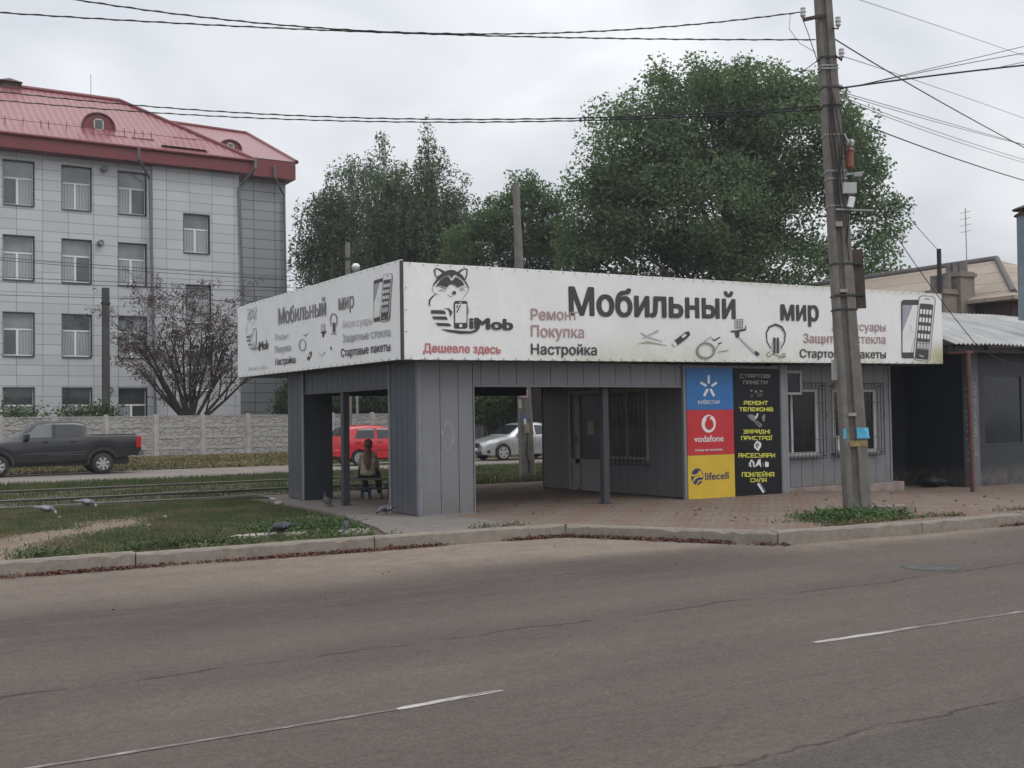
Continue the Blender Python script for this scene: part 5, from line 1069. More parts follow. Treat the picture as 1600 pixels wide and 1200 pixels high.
cable([(-220, 4, 15.6), (730, 55, 17.3), (1274, 62, 17.9)], .013, 'twisted black cable crossing the sky to the pole just below its cross arm', knots=True)
cable([(-100, -40, 15), (735, 53, 17), (1250, 19, 17.7)], .013, 'twisted black cable reaching the insulator at the end of the cross arm', knots=True)
cable([(-200, 117, 24), (700, 186.5, 21), (1281, 166, 18)], .015, 'upper of two parallel twisted cables running over the red roof', knots=True)
cable([(-200, 135, 24), (700, 191, 21), (1282, 171, 18)], .014, 'lower of two parallel twisted cables running over the red roof', knots=True)
cable([(1277, 95, 18), (1110, 208, 26), (870, 350, 38)], .010, 'thin cable slanting down leftward from the pole across the poplar, upper one')
cable([(1278, 140, 18), (1150, 220, 25), (900, 380, 38)], .009, 'thin cable slanting down leftward across the poplar, lower one')
cable([(1335, -3, 24), (1470, 42, 30), (1660, 108, 38)], .013, 'pale thin cable crossing the top right corner of the sky', 'cable_grey')
cable([(1301, 59, 18), (1400, 119, 21), (1680, 272, 30)], .016, 'thick black cable falling steeply from the pole to the right edge')
cable([(1317, 88, 18), (1450, 132, 26), (1660, 206, 38)], .012, 'thin grey cable leaving the lower insulator toward the right', 'cable_grey')
cable([(1312, 138, 18), (1420, 123, 18.5), (1660, 96, 19.5)], .022, 'thickest black cable bundle rising gently from the pole to the right')
cable([(1330, 136, 18), (1450, 108, 18.3), (1660, 58, 19)], .008, 'topmost of the cables fanning out to the right above the thick bundle')
cable([(1335, 135, 18), (1450, 111, 18.3), (1660, 73, 19)], .009, 'second cable of the fan to the right above the thick bundle')
cable([(1540, 110, 19), (1600, 97, 19.3), (1660, 86, 19.5)], .008, 'short cable branching off the thick bundle at the right edge')
cable([(1306, 141, 18), (1450, 183, 24), (1660, 243, 34)], .013, 'upper of the four long pale cables going down to the right', 'cable_grey')
cable([(1306, 144, 18), (1450, 187, 24), (1660, 241, 34)], .012, 'second of the four long pale cables going down to the right', 'cable_grey')
cable([(1306, 147, 18), (1450, 201, 24), (1660, 267, 34)], .012, 'third of the four long pale cables going down to the right', 'cable_grey')
cable([(1306, 150, 18), (1450, 206, 24), (1660, 271, 34)], .012, 'lowest of the four long pale cables going down to the right', 'cable_grey')
cable([(1305, 177, 18), (1440, 229, 21), (1680, 303, 29)], .015, 'black cable sloping to the right edge below all the pale cables')
cable([(1311, 150, 18), (1400, 313, 26), (1467, 392, 31)], .012, 'cable from the leaning pole down to the top of the thin black pole')
cable([(1312, 212, 18), (1390, 352, 20), (1523, 536, 22.5)], .012, 'drop cable hanging from the leaning pole to the corrugated roof edge')
cable([(1523, 536, 22.5), (1560, 560, 23), (1640, 566, 24)], .011, 'slack cable drooping under the corrugated roof edge')
for k, (v0, v1) in enumerate(((400, 434), (404, 440), (433, 447), (441, 452), (462, 468))):
    cable([(-60, v0-3, 45), (225, (v0+v1)/2+2, 47), (700, v1+8, 52)], .017, 'tram line wire strung in front of the office building, ' + ('topmost', 'second from the top', 'middle one', 'second lowest', 'lowest')[k], 'cable', 'tram wires before the building')
mb = MB(); c = Vector(at(1251, 22, 17.7)); mb.tube([c, Vector(at(1262, 50, 17.8)), Vector(at(1277, 95, 17.9))], .007, 5); tag(mb.build('jumper_wire', M['cable']), 'looping jumper wire from the cross arm insulator down to the pole', 'cable')
mb = MB(); mb.tube([Vector(at(*p)) for p in ((1235, 22, 17.7), (1233, 45, 17.7), (1250, 68, 17.8), (1275, 82, 17.9))], .005, 5); tag(mb.build('jumper_wire', M['cable_grey']), 'thin pale jumper wire curving left of the pole top', 'cable')
# ------------------------------------------------------------------ trees and shrubs
CR = Vector((.848, -.529, 0)); CF = Vector((.529, .848, 0))
def leaf_quads(c, length, width, rng, droop=0., up=.3):
    """leaf-sized rhombi around points c (n,3)"""
    n = len(c); d = rng.normal(size=(n, 3)); d[:, 2] = d[:, 2]*(1-up) - droop*1.6; d /= np.linalg.norm(d, axis=1)[:, None]
    e = rng.normal(size=(n, 3)); e -= d*(e*d).sum(1)[:, None]; e /= np.linalg.norm(e, axis=1)[:, None]
    L_ = (length*rng.uniform(.6, 1.3, n))[:, None]; W_ = (width*rng.uniform(.6, 1.3, n))[:, None]
    nn = np.cross(d, e)*L_*.12
    v = np.stack([c, c+d*L_*.45+e*W_*.5+nn, c+d*L_, c+d*L_*.45-e*W_*.5+nn], 1).reshape(-1, 3)
    return v, np.arange(4*n).reshape(-1, 4)
def lobe_frame(lobe, depth):
    u, v, rx, ry = lobe[:4]; dz = lobe[4] if len(lobe) > 4 else 0; k = (depth+dz)/F
    return np.array(at(u, v, depth+dz)), rx*k, ry*k, (rx*.55+ry*.3)*k
def crown_points(lobes, depth, nclump, rng, inner=.35):
    vol = np.array([(l[2]*l[3]) for l in lobes], float); vol /= vol.sum(); out = []; nor = []; lim = []
    for l, p in zip(lobes, vol):
        c, a, b, d = lobe_frame(l, depth); n = max(9, int(nclump*p)); q = rng.normal(size=(n, 3)); q /= np.linalg.norm(q, axis=1)[:, None]
        r = rng.uniform(inner, 1., n)**.6; r *= rng.uniform(.86, 1.1, n)
        P = c + (q[:, :1]*a*r[:, None])*np.array(CR) + (q[:, 1:2]*d*r[:, None])*np.array(CF) + np.array([0, 0, 1])*(q[:, 2:]*b*r[:, None]); out.append(P); nor.append(q); lim.append(np.full(n, .62*min(a, b)))
    P = np.concatenate(out); N_ = np.concatenate(lim); k = P[:, 2] > .4; return P[k], N_[k]
def make_tree(name, label, cat, base, lobes, depth, nclump, cr, per, length, width, m, seed, trunk_r, bark, droop=0., group=None, flat=.6, strands=False, inner=.35, limbs=9):
    rng = np.random.default_rng(seed); tr = thing(name, label, cat, (base[0], base[1], 0), group)
    P, N_ = crown_points(lobes, depth, nclump, rng, inner)
    rad = np.minimum(cr*rng.uniform(.55, 1.35, len(P)), N_); cnt = np.maximum(4, (per*(rad/cr)**2).astype(int)); idx = np.repeat(np.arange(len(P)), cnt); n = len(idx)
    g = rng.normal(size=(n, 3)); g /= np.linalg.norm(g, axis=1)[:, None]; rr = rng.uniform(0, 1, n)**.45
    if strands:    # hanging twigs: each clump a curtain of thin vertical strings
        ns = 9; sid = rng.integers(0, ns, n); ang = (idx*7.13+sid*2.399); sr = rad[idx]*(.25+.75*((sid*0.618) % 1)); tt = rng.uniform(0, 1, n)
        o = np.stack([np.cos(ang)*sr, np.sin(ang)*sr, .35*rad[idx]-tt*rad[idx]*(1.5+((sid*.37+idx*.11) % 1)*1.6)], 1); o[:, :2] *= (1+.3*tt)[:, None]; o += rng.normal(size=(n, 3))*.05
    else: o = g*(rad[idx]*rr)[:, None]*np.array([1, 1, flat])
    C_ = P[idx]+o; C_ = C_[C_[:, 2] > .3]
    v, q = leaf_quads(C_, length, width, rng, droop); npmesh('crown', v, q, m, tr)
    # trunk and limbs reaching into the crown
    mb = MB(); b = Vector((base[0], base[1], -.1)); zs = [lobe_frame(l, depth) for l in lobes]; top = max(zs, key=lambda s: s[0][2])[0]; mid = P.mean(0)
    t1 = Vector((base[0]*.5+mid[0]*.5, base[1]*.5+mid[1]*.5, mid[2]*.8)); t2 = Vector((top[0], top[1], top[2]))
    mb.tube([b, b.lerp(t1, .5)+Vector((.1, -.05, 0)), t1, t1.lerp(t2, .55), t2], [trunk_r*1.25, trunk_r, trunk_r*.7, trunk_r*.4, trunk_r*.1], 9)
    rl = random.Random(seed)
    tips = [P[i] for i in rng.choice(len(P), min(limbs*5, len(P)), replace=False)]
    for i, tp in enumerate(tips):
        tp = Vector(tp); h = max(.25, min(.9, tp.z/max(top[2], 1)-.25)); s = b.lerp(t1, min(1, h*1.3)) if h < .75 else t1.lerp(t2, (h-.75)*2.5); m1 = s.lerp(tp, .5)+Vector((rl.uniform(-.3, .3), rl.uniform(-.3, .3), rl.uniform(.1, .6)))
        w = trunk_r*(.32 if i < limbs else .13); mb.tube([s, m1, tp], [w, w*.6, w*.15], 5)
    mb.build('trunk', bark, tr, True); return tr
BARK = mat('bark_grey', (.075, .065, .055), .95, .35, 3, sc=(1, 1, .3), bump=.6, bs=20); BIRCH = mat('bark_birch', (.40, .39, .36), .9, .4, 5, sc=(1, 1, 2.5))
LG = m_leaf('poplar_leaves', (0.0635, 0.0950, 0.0551), (0.1477, 0.1959, 0.1103)); LB = m_leaf('birch_leaves', (0.0569, 0.0783, 0.0510), (0.1226, 0.1543, 0.1001)); LS = m_leaf('young_leaves', (0.0635, 0.0950, 0.0531), (0.1423, 0.1840, 0.1021)); LD = m_leaf('hedge_leaves', (0.0350, 0.0523, 0.0326), (0.0744, 0.0997, 0.0572)); LI = m_leaf('ivy_leaves', (0.0383, 0.0653, 0.0245), (0.0821, 0.1247, 0.0510))
g0 = at(1150, 640, 52)
make_tree('poplar_tree', 'huge round crowned green poplar behind the banner, tallest tree, partly hidden by the leaning pole', 'tree', g0, [(1120, 190, 120, 88), (1005, 240, 85, 100), (935, 330, 58, 85), (1090, 320, 170, 115), (1240, 230, 110, 110), (1325, 270, 60, 75), (1365, 345, 48, 42), (1340, 415, 75, 45), (1000, 400, 120, 55), (1180, 410, 160, 60), (1190, 125, 60, 40), (1060, 120, 48, 36), (1120, 105, 40, 24), (1290, 180, 50, 45), (900, 400, 40, 60), (1100, 520, 200, 60), (1290, 520, 120, 50)],
  52, 1250, 1.0, 150, .19, .12, LG, 11, .55, BARK, flat=.75, limbs=12)
g0 = at(525, 640, 63)
make_tree('birch_tree', 'broad drooping birch beside the office building, leftmost of the birches over the side banner', 'tree', g0, [(545, 315, 52, 62), (505, 330, 35, 60), (490, 390, 38, 50), (540, 420, 62, 90), (470, 390, 18, 34), (560, 260, 34, 30), (520, 510, 70, 70)], 63, 330, .85, 150, .18, .095, LB, 21, .22, BIRCH, .55, 'birches behind the fence', strands=True, inner=.2)
g0 = at(607, 640, 60)
make_tree('birch_tree', 'middle birch with a blunt pointed crown above the corner of the two banners', 'tree', g0, [(605, 300, 36, 66), (602, 232, 15, 28), (600, 214, 8, 16), (625, 360, 60, 70), (590, 420, 55, 90), (640, 300, 30, 50), (620, 520, 70, 70)], 60, 360, .8, 150, .18, .095, LB, 22, .2, BIRCH, .55, 'birches behind the fence', strands=True, inner=.15)
g0 = at(675, 640, 61)
make_tree('birch_tree', 'tallest birch with a slender spire top rising right of the banner corner', 'tree', g0, [(667, 192, 7, 18), (667, 215, 13, 28), (670, 255, 24, 40), (672, 320, 42, 60), (700, 345, 42, 55), (716, 290, 16, 46), (690, 420, 70, 80), (735, 385, 22, 50), (690, 520, 75, 70)], 61, 380, .75, 150, .18, .095, LB, 23, .2, BIRCH, .55, 'birches behind the fence', strands=True, inner=.15)
g0 = at(815, 640, 56)
make_tree('young_tree', 'small airy tree standing behind the old pole, between the birches and the big poplar', 'tree', g0, [(818, 300, 28, 36), (800, 330, 40, 34), (840, 330, 34, 50), (768, 355, 44, 44), (742, 390, 60, 45), (868, 345, 34, 52), (860, 390, 45, 50), (835, 400, 60, 55), (800, 480, 80, 70)], 56, 520, .62, 90, .16, .10, LS, 31, .18, BARK, limbs=7)
for i, (u, v, rx, ry, d, lab) in enumerate(((560, 622, 62, 52, 55, 'dark dense shrub behind the fence above the red car'), (640, 615, 70, 62, 57, 'dark shrub behind the fence, hidden mostly by the corner pillar'), (757, 628, 34, 30, 53, 'leafy shrub leaning over the fence beside the old pole'), (778, 608, 34, 44, 55, 'tall dark shrub behind the old pole, seen through the waiting area'), (485, 612, 55, 50, 60, 'dark shrub at the foot of the birches behind the side pillar'))):
    g0 = at(u, 655, d); make_tree('shrub', lab, 'shrub', g0, [(u, v, rx, ry), (u-rx*.4, v+ry*.5, rx*.7, ry*.6), (u+rx*.4, v+ry*.4, rx*.7, ry*.6)], d, 150, .6, 110, .15, .10, LD if i != 2 else LI, 40+i, .08, BARK, group='shrubs behind the fence', inner=.3, limbs=4)
# brown autumn chestnut with a fan of bare stems
rc = random.Random(17); bc = Vector(at(297, 668, 53.0)); bc.z = 0
CH = thing('chestnut_tree', 'half bare chestnut with fanned dark stems and shrivelled brown leaves before the office building', 'tree', tuple(bc))
segs = MB(); tips = []
def twig(p, d, l, r, lev):
    n = 4; pts = [p]; rs = [r]; q = p.copy(); dd = d.copy()
    for i in range(n):
        dd = (dd+Vector((rc.uniform(-.1, .1), rc.uniform(-.1, .1), rc.uniform(-.02, .10) if lev < 2 else rc.uniform(-.16, .06)))).normalized(); q = q+dd*l/n; pts.append(q.copy()); rs.append(r*(1-.6*(i+1)/n))
    segs.tube(pts, rs, 7 if lev == 0 else 5 if lev < 3 else 3, cap=False)
    if lev >= 3: tips.extend(pts[2:])
    if lev < 4:
        for k in range((4, 4, 3, 2)[lev]):
            t_ = rc.uniform(.3, 1) if k else 1; i = min(n, int(t_*n)); a = rc.uniform(0, 2*PI); side = Vector((math.cos(a), math.sin(a), rc.uniform(-.1, .5))); nd = (dd*.95+side*(.55 if lev < 2 else .85)).normalized(); twig(pts[i], nd, l*rc.uniform(.40, .58), max(.010, rs[i]*.70), lev+1)
for k in range(14):
    a = -.98+1.96*k/13+rc.uniform(-.05, .05); d = (CR*math.sin(a)*.92+CF*rc.uniform(-.35, .35)+Vector((0, 0, math.cos(a)*1.15))).normalized(); twig(bc+Vector((0, 0, 1.35+rc.uniform(0, .4)))+CR*math.sin(a)*.2, d, rc.uniform(4.0, 4.7)*(1-.16*abs(a)), .085, 0)
segs.tube([bc-Vector((0, 0, .1)), bc+Vector((0, 0, .9)), bc+Vector((.03, 0, 1.75))], [.26, .2, .17], 9)
segs.build('branches', mat('chestnut_bark', (.035, .028, .026), .95, .3, 5), CH, True)
rng = np.random.default_rng(5); TP = np.array([list(t_) for t_ in tips if t_.z > .5]); TP = TP[rng.random(len(TP)) < .33]; C_ = np.repeat(TP, 3, 0)+rng.normal(size=(len(TP)*3, 3))*np.array([.14, .14, .05])
t = NT('shrivelled_leaves', .85); g = t.n('ShaderNodeNewGeometry'); t.color(t.mix(g.outputs['Random Per Island'], (.055, .038, .032), (.14, .085, .064))); v, q = leaf_quads(C_, .21, .06, rng, .3); npmesh('dry_foliage', v, q, t.m, CH)
# ivy and climbers spilling over the fence top
for (u, w, s, lab) in ((30, 42, 61, 'scraggly green creeper on the fence top at the far left'), (125, 40, 62, 'sparse creeper on the fence top behind the pickup bed'), (165, 22, 63, 'small creeper tuft on the fence top beside the dark post')):
    c = np.array(at(u, 647, 48.9)); rng = np.random.default_rng(s); n = 420; P = c+np.stack([rng.normal(0, w*.0285*.5, n), rng.normal(.15, .15, n), np.abs(rng.normal(0, .28, n))-.12], 1); cr_ = thing('creeper', lab, 'creeper', tuple(c-np.array([0, 0, .2])), 'creepers on the fence top'); v, q = leaf_quads(P, .15, .1, rng); npmesh('foliage', v, q, LI, cr_)
    mb = MB()
    for k in range(7): a = rng.normal(0, w*.0285*.4); mb.tube([(c[0]+a, c[1]+.1, c[2]-.5), (c[0]+a+rng.normal(0, .3), c[1]+.05, c[2]+.2), (c[0]+a+rng.normal(0, .5), c[1], c[2]+.5)], [.012, .009, .004], 4)
    mb.build('stem', BARK, cr_)
# ------------------------------------------------------------------ grass, weeds, litter of leaves
def inpoly(P, poly):
    x, y = P[:, 0], P[:, 1]; r = np.zeros(len(P), bool); j = len(poly)-1
    for i in range(len(poly)):
        a, b = poly[i], poly[j]; c = ((a[1] > y) != (b[1] > y)) & (x < (b[0]-a[0])*(y-a[1])/((b[1]-a[1]) or 1e-9)+a[0]); r ^= c; j = i
    return r
def vnoise(P, s, seed):
    r = np.random.default_rng(seed); T = r.random((64, 64)); q = P[:, :2]*s+100; i = np.floor(q).astype(int); f = q-i; f = f*f*(3-2*f)
    a = T[i[:, 0] % 64, i[:, 1] % 64]; b = T[(i[:, 0]+1) % 64, i[:, 1] % 64]; c = T[i[:, 0] % 64, (i[:, 1]+1) % 64]; d = T[(i[:, 0]+1) % 64, (i[:, 1]+1) % 64]
    return a*(1-f[:, 0])*(1-f[:, 1])+b*f[:, 0]*(1-f[:, 1])+c*(1-f[:, 0])*f[:, 1]+d*f[:, 0]*f[:, 1]
def blades(name, P, h, w, m, seed, lean=.6):
    rng = np.random.default_rng(seed); n = len(P); a = rng.uniform(0, 2*PI, n); d = np.stack([np.cos(a), np.sin(a), np.zeros(n)], 1); H = (h*rng.uniform(.5, 1.4, n))[:, None] if not hasattr(h, '__len__') else (h*rng.uniform(.6, 1.3, n))[:, None]
    b = rng.uniform(0, 2*PI, n); tip = P+np.stack([np.cos(b), np.sin(b), np.zeros(n)], 1)*H*rng.uniform(0, lean, n)[:, None]+np.array([0, 0, 1])*H
    v = np.stack([P-d*w/2, P+d*w/2, tip], 1).reshape(-1, 3); return tag(npmesh(name, v, np.arange(3*n).reshape(-1, 3), m), kind='stuff')
def m_grass(nm, c0, c1, dry):
    t = NT(nm, .8, 0, .15); g = t.n('ShaderNodeNewGeometry'); c = t.mix(g.outputs['Random Per Island'], c0, c1); c = t.mix(t.math('MULTIPLY', t.ramp(t.noise(.9, 4, .65), .46, .62), .78), c, dry); t.color(c); return t.m
GR = m_grass('lawn_blades', (.060, .082, .038), (.108, .130, .060), (.175, .145, .088)); GY = m_grass('dry_blades', (.13, .115, .055), (.21, .18, .095), (.20, .135, .075)); GF = m_grass('verge_blades', (.042, .068, .026), (.082, .11, .045), (.12, .12, .055))
rng = np.random.default_rng(1)
lawn = [(-8, 14.75), (1.0, 14.35), (3.3, 14.25), (6.55, 14.05), (6.95, 15.1), (7.2, 16.3), (7.5, 17.9), (7.65, 20.2), (7.75, 23.5), (-8, 23.9)]
def pathness(P):
    ln = P[:, 0]-(P[:, 1]-15.6)*.58+(vnoise(P, .8, 3)-.5)*1.5-1.9; k = np.clip(1-(np.abs(ln)-.32)/.6, 0, 1); return k*np.clip((21-P[:, 1])/2, 0, 1)
P = np.stack([rng.uniform(-6, 8, 190000), rng.uniform(14, 24, 190000), np.full(190000, -.03)], 1); P = P[inpoly(P, lawn)]; dn = vnoise(P, .9, 8)*.6+vnoise(P, 2.7, 9)*.5; keep = (rng.random(len(P)) < np.clip(dn*1.7+.05, .25, 1)) & (rng.random(len(P)) > pathness(P)*.985) & ~((P[:, 1] < 15.2) & (P[:, 0] < 5.9) & (vnoise(P, 1.6, 4) > .5)) & ~((P[:, 1] < 14.6) & (vnoise(P, 2.3, 24) > .6)); P = P[keep]
blades('lawn_grass', P, .045, .016, GR, 1)
P = np.stack([rng.uniform(1.6, 7.0, 26000), rng.uniform(14.2, 16.6, 26000), np.full(26000, -.03)], 1); P = P[inpoly(P, lawn)]
w1 = np.exp(-(((P[:, 0]-4.15)/.8)**2+((P[:, 1]-14.55)/.15)**2)); w2 = np.exp(-(((P[:, 0]-2.35)/.32)**2+((P[:, 1]-14.6)/.14)**2)); w3 = np.exp(-(((P[:, 0]-6.35)/.75)**2+((P[:, 1]-16.0)/.55)**2)); w4 = np.exp(-(((P[:, 0]-6.0)/.9)**2+((P[:, 1]-14.35)/.16)**2))
P = P[rng.random(len(P)) < np.maximum.reduce([w1*.8, w2*.6, w3*.9, w4*.35])]
v, q = leaf_quads(P+np.array([0, 0, .03])+np.abs(rng.normal(size=P.shape))*np.array([0, 0, .045]), .06, .03, rng, 0, .1); WD = m_leaf('weed_leaves', (.035, .062, .022), (.07, .112, .042), .15); tag(npmesh('weed_patch', v, q, WD), kind='stuff')
P = np.stack([rng.uniform(-6, 30, 60000), rng.uniform(29.7, 33.6, 60000), np.full(60000, -.03)], 1); blades('strip_grass', P[rng.random(len(P)) < .35+.8*vnoise(P, .7, 5)], .11, .03, GF, 2)
P = np.stack([rng.uniform(-6, 30, 90000), rng.uniform(23.9, 29.3, 90000), np.full(90000, -.03)], 1); k = np.where(P[:, 0] > 13.2, .85, .7+.25*(vnoise(P, .8, 6) > .55)); blades('track_grass', P[rng.random(len(P)) < k*(.3+.9*vnoise(P, 1.1, 16))], .065, .026, GF, 3)
P = np.stack([rng.uniform(-2, 36, 90000), rng.uniform(41.3, 48.7, 90000), np.zeros(90000)], 1); P[:, 2] = -.03+.24*sst((P[:, 1]-41.5)/5.5); blades('verge_grass', P[rng.random(len(P)) < .3+.8*vnoise(P, .6, 7)], .085, .07, GY, 4, 2.2)
P = np.stack([rng.uniform(-2, 36, 26000), rng.uniform(41.0, 45.5, 26000), np.zeros(26000)], 1); P[:, 2] = -.03+.24*sst((P[:, 1]-41.5)/5.5); blades('verge_green', P[rng.random(len(P)) < 1.5*(vnoise(P, .5, 17)-.3)], .10, .06, GF, 14, 1.8)
# tuft round the foot of the kerb pole + weeds along the kerb joint
n = 5200; P = np.stack([rng.normal(13.35, .40, n), rng.normal(11.7, .27, n), np.full(n, .0)], 1); P = P[(P[:, 1] > 10.95) & (((P[:, 0]-14.25)**2+(P[:, 1]-12.35)**2) > .05)]; v, q = leaf_quads(P+np.abs(rng.normal(size=P.shape))*np.array([.0, .0, .045]), .07, .035, rng, 0, .1); tag(npmesh('pole_weeds', v, q, WD), kind='stuff')
P = np.concatenate([np.stack([rng.uniform(11.2, 18.5, 5200), 11.0+np.abs(rng.normal(0, .14, 5200)), np.full(5200, .0)], 1), np.stack([rng.uniform(6.7, 9.2, 1500), 13.98+np.abs(rng.normal(0, .07, 1500)), np.full(1500, .005)], 1)]); P = P[rng.random(len(P)) < 1.6*(vnoise(P, 1.7, 12)-.36)]
P[:, 1] -= np.where(P[:, 0] > 14.5, .12, 0); MW = m_leaf('dry_weeds', (.075, .07, .035), (.14, .115, .06), .1); v, q = leaf_quads(P+np.abs(rng.normal(size=P.shape))*np.array([0, 0, .02]), .05, .022, rng, 0, .1); tag(npmesh('kerb_weeds', v, q, MW), kind='stuff')
def kerb_pts(n, spread, seed, z):
    r = np.random.default_rng(seed); out = []
    seg = [(a, b, math.dist(a, b)) for a, b in zip(KP[2:-2], KP[3:-1])]; T = sum(s[2] for s in seg)
    for a, b, l in seg:
        k = int(n*l/T); t_ = r.uniform(0, 1, k); d = np.array([b[0]-a[0], b[1]-a[1]])/l; nr = np.array([d[1], -d[0]]); off = np.abs(r.normal(0, spread, k))+.02; out.append(np.stack([a[0]+d[0]*l*t_+nr[0]*off, a[1]+d[1]*l*t_+nr[1]*off, np.full(k, z)+r.uniform(0, .03, k)], 1))
    return np.concatenate(out)
P = kerb_pts(15000, .06, 3, -.168); den = np.clip((vnoise(P, .75, 21)-.48)*3, 0, .9); den = np.where((P[:, 0] > 9.0) & (P[:, 0] < 10.6), np.maximum(den, .75), den); den = np.where(P[:, 0] < 3.4, np.maximum(den, .2), den); den = np.where(P[:, 0] > 11.2, den*.45, den); P = P[rng.random(len(P)) < den]
t = NT('fallen_leaves', .85); g = t.n('ShaderNodeNewGeometry'); t.color(t.mix(g.outputs['Random Per Island'], (.070, .034, .025), (.165, .072, .052))); v, q = leaf_quads(P, .055, .035, rng, 0, .75); tag(npmesh('fallen_leaves', v, q, t.m), kind='stuff')
n = 60; P = np.stack([rng.uniform(1, 16, n), rng.uniform(8.5, 13.5, n), np.full(n, -.163)], 1); v, q = leaf_quads(P, .03, .018, rng, 0, .9); tag(npmesh('road_grit', v, q, t.m), kind='stuff')
n = 260; P = np.stack([rng.uniform(8.6, 20, n), rng.uniform(12, 22, n), np.full(n, .006)], 1); P = P[(P[:, 1] > 14.2) | (P[:, 0] > 11)]; v, q = leaf_quads(P, .07, .035, rng, 0, .95); tag(npmesh('dry_leaf_scatter', v, q, MW), kind='stuff')
# slabs and litter
def rock(name, c, s, m, label, cat, seed, group=None, rot=0):
    r = random.Random(seed); mb = MB(); rg = []
    for z, k in ((-.02, .9), (.0, 1), (s[2]*.8, .97), (s[2], .86)):
        rg.append([(c[0]+math.cos(a+rot)*s[0]*k*(1+r.uniform(-.12, .12)), c[1]+math.sin(a+rot)*s[1]*k*(1+r.uniform(-.12, .12)), c[2]+z) for a in np.linspace(0, 2*PI, 9)[:-1]])
    mb.rings(rg); return tag(mb.build(name, m), label, cat, group)
rock('broken_slab', (5.22, 15.2, -.02), (.36, .13, .045), M['slab'], 'flat whitish broken slab lying in the lawn left of a pigeon', 'slab', 1); rock('broken_slab', (5.72, 15.0, -.02), (.2, .12, .05), M['kerb'], 'grey slab fragment under the pigeon beside the whitish slab', 'slab', 2); rock('broken_slab', (6.52, 14.75, -.02), (.26, .18, .06), M['kerb'], 'rough stone beneath the dark bird near the kerb', 'slab', 3)
mb = MB(); a = Matrix.Rotation(-.05, 3, 'Z'); mb.obox((14.62, 12.0, .03), (.62, .24, .15), a); tag(mb.build('concrete_block', M['kerb']), 'weathered concrete block lying at the foot of the leaning kerb pole', 'block')
for i, (u, v, lab) in enumerate(((435, 786, 'crumpled white litter on the apron by the side pillar'), (795, 732, 'white scrap of litter on the grass seen through the waiting area'), (93, 807, 'pale scrap of paper in the lawn between the two left pigeons'), (258, 806, 'tiny pale scrap in the middle of the lawn'), (232, 819, 'small pale scrap near the worn footpath'))):
    p = gnd(u, v); s = (.075, .05, .035, .03, .03)[i]; rock('litter', (p[0], p[1], -.01), (s, s*.7, s*.45), mat('litter_white', (.5, .48, .45), .9), lab, 'litter', 50+i, 'scraps of litter')
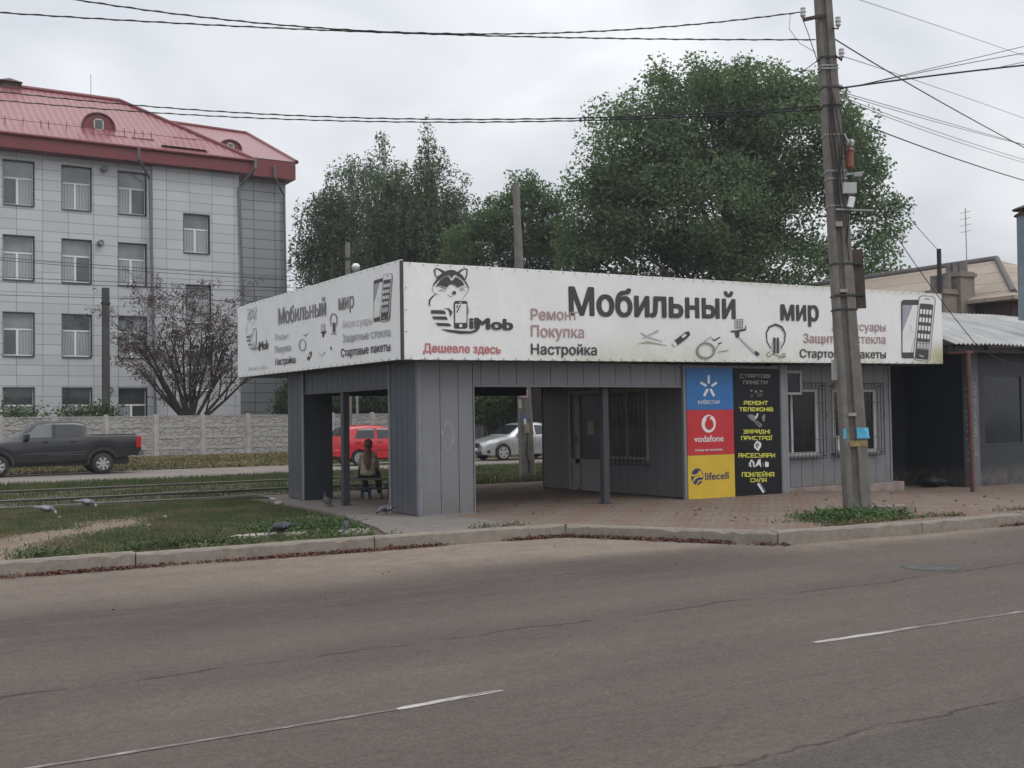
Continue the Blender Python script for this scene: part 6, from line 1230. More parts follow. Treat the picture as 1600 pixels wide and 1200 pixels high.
# ------------------------------------------------------------------ vehicles (local frame: front toward -x, length along x, centre at y=0)
def lerpf(P):
    X_ = [p[0] for p in P]; Y_ = [p[1] for p in P]; return lambda x: float(np.interp(x, X_, Y_))
class Car:
    def __init__(s, L_, top, belt, half, roofk, sill, wheels, R, arch=1.16):
        s.L = L_; s.top = lerpf(top); s.belt = lerpf(belt); s.half = lerpf(half); s.roofk = roofk; s.sill = lerpf(sill); s.wh = wheels; s.R = R; s.Ra = R*arch
    def zb(s, x):
        z = s.sill(x)
        for w in s.wh:
            d = abs(x-w)
            if d < s.Ra: z = max(z, s.R+math.sqrt(s.Ra**2-d*d))
        return z
    def prof(s, x):
        w = s.half(x); zt, zb, zbt = s.top(x), s.zb(x), s.belt(x); zbt = min(zbt, zt-.02); k = min(1, max(0, (zt-zbt-.06)/.35)); wt = w*(.94+(s.roofk-.94)*k)
        zm = zb+(zbt-zb)*.45; a = .04+.02*k
        return [(w*.86, zb-.0), (w*.965, zb+.01), (w*.985, zb+min(.09, (zbt-zb)*.3)), (w*1.0, zm), (w*.995, zbt-.07 if zbt-.07 > zm else (zm+zbt)/2), (w*.965, zbt), (w*.965+(wt-w*.965)*.10, zbt+(zt-a-.012-zbt)*.12), (w*.965+(wt-w*.965)*.80, zbt+(zt-a-.012-zbt)*.88), (wt+(w*.965-wt)*.08, zt-a-.012), (wt*.94, zt-.016), (wt*.70, zt-.002), (0, zt+.014)]
    def side_y(s, x, z):
        p = s.prof(x)[:10]; p = sorted(p, key=lambda q: q[1]); return float(np.interp(z, [q[1] for q in p], [q[0] for q in p]))
    def top_z(s, x, y):
        p = s.prof(x)[5:]; p = sorted(p, key=lambda q: q[0]); return float(np.interp(abs(y), [q[0] for q in p], [q[1] for q in p]))
    def body(s, name, m, par):
        xs = set(np.linspace(0, s.L, 40)); 
        for w in s.wh:
            for t_ in np.linspace(-1, 1, 17): xs.add(w+s.Ra*math.sin(t_*PI/2)*.999)
            xs.add(w-s.Ra-.004); xs.add(w+s.Ra+.004)
        xs = sorted(x for x in xs if 0 <= x <= s.L); mb = MB(); rings = []
        for x in xs: p = s.prof(x); rings.append([(x, -y, z) for y, z in p]+[(x, y, z) for y, z in p[-2::-1]])
        mb.rings(rings, closed=True); return mb.build(name, m, par, True, 38)
    def patch(s, mb, cor, side=-1, off=.006, nx=8, nz=4, mi=0):
        """cor: 4 (x,z) corners in the side view"""
        V = []
        for j in range(nz+1):
            for i in range(nx+1):
                u, v = i/nx, j/nz; a = [(1-u)*(1-v), u*(1-v), u*v, (1-u)*v]; x = sum(q*c[0] for q, c in zip(a, cor)); z = sum(q*c[1] for q, c in zip(a, cor)); V.append((x, side*(s.side_y(x, z)+off), z))
        n = nx+1; fs = [(j*n+i, j*n+i+1, (j+1)*n+i+1, (j+1)*n+i) for j in range(nz) for i in range(nx)]; mb.add(V, fs if side < 0 else [f[::-1] for f in fs], mi)
    def toppatch(s, mb, x0, x1, k, off=.008, mi=0, n=8, kk=None):
        V = []
        for i in range(n+1):
            x = x0+(x1-x0)*i/n; q = s.prof(x); w = q[9][0]*(k if kk is None else k+(kk-k)*i/n)
            for j in range(9): y = -w+2*w*j/8; V.append((x, y, s.top_z(x, y)+off))
        mb.add(V, [(i*9+j, (i+1)*9+j, (i+1)*9+j+1, i*9+j+1) for i in range(n) for j in range(8)], mi)
def wheel(c, R, w, par, spokes, m_rim, side, seed=0, cover=.62):
    mb = MB(); y0 = c[1]; s = side
    prof = [(R*.62, -.5*w), (R*.86, -.5*w), (R*.97, -.38*w), (R, -.2*w), (R, .2*w), (R*.97, .38*w), (R*.86, .5*w), (R*.62, .5*w)]
    mb.lathe(prof, c, 'Y', 28); t_ = mb.build('wheel', M['rubber'], par, True, 45)
    rb = MB(); yo = y0+s*.44*w; r0 = R*cover
    rb.lathe([(r0, yo-.01), (r0*1.03, yo+.012*0), (r0*.9, yo+.0)], (c[0], 0, c[2]), 'Y', 24) if False else None
    def disc(r_in, r_out, y, th, mi): 
        n = 28; V = []
        for r in (r_in, r_out):
            for yy in (y-th/2, y+th/2):
                for k in range(n): a = 2*PI*k/n; V.append((c[0]+r*math.cos(a), yy, c[2]+r*math.sin(a)))
        fs = []
        for k in range(n):
            l = (k+1) % n; fs += [(k, l, n+l, n+k), (2*n+k, 3*n+k, 3*n+l, 2*n+l), (k, 2*n+k, 2*n+l, l), (n+k, n+l, 3*n+l, 3*n+k)]
        rb.add(V, fs, mi)
    disc(r0*.86, r0*1.02, yo, .03, 0); disc(.001, r0*.28, yo+s*.012, .03, 0); disc(.001, r0*.9, yo-s*.06, .02, 1)
    for k in range(spokes):
        a = 2*PI*(k+.3)/spokes; hw = r0*(.9*PI/spokes*.55); e = Vector((math.cos(a), 0, math.sin(a))); f = Vector((-math.sin(a), 0, math.cos(a))); C0 = Vector((c[0], yo, c[2])); V = []
        for (r, h) in ((r0*.2, hw*.55), (r0*.9, hw)):
            for yy in (-.012, .012):
                for q in (-1, 1): V.append(C0+e*r+f*h*q+Vector((0, yy+s*.004, 0)))
        rb.add(V, [(0, 1, 5, 4), (2, 6, 7, 3), (0, 4, 6, 2), (1, 3, 7, 5), (4, 5, 7, 6)], 0)
    rb.build('rim', [m_rim, M['black']], t_)
def seam(car, mb, pts, side, w=.010):
    for (a, b) in zip(pts[:-1], pts[1:]):
        dx, dz = b[0]-a[0], b[1]-a[1]; l = math.hypot(dx, dz); nx_, nz_ = -dz/l*w/2, dx/l*w/2; car.patch(mb, [(a[0]-nx_, a[1]-nz_), (b[0]-nx_, b[1]-nz_), (b[0]+nx_, b[1]+nz_), (a[0]+nx_, a[1]+nz_)], side, .003, 3, 1)
def paint(name, col, metal=.0, rough=.28):
    t = NT(name, rough, metal, .5); t.b.inputs['Coat Weight'].default_value = .4; t.b.inputs['Coat Roughness'].default_value = .12
    t.color(t.mix(t.math('MULTIPLY', t.ramp(t.obj().noise(2.5, 4), .45, .75), .25), col, tuple(c*.7+.03 for c in col))); return t.m
CG = glass('car_glass', (.022, .026, .032), .05, .7); CGl = glass('car_glass_pale', (.11, .125, .13), .05, .6); LAMP = mat('lamp_clear', (.62, .64, .66), .12, .35, 14); TAIL = mat('tail_red', (.42, .012, .016), .2, .15, 9); TRIM = mat('car_plastic', (.028, .028, .03), .6, .1, 5)
def place(o, x, y, z, rz): o.location = (x, y, z); o.rotation_euler = (0, 0, rz)
# pickup truck
pk_ = thing('pickup_truck', 'black double cab pickup truck with silver wheels parked before the concrete fence', 'pickup truck')
c = Car(5.3, [(0, .98), (.12, 1.03), (1.0, 1.14), (1.42, 1.20), (1.96, 1.69), (2.2, 1.755), (3.1, 1.775), (3.42, 1.745), (3.52, 1.71), (3.56, 1.66), (3.585, 1.30), (3.66, 1.285), (5.16, 1.29), (5.2, 1.27), (5.3, 1.0)],
  [(0, .9), (.3, .99), (1.42, 1.16), (3.5, 1.2), (3.62, 1.27), (5.2, 1.27), (5.3, .95)], [(0, .72), (.15, .86), (.5, .91), (5.1, .915), (5.24, .89), (5.3, .86)], .80, [(0, .42), (.4, .40), (1.3, .42), (3.6, .46), (4.5, .52), (4.8, .55), (5.3, .66)], (.84, 4.05), .35, 1.2)
BLK = paint('black_paint', (.012, .013, .016), 0, .3)
c.body('body', BLK, pk_)
mb = MB(); mb.box(.3, 4.9, -.66, .66, .3, .95); mb.box(.25, 5.0, -.3, .3, .35, .5); mb.build('underbody', TRIM, pk_)
for sd in (-1, 1):
    mb = MB(); c.patch(mb, [(1.60, 1.24), (2.47, 1.25), (2.47, 1.66), (2.06, 1.66)], sd); w_ = mb.build('side_window', CGl, pk_); 
    mb = MB(); c.patch(mb, [(2.13, 1.25), (2.45, 1.25), (2.45, 1.64), (2.16, 1.64)], sd, .009); mb.build('far_window_gap', CG, w_) if False else None
    mb = MB(); c.patch(mb, [(2.62, 1.26), (3.24, 1.27), (3.19, 1.655), (2.62, 1.66)], sd); mb.build('side_window', CG, pk_)
    mb = MB(); c.patch(mb, [(2.49, 1.24), (2.60, 1.24), (2.60, 1.67), (2.49, 1.67)], sd, .004, 2, 4); mb.build('door_pillar', TRIM, pk_)
    mb = MB()
    for pl in (((1.5, 1.18), (1.42, .95), (1.45, .5)), ((2.55, 1.2), (2.53, .85), (2.56, .52)), ((3.36, 1.5), (3.36, 1.2), (3.3, .95), (3.2, .78)), ((3.62, 1.26), (3.63, .95), (3.6, .55)), ((1.45, .53), (3.3, .56))): seam(c, mb, pl, sd)
    mb.build('door_seam', TRIM, pk_)
    mb = MB(); c.patch(mb, [(1.5, .70), (3.55, .74), (3.55, .78), (1.5, .735)], sd, .012, 10, 1); c.patch(mb, [(2.4, .66), (3.5, .66), (3.5, .69), (2.4, .69)], sd, .012, 6, 1); mb.build('side_moulding', mat('moulding_grey', (.07, .075, .085), .35, .1), pk_)
    for xh in (2.26, 3.12): y = c.side_y(xh, 1.1); mb = MB(); mb.bbox(xh-.1, xh+.1, sd*(y+.02)-.015, sd*(y+.02)+.015, 1.085, 1.125, .005); mb.build('door_handle', BLK, pk_)
    y = c.side_y(1.7, 1.22); mb = MB(); mb.bbox(1.62, 1.78, min(sd*(y), sd*(y+.24)), max(sd*y, sd*(y+.24)), 1.2, 1.38, .03); mb.build('mirror', BLK, pk_)
    mb = MB(); mb.bbox(5.13, 5.285, min(sd*.70, sd*.925), max(sd*.70, sd*.925), .86, 1.24, .02); mb.build('tail_light', TAIL, pk_)
    mb = MB(); mb.bbox(-.02, .3, min(sd*.5, sd*.865), max(sd*.5, sd*.865), .82, .96, .02); mb.build('headlight', LAMP, pk_)
    for wx in (.84, 4.05):
        wheel((wx, sd*.79, .35), .35, .25, pk_, 7, M['silver'], sd, cover=.64)
        mb = MB(); n = 16
        for k in range(n+1): a = PI*k/n; x = wx+math.cos(a)*.445; z = .37+math.sin(a)*.445; yy = c.side_y(x, max(z, .5)); mb.v += [(x, sd*(yy+.012), z), (wx+math.cos(a)*.50, sd*(yy+.012), .37+math.sin(a)*.50), (x, sd*(yy-.1), z)]
        mb.f = [q for k in range(n) for q in ((3*k, 3*k+3, 3*k+4, 3*k+1), (3*k+2, 3*k+5, 3*k+3, 3*k))]; mb.m = [0]*len(mb.f); mb.build('wheel_arch', TRIM, pk_)
mb = MB(); c.toppatch(mb, 1.47, 1.93, .93); mb.build('windscreen', CG, pk_)
mb = MB(); mb.bbox(5.18, 5.38, -.86, .86, .58, .78, .03); mb.build('rear_bumper', mat('bumper_grey', (.10, .10, .105), .5, .1), pk_)
mb = MB(); mb.bbox(-.1, .2, -.8, .8, .42, .66, .04); mb.box(-.03, 0.02, -.45, .45, .72, .92); mb.build('front_bumper', TRIM, pk_)
mb = MB()
for yy in (-.84, .84): mb.tube([(3.7, yy, 1.30), (5.1, yy, 1.30)], .02, 6)
mb.build('bed_rail', TRIM, pk_)
mb = MB(); rr = random.Random(2)
mb.tube([(1.95, .4, 1.74), (1.75, .45, 1.95)], .008, 4); mb.build('aerial', TRIM, pk_)
p = gnd(160, 739.5); place(pk_, p[0]-4.05*math.cos(-.03), p[1]+.8, -.015, -.03)
# red hatchback (front toward +x after turning)
rd = thing('hatchback_car', 'small bright red hatchback parked facing right behind the seated woman', 'car')
c = Car(3.5, [(0, .66), (.08, .72), (.75, .88), (.95, .94), (1.45, 1.36), (1.75, 1.46), (2.4, 1.485), (3.0, 1.45), (3.2, 1.36), (3.42, .98), (3.5, .86)], [(0, .62), (.5, .8), (1.0, .9), (3.3, .95), (3.42, .93), (3.5, .8)], [(0, .52), (.15, .66), (.5, .735), (3.2, .745), (3.4, .70), (3.5, .6)], .80, [(0, .3), (.3, .24), (3.1, .26), (3.5, .36)], (.66, 2.98-.24), .275, 1.17)
RED = paint('red_paint', (.52, .018, .03), 0, .28); c.body('body', RED, rd)
mb = MB(); mb.box(.25, 3.3, -.5, .5, .2, .62); mb.build('underbody', TRIM, rd)
for sd in (-1, 1):
    mb = MB(); c.patch(mb, [(2.12, .98), (2.9, 1.0), (2.75, 1.345), (2.12, 1.36)], sd); mb.build('side_window', CG, rd); mb = MB(); c.patch(mb, [(1.12, .96), (2.0, .98), (2.0, 1.36), (1.52, 1.34)], sd); mb.build('side_window', CG, rd)
    mb = MB(); c.patch(mb, [(2.14, 1.30), (2.75, 1.30), (2.73, 1.345), (2.14, 1.355)], sd, .010, 6, 1); c.patch(mb, [(1.5, 1.30), (2.0, 1.31), (2.0, 1.36), (1.54, 1.34)], sd, .010, 6, 1); mb.build('wind_deflector', mat('pale_deflector', (.36, .36, .37), .3), rd)
    mb = MB(); c.patch(mb, [(2.9, 1.0), (3.02, 1.0), (2.88, 1.33), (2.78, 1.335)], sd, .004, 2, 4); mb.build('rear_quarter', RED, rd) if False else None
    mb = MB()
    for pl in (((1.1, .92), (1.05, .6), (1.1, .33)), ((2.06, 1.36), (2.05, .9), (2.06, .33)), ((2.95, .95), (2.9, .75), (2.68, .60))): seam(c, mb, pl, sd)
    mb.build('door_seam', TRIM, rd)
    mb = MB(); c.patch(mb, [(.95, .54), (2.4, .54), (2.4, .565), (.95, .565)], sd, .008, 8, 1); mb.build('side_moulding', TRIM, rd)
    for xh in (1.92, 2.78): y = c.side_y(xh, .86); mb = MB(); mb.bbox(xh-.09, xh+.09, sd*y-.018, sd*y+.018, .84, .875, .005); mb.build('door_handle', TRIM, rd)
    y = c.side_y(1.2, .97); mb = MB(); mb.bbox(1.15, 1.28, min(sd*y, sd*(y+.18)), max(sd*y, sd*(y+.18)), .95, 1.07, .02); mb.build('mirror', TRIM, rd)
    y = c.side_y(3.3, .85); mb = MB(); mb.lathe([(.001, -.05), (.085, -.04), (.09, .0), (.07, .02), (.001, .03)], (3.33, sd*(y-.005), .84), 'Y', 14); mb.lathe([(.06, -.05), (.065, .0), (.001, .012)], (3.39, sd*(y-.05), .68), 'Y', 12); mb.build('tail_light', TAIL, rd)
    mb = MB(); mb.lathe([(.001, -.05), (.1, -.03), (.1, .02), (.001, .03)], (.2, sd*.62, .68), 'Y', 14); mb.build('headlight', LAMP, rd)
    for wx in c.wh: wheel((wx, sd*.655, .275), .275, .165, rd, 8, M['silver'], sd, cover=.68)
mb = MB(); c.toppatch(mb, .99, 1.42, .93); mb.build('windscreen', CG, rd)
mb = MB(); c.toppatch(mb, 3.04, 3.36, .86); mb.build('rear_window', CG, rd)
mb = MB(); mb.bbox(3.36, 3.6, -.66, .66, .36, .60, .04); mb.build('rear_bumper', RED, rd); mb = MB(); mb.bbox(-.08, .2, -.62, .62, .3, .54, .04); mb.build('front_bumper', RED, rd)
p = gnd(561, 727); place(rd, p[0]+2.74*math.cos(.0), p[1]+.68, -.015, PI)
# silver sedan
sv = thing('sedan_car', 'silver grey sedan parked facing left behind the old pole', 'car')
c = Car(4.31, [(0, .64), (.05, .70), (.35, .83), (.95, .95), (1.1, .985), (1.75, 1.40), (2.0, 1.465), (2.6, 1.49), (3.1, 1.42), (3.72, 1.12), (4.1, 1.10), (4.26, 1.04), (4.31, .9)], [(0, .6), (.4, .78), (1.1, .93), (3.6, 1.0), (4.2, 1.0), (4.31, .85)], [(0, .56), (.12, .70), (.4, .80), (.8, .85), (3.6, .85), (4.1, .79), (4.31, .65)], .76, [(0, .25), (.3, .20), (3.7, .23), (4.31, .34)], (.82, 3.3), .31, 1.14)
SIL = paint('silver_paint', (.44, .45, .465), .55, .3); c.body('body', SIL, sv)
mb = MB(); mb.box(.3, 4.1, -.6, .6, .2, .7); mb.build('underbody', TRIM, sv)
for sd in (-1, 1):
    mb = MB(); c.patch(mb, [(1.42, .99), (2.28, 1.0), (2.28, 1.385), (1.86, 1.37)], sd); mb.build('side_window', CG, sv); mb = MB(); c.patch(mb, [(2.36, 1.0), (3.22, 1.03), (2.98, 1.34), (2.36, 1.385)], sd); mb.build('side_window', CG, sv)
    mb = MB()
    for pl in (((1.3, .93), (1.22, .65), (1.3, .3)), ((2.32, 1.0), (2.31, .65), (2.34, .3)), ((3.2, 1.0), (3.12, .8), (2.92, .62))): seam(c, mb, pl, sd)
    mb.build('door_seam', TRIM, sv)
    mb = MB(); c.patch(mb, [(1.35, .53), (2.9, .55), (2.9, .59), (1.35, .57)], sd, .012, 8, 1); mb.build('side_moulding', SIL, sv)
    for xh in (2.15, 3.05): y = c.side_y(xh, .87); mb = MB(); mb.bbox(xh-.1, xh+.1, sd*y-.02, sd*y+.02, .855, .89, .006); mb.build('door_handle', SIL, sv)
    y = c.side_y(1.55, 1.0); mb = MB(); mb.bbox(1.46, 1.62, min(sd*y, sd*(y+.2)), max(sd*y, sd*(y+.2)), .97, 1.10, .03); mb.build('mirror', SIL, sv)
    mb = MB(); c.patch(mb, [(.10, .66), (.56, .70), (.66, .82), (.30, .79)], sd, .014, 6, 3); mb.build('headlight', LAMP, sv)
    y = c.side_y(.22, .38); mb = MB(); mb.lathe([(.001, -.03), (.075, -.02), (.075, .015), (.001, .02)], (.2, sd*(y), .36), 'Y', 12); mb.build('fog_light', TRIM, sv)
    mb = MB(); mb.bbox(4.16, 4.32, min(sd*.5, sd*.74), max(sd*.5, sd*.74), .78, .96, .03); mb.build('tail_light', TAIL, sv)
    for wx in c.wh: wheel((wx, sd*.75, .31), .31, .2, sv, 5, M['silver'], sd, cover=.7)
mb = MB(); c.toppatch(mb, 1.16, 1.72, .93); mb.build('windscreen', CG, sv)
mb = MB(); c.toppatch(mb, 3.16, 3.66, .9); mb.build('rear_window', CG, sv)
mb = MB(); mb.bbox(-.035, .06, -.36, .36, .52, .68, .03); mb.box(-.06, .06, -.5, .5, .25, .36); mb.build('grille', TRIM, sv)
mb = MB(); mb.box(-.045, -.03, -.26, .26, .40, .50); mb.build('licence_plate', M['white'], sv)
mb = MB(); mb.bbox(-.04, .1, -.3, .3, .695, .715, .006); mb.build('bonnet_edge', SIL, sv)
p = gnd(786, 719); place(sv, p[0]-.82*math.cos(.0), p[1]+.78, -.015, .0)
# ------------------------------------------------------------------ bench, seated woman, pigeons
def skinned(name, nodes, edges, m, par, sub=1, root=0):
    """connected skeleton with a radius per joint -> one smooth continuous surface"""
    me = bpy.data.meshes.new(name); me.from_pydata([n[0] for n in nodes], edges, []); o = bpy.data.objects.new(name, me); COL.objects.link(o)
    md = o.modifiers.new('skin', 'SKIN'); md.use_smooth_shade = True
    for i, n in enumerate(nodes):
        r = n[1]; sv_ = me.skin_vertices[0].data[i]; sv_.radius = r if hasattr(r, '__len__') else (r, r); sv_.use_root = i == root
    ms = o.modifiers.new('sub', 'SUBSURF'); ms.levels = sub; ms.render_levels = sub
    dg = bpy.context.evaluated_depsgraph_get(); e = bpy.data.meshes.new_from_object(o.evaluated_get(dg)); bpy.data.objects.remove(o); bpy.data.meshes.remove(me)
    e.name = name; e.materials.clear(); e.materials.append(m); e.polygons.foreach_set('use_smooth', [True]*len(e.polygons))
    q = bpy.data.objects.new(name, e); COL.objects.link(q); q.parent = par; return q
BN = thing('park_bench', 'low dark bench with slatted wooden seat on black tube frames under the shelter', 'bench')
mb = MB()
for k in range(3): mb.bbox(-.58, .62, -.17+k*.118, -.065+k*.118, .395, .432, .008)
mb.build('seat', M['wood'], BN)
for x in (-.46, .40):
    for y in (-.15, .15): mb = MB(); mb.bbox(x-.024, x+.024, y-.024, y+.024, .0, .36, .004); mb.build('leg', M['black'], BN)
    mb = MB(); mb.box(x-.022, x+.022, -.126, .126, .0, .04); mb.box(x-.022, x+.022, -.17, .17, .36, .394); mb.build('foot_bar', M['black'], BN)
mb = MB(); mb.box(-.436, .376, -.015, .015, .20, .235); mb.build('stretcher', M['black'], BN)
bp = gnd(577, 781); BR = -.42; place(BN, bp[0], bp[1], .008, BR)
WM = thing('person', 'woman with long ponytail and beige jacket sitting on the bench, back to the street', 'person')
skin_m = mat('skin', (.36, .21, .15), .55, .1, 9)
# local frame: +y is the way she faces, seat top at z=.432
hip, chest, neck, head = (0, .0, .53), (0, .06, .80), (0, .11, .985), (0, .16, 1.09)
nodes = [((0, .0, .53), (.15, .12)), ((0, .03, .68), (.13, .10)), ((0, .06, .84), (.155, .105)), ((0, .09, .94), (.09, .075)), ((0, .11, .99), (.048, .048)), ((0, .135, 1.05), (.062, .07)), ((0, .15, 1.12), (.072, .088)), ((0, .145, 1.17), (.05, .06)),
 ((-.13, .08, .87), .05), ((-.165, .14, .69), .04), ((-.155, .31, .585), .032), ((-.14, .38, .57), (.032, .018)), ((.13, .08, .87), .05), ((.17, .15, .69), .04), ((.15, .32, .605), .032), ((.13, .39, .595), (.032, .018)),
 ((-.10, .10, .52), .088), ((-.13, .44, .50), .062), ((-.06, .22, .17), .042), ((-.05, .14, .09), .036), ((.10, .10, .52), .088), ((.15, .46, .50), .062), ((.19, .48, .15), .042), ((.20, .50, .08), .036)]
edges = [(0, 1), (1, 2), (2, 3), (3, 4), (4, 5), (5, 6), (6, 7), (3, 8), (8, 9), (9, 10), (10, 11), (3, 12), (12, 13), (13, 14), (14, 15), (0, 16), (16, 17), (17, 18), (18, 19), (0, 20), (20, 21), (21, 22), (22, 23)]
for sx, i0 in ((-1, 11), (1, 15)):
    hx, hy, hz = nodes[i0][0]
    for k in range(4):
        b = len(nodes); l = (.035, .042, .038, .03)[k]; nodes.append(((hx+(k-1.5)*.017, hy+.035, hz-.004), .009)); nodes.append(((hx+(k-1.5)*.019, hy+.035+l, hz-.022), .0075)); edges += [(i0, b), (b, b+1)]
    b = len(nodes); nodes.append(((hx-sx*.035, hy+.005, hz-.008), .010)); nodes.append(((hx-sx*.05, hy+.035, hz-.02), .008)); edges += [(i0, b), (b, b+1)]
skinned('body', nodes, edges, skin_m, WM, 2)
JK = mat('beige_jacket', (.34, .285, .215), .85, .16, 7, bump=.5, bs=14, local=True)
jn = [((0, -.005, .46), (.175, .125)), ((0, -.005, .56), (.18, .14)), ((0, .02, .70), (.15, .12)), ((0, .05, .83), (.145, .115)), ((0, .08, .925), (.09, .08)), ((0, .105, .985), (.055, .055)), ((-.125, .075, .865), .068), ((-.165, .14, .68), .058), ((-.165, .24, .61), .052), ((-.15, .32, .58), .045), ((.125, .075, .865), .068), ((.17, .15, .68), .058), ((.165, .24, .62), .052), ((.15, .33, .60), .045)]
skinned('jacket', jn, [(0, 1), (1, 2), (2, 3), (3, 4), (4, 5), (4, 6), (6, 7), (7, 8), (8, 9), (4, 10), (10, 11), (11, 12), (12, 13)], JK, WM, 2)
TRm = mat('dark_trousers', (.022, .024, .034), .85, .2, 8)
skinned('trousers', [((0, .02, .50), (.15, .11)), ((-.10, .10, .52), .10), ((-.13, .44, .50), .075), ((-.06, .22, .17), .058), ((-.05, .15, .10), .055), ((.10, .10, .52), .10), ((.15, .46, .50), .075), ((.19, .48, .15), .06), ((.20, .495, .09), .056)], [(0, 1), (1, 2), (2, 3), (3, 4), (0, 5), (5, 6), (6, 7), (7, 8)], TRm, WM, 2)
def shoe(h, t_, nm):
    o = skinned(nm, [(h, (.038, .04)), (tuple((a+b)/2 for a, b in zip(h, t_)), (.042, .038)), (t_, (.036, .028))], [(0, 1), (1, 2)], mat('shoe_grey', (.20, .20, .20), .7, .2, 9), WM, 2)
    mb = MB(); H_, T_ = Vector(h), Vector(t_); d = (T_-H_).normalized(); up = Vector((1, 0, 0)).cross(d).normalized(); up = up if up.z > 0 or d.z < -.5 else -up; q = Matrix((Vector((1, 0, 0)), d, up)).transposed(); mb.obox((H_+T_)/2-up*.042, (.078, (T_-H_).length+.07, .02), q); mb.build('sole', mat('sole_white', (.5, .5, .48), .7), o)
shoe((-.05, .06, .14), (-.05, .16, .045), 'shoe'); shoe((.20, .47, .065), (.22, .62, .05), 'shoe')
HRm = NT('brown_hair', .5, 0, .35); HRm.obj(); f_ = HRm.noise(40, 3, .6, (6, 6, .35)); HRm.color(HRm.mix(HRm.ramp(f_, .3, .7), (.06, .034, .022), (.20, .115, .072))); HRm.bump(f_, .5, .01)
mb = MB(); rings = []
for i, (z, rx, ry, yc) in enumerate(((1.215, .012, .012, .13), (1.205, .05, .055, .13), (1.17, .079, .092, .132), (1.12, .089, .103, .135), (1.07, .086, .098, .125), (1.03, .072, .075, .105), (.995, .05, .045, .075))): rings.append([(rx*math.cos(a)*(1+.03*math.sin(a*9+i)), yc+ry*math.sin(a)-.012 if math.sin(a) < .55 else yc+ry*.5, z) for a in np.linspace(0, 2*PI, 19)[:-1]])
mb.rings(rings); hr = mb.build('hair', HRm.m, WM, True)
mb = MB(); rings = []; rr = random.Random(3)
for (z, rx, ry, yc, xo) in ((1.10, .03, .025, .03, 0), (1.06, .05, .042, -.0, 0), (1.0, .058, .045, -.02, -.004), (.92, .068, .045, -.05, -.008), (.83, .075, .042, -.09, -.01), (.74, .066, .036, -.125, -.004), (.66, .048, .028, -.14, .004), (.61, .026, .018, -.145, .01), (.585, .008, .008, -.145, .012)): rings.append([(xo+rx*math.cos(a)*(1+.09*math.sin(a*7+z*30)), yc+ry*math.sin(a)*(1+.09*math.sin(a*6)), z) for a in np.linspace(0, 2*PI, 21)[:-1]])
mb.rings(rings); mb.build('ponytail', HRm.m, hr, True)
mb = MB(); mb.lathe([(.05, 1.045), (.056, 1.055), (.05, 1.068)], (0, .002, 0), seg=14); mb.build('hair_tie', M['black'], hr)
wp = Vector((bp[0], bp[1], 0))+Matrix.Rotation(BR, 3, 'Z') @ Vector((-.02, .02, 0)); place(WM, wp.x, wp.y, .008, BR-.1)
mb = MB(); mb.rings([[(x*k, y*k+.0, z) for x, y in ((-.11, -.05), (.11, -.05), (.11, .05), (-.11, .05))] for z, k in ((.0, .8), (.02, .95), (.18, 1), (.27, .8))]); bg_ = mb.build('shopping_bag', mat('bag_blue', (.055, .055, .19), .5, .5, 12)); tag(bg_, 'blue plastic bag standing on the paving under the bench', 'bag'); wq = Vector((bp[0], bp[1], 0))+Matrix.Rotation(BR, 3, 'Z') @ Vector((-.06, .52, 0)); place(bg_, wq.x, wq.y, .01, BR)
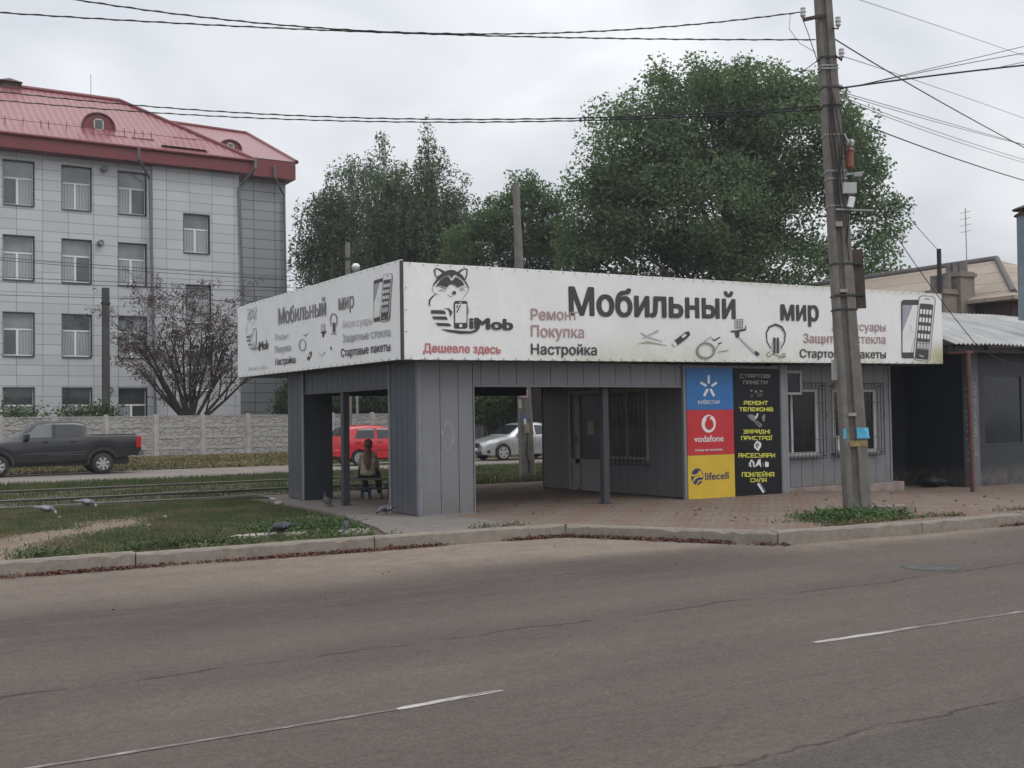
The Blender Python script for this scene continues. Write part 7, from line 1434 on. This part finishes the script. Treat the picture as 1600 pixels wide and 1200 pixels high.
# pigeons
def pigeon(label, x, y, rz, pose, cols, s=1.0):
    """local +x is forward; pose: 'peck', 'stand', 'walk'"""
    P_ = thing('pigeon', label, 'pigeon', (0, 0, 0), 'pigeons on the lawn and apron'); bd, wg, nk, wp_ = cols
    hd = {'peck': (.155, .055), 'stand': (.085, .235), 'walk': (.135, .19)}[pose]; pitch = {'peck': -.12, 'stand': .45, 'walk': .15}[pose]
    ca, sa = math.cos(pitch), math.sin(pitch); tf = lambda a, z: (a*ca-z*sa, .115+a*sa+z*ca)
    mb = MB(); rings = []
    for a, r, zo in ((-.13, .012, .008), (-.09, .035, .006), (-.04, .056, .0), (.02, .064, -.004), (.07, .052, .0), (.10, .036, .012)):
        x0, z0 = tf(a, zo); rings.append([(x0-sa*r*math.sin(t_)*1.0, r*.88*math.cos(t_), z0+ca*r*math.sin(t_)) for t_ in np.linspace(0, 2*PI, 13)[:-1]])
    x1, z1 = tf(.10, .012); hx, hz = hd; d = Vector((hx-x1, 0, hz-z1)); 
    for k, r in ((.35, .030), (.65, .024), (.88, .025)):
        c0 = Vector((x1, 0, z1))+d*k; u_ = d.normalized(); n_ = Vector((-u_.z, 0, u_.x)); rings.append([tuple(c0+n_*r*math.sin(t_)+Vector((0, r*math.cos(t_), 0))) for t_ in np.linspace(0, 2*PI, 13)[:-1]])
    mb.rings(rings); mb.build('body', bd, P_, True)
    mb = MB(); f = Vector((1, 0, -.25 if pose != 'peck' else -1.2)).normalized(); c0 = Vector((hx, 0, hz)); n_ = Vector((-f.z, 0, f.x)); rings = []
    for a, r in ((-.026, .012), (-.012, .023), (.004, .025), (.02, .018), (.027, .008), (.033, .0055), (.048, .002)): rings.append([tuple(c0+f*a+n_*r*math.sin(t_)+Vector((0, r*.9*math.cos(t_), 0))) for t_ in np.linspace(0, 2*PI, 11)[:-1]])
    mb.rings(rings); mb.build('head', nk, P_, True)
    for sd in (-1, 1):
        mb = MB(); rings = []
        for a, h0, h1 in ((.075, -.01, .02), (.05, -.03, .04), (.0, -.035, .045), (-.06, -.02, .035), (-.12, .0, .022), (-.165, .006, .014)):
            pts = []
            for zz, e in ((h0, .0), ((h0+h1)/2, .012), (h1, -.004), ((h0+h1)/2, -.006)): x0, z0 = tf(a, zz); k = .056*math.sqrt(max(.05, 1-(a/.15)**2)); pts.append((x0, sd*(k+e), z0))
            rings.append(pts)
        mb.rings(rings); w_ = mb.build('wing', wg, P_, True)
        mb = MB()
        for a in (-.035, -.075): q = [tf(a+da, zz) for da, zz in ((0, -.012), (.014, -.012), (.004, .03), (-.012, .03))]; k = .056*math.sqrt(1-(a/.15)**2)+.0135; mb.add([(p_[0], sd*k*(1 if i < 2 else .92), p_[1]) for i, p_ in enumerate(q)], [(0, 1, 2, 3)])
        mb.build('wing_bar', wp_, w_)
        mb = MB(); fx_ = .0+sd*(.025 if pose == 'walk' else .005); mb.tube([(0, sd*.025, .07), (fx_, sd*.025, .012)], .006, 5)
        for t_ in (-.5, 0, .5): mb.tube([(fx_, sd*.025, .008), (fx_+.03*math.cos(t_), sd*.025+.03*math.sin(t_), .004)], .0035, 4)
        mb.build('leg', mat('pigeon_leg', (.24, .07, .06), .7), P_)
    mb = MB(); V = []
    for a, hw, zz in ((-.10, .022, .0), (-.15, .03, .004), (-.205, .038, .0)): x0, z0 = tf(a, zz); V += [(x0, -hw, z0), (x0, hw, z0), (x0, hw, z0+.012), (x0, -hw, z0+.012)]
    mb.rings([V[0:4], V[4:8], V[8:12]]); mb.build('tail', wg, P_); P_.scale = (s, s, s); place(P_, x, y, 0.0, rz); return P_
pg = [mat('plume_grey', (.15, .16, .185), .7, .2, 20), mat('plume_pale', (.30, .31, .34), .7, .2, 20), mat('plume_dark', (.04, .042, .052), .6, .3, 20), mat('plume_neck', (.04, .055, .052), .4, .3, 20), mat('plume_white', (.5, .5, .5), .7, .1, 20), mat('plume_brown', (.075, .06, .06), .7, .3, 20)]
def put(u, v, *a): p = gnd(u, v); return pigeon(a[0], p[0], p[1], *a[1:])
put(72, 805, 'blue grey pigeon pecking far left in the lawn, nearer of the left two', -.6, 'peck', (pg[0], pg[1], pg[4], pg[2]), 1.05)
put(135, 794, 'grey pigeon with bent white head beside the tram rails', -.45, 'peck', (pg[0], pg[1], pg[4], pg[2]), 1.05)
put(441, 837, 'dark slate pigeon crouching by the whitish slab near the kerb', 2.7, 'peck', (pg[2], pg[2], pg[0], pg[0]), 1.1)
put(541, 832, 'black pigeon standing on a stone near the kerb, seen from behind', 1.2, 'stand', (pg[2], pg[2], pg[3], pg[2]), .9)
put(511, 792, 'brownish pigeon standing upright on the apron left of the shelter post', 1.6, 'stand', (pg[5], pg[5], pg[3], pg[2]), 1.0)
put(604, 805, 'mottled pigeon pecking at the foot of the corner pillar', 2.6, 'peck', (pg[0], pg[2], pg[3], pg[4]), .95)
# ------------------------------------------------------------------ thin air: one closed box of even haze round everything but the sky
hz = bpy.data.materials.new('thin_haze'); hz.use_nodes = True; hn = hz.node_tree.nodes; hl = hz.node_tree.links; hn.clear()
ho = hn.new('ShaderNodeOutputMaterial'); hv = hn.new('ShaderNodeVolumePrincipled'); hv.inputs['Color'].default_value = (.93, .95, 1, 1); hv.inputs['Density'].default_value = .00062; hl.new(hv.outputs[0], ho.inputs['Volume'])
mb = MB(); mb.box(-401, 401, -401, 701, -1.3, 26); tag(mb.build('haze', hz), kind='stuff')
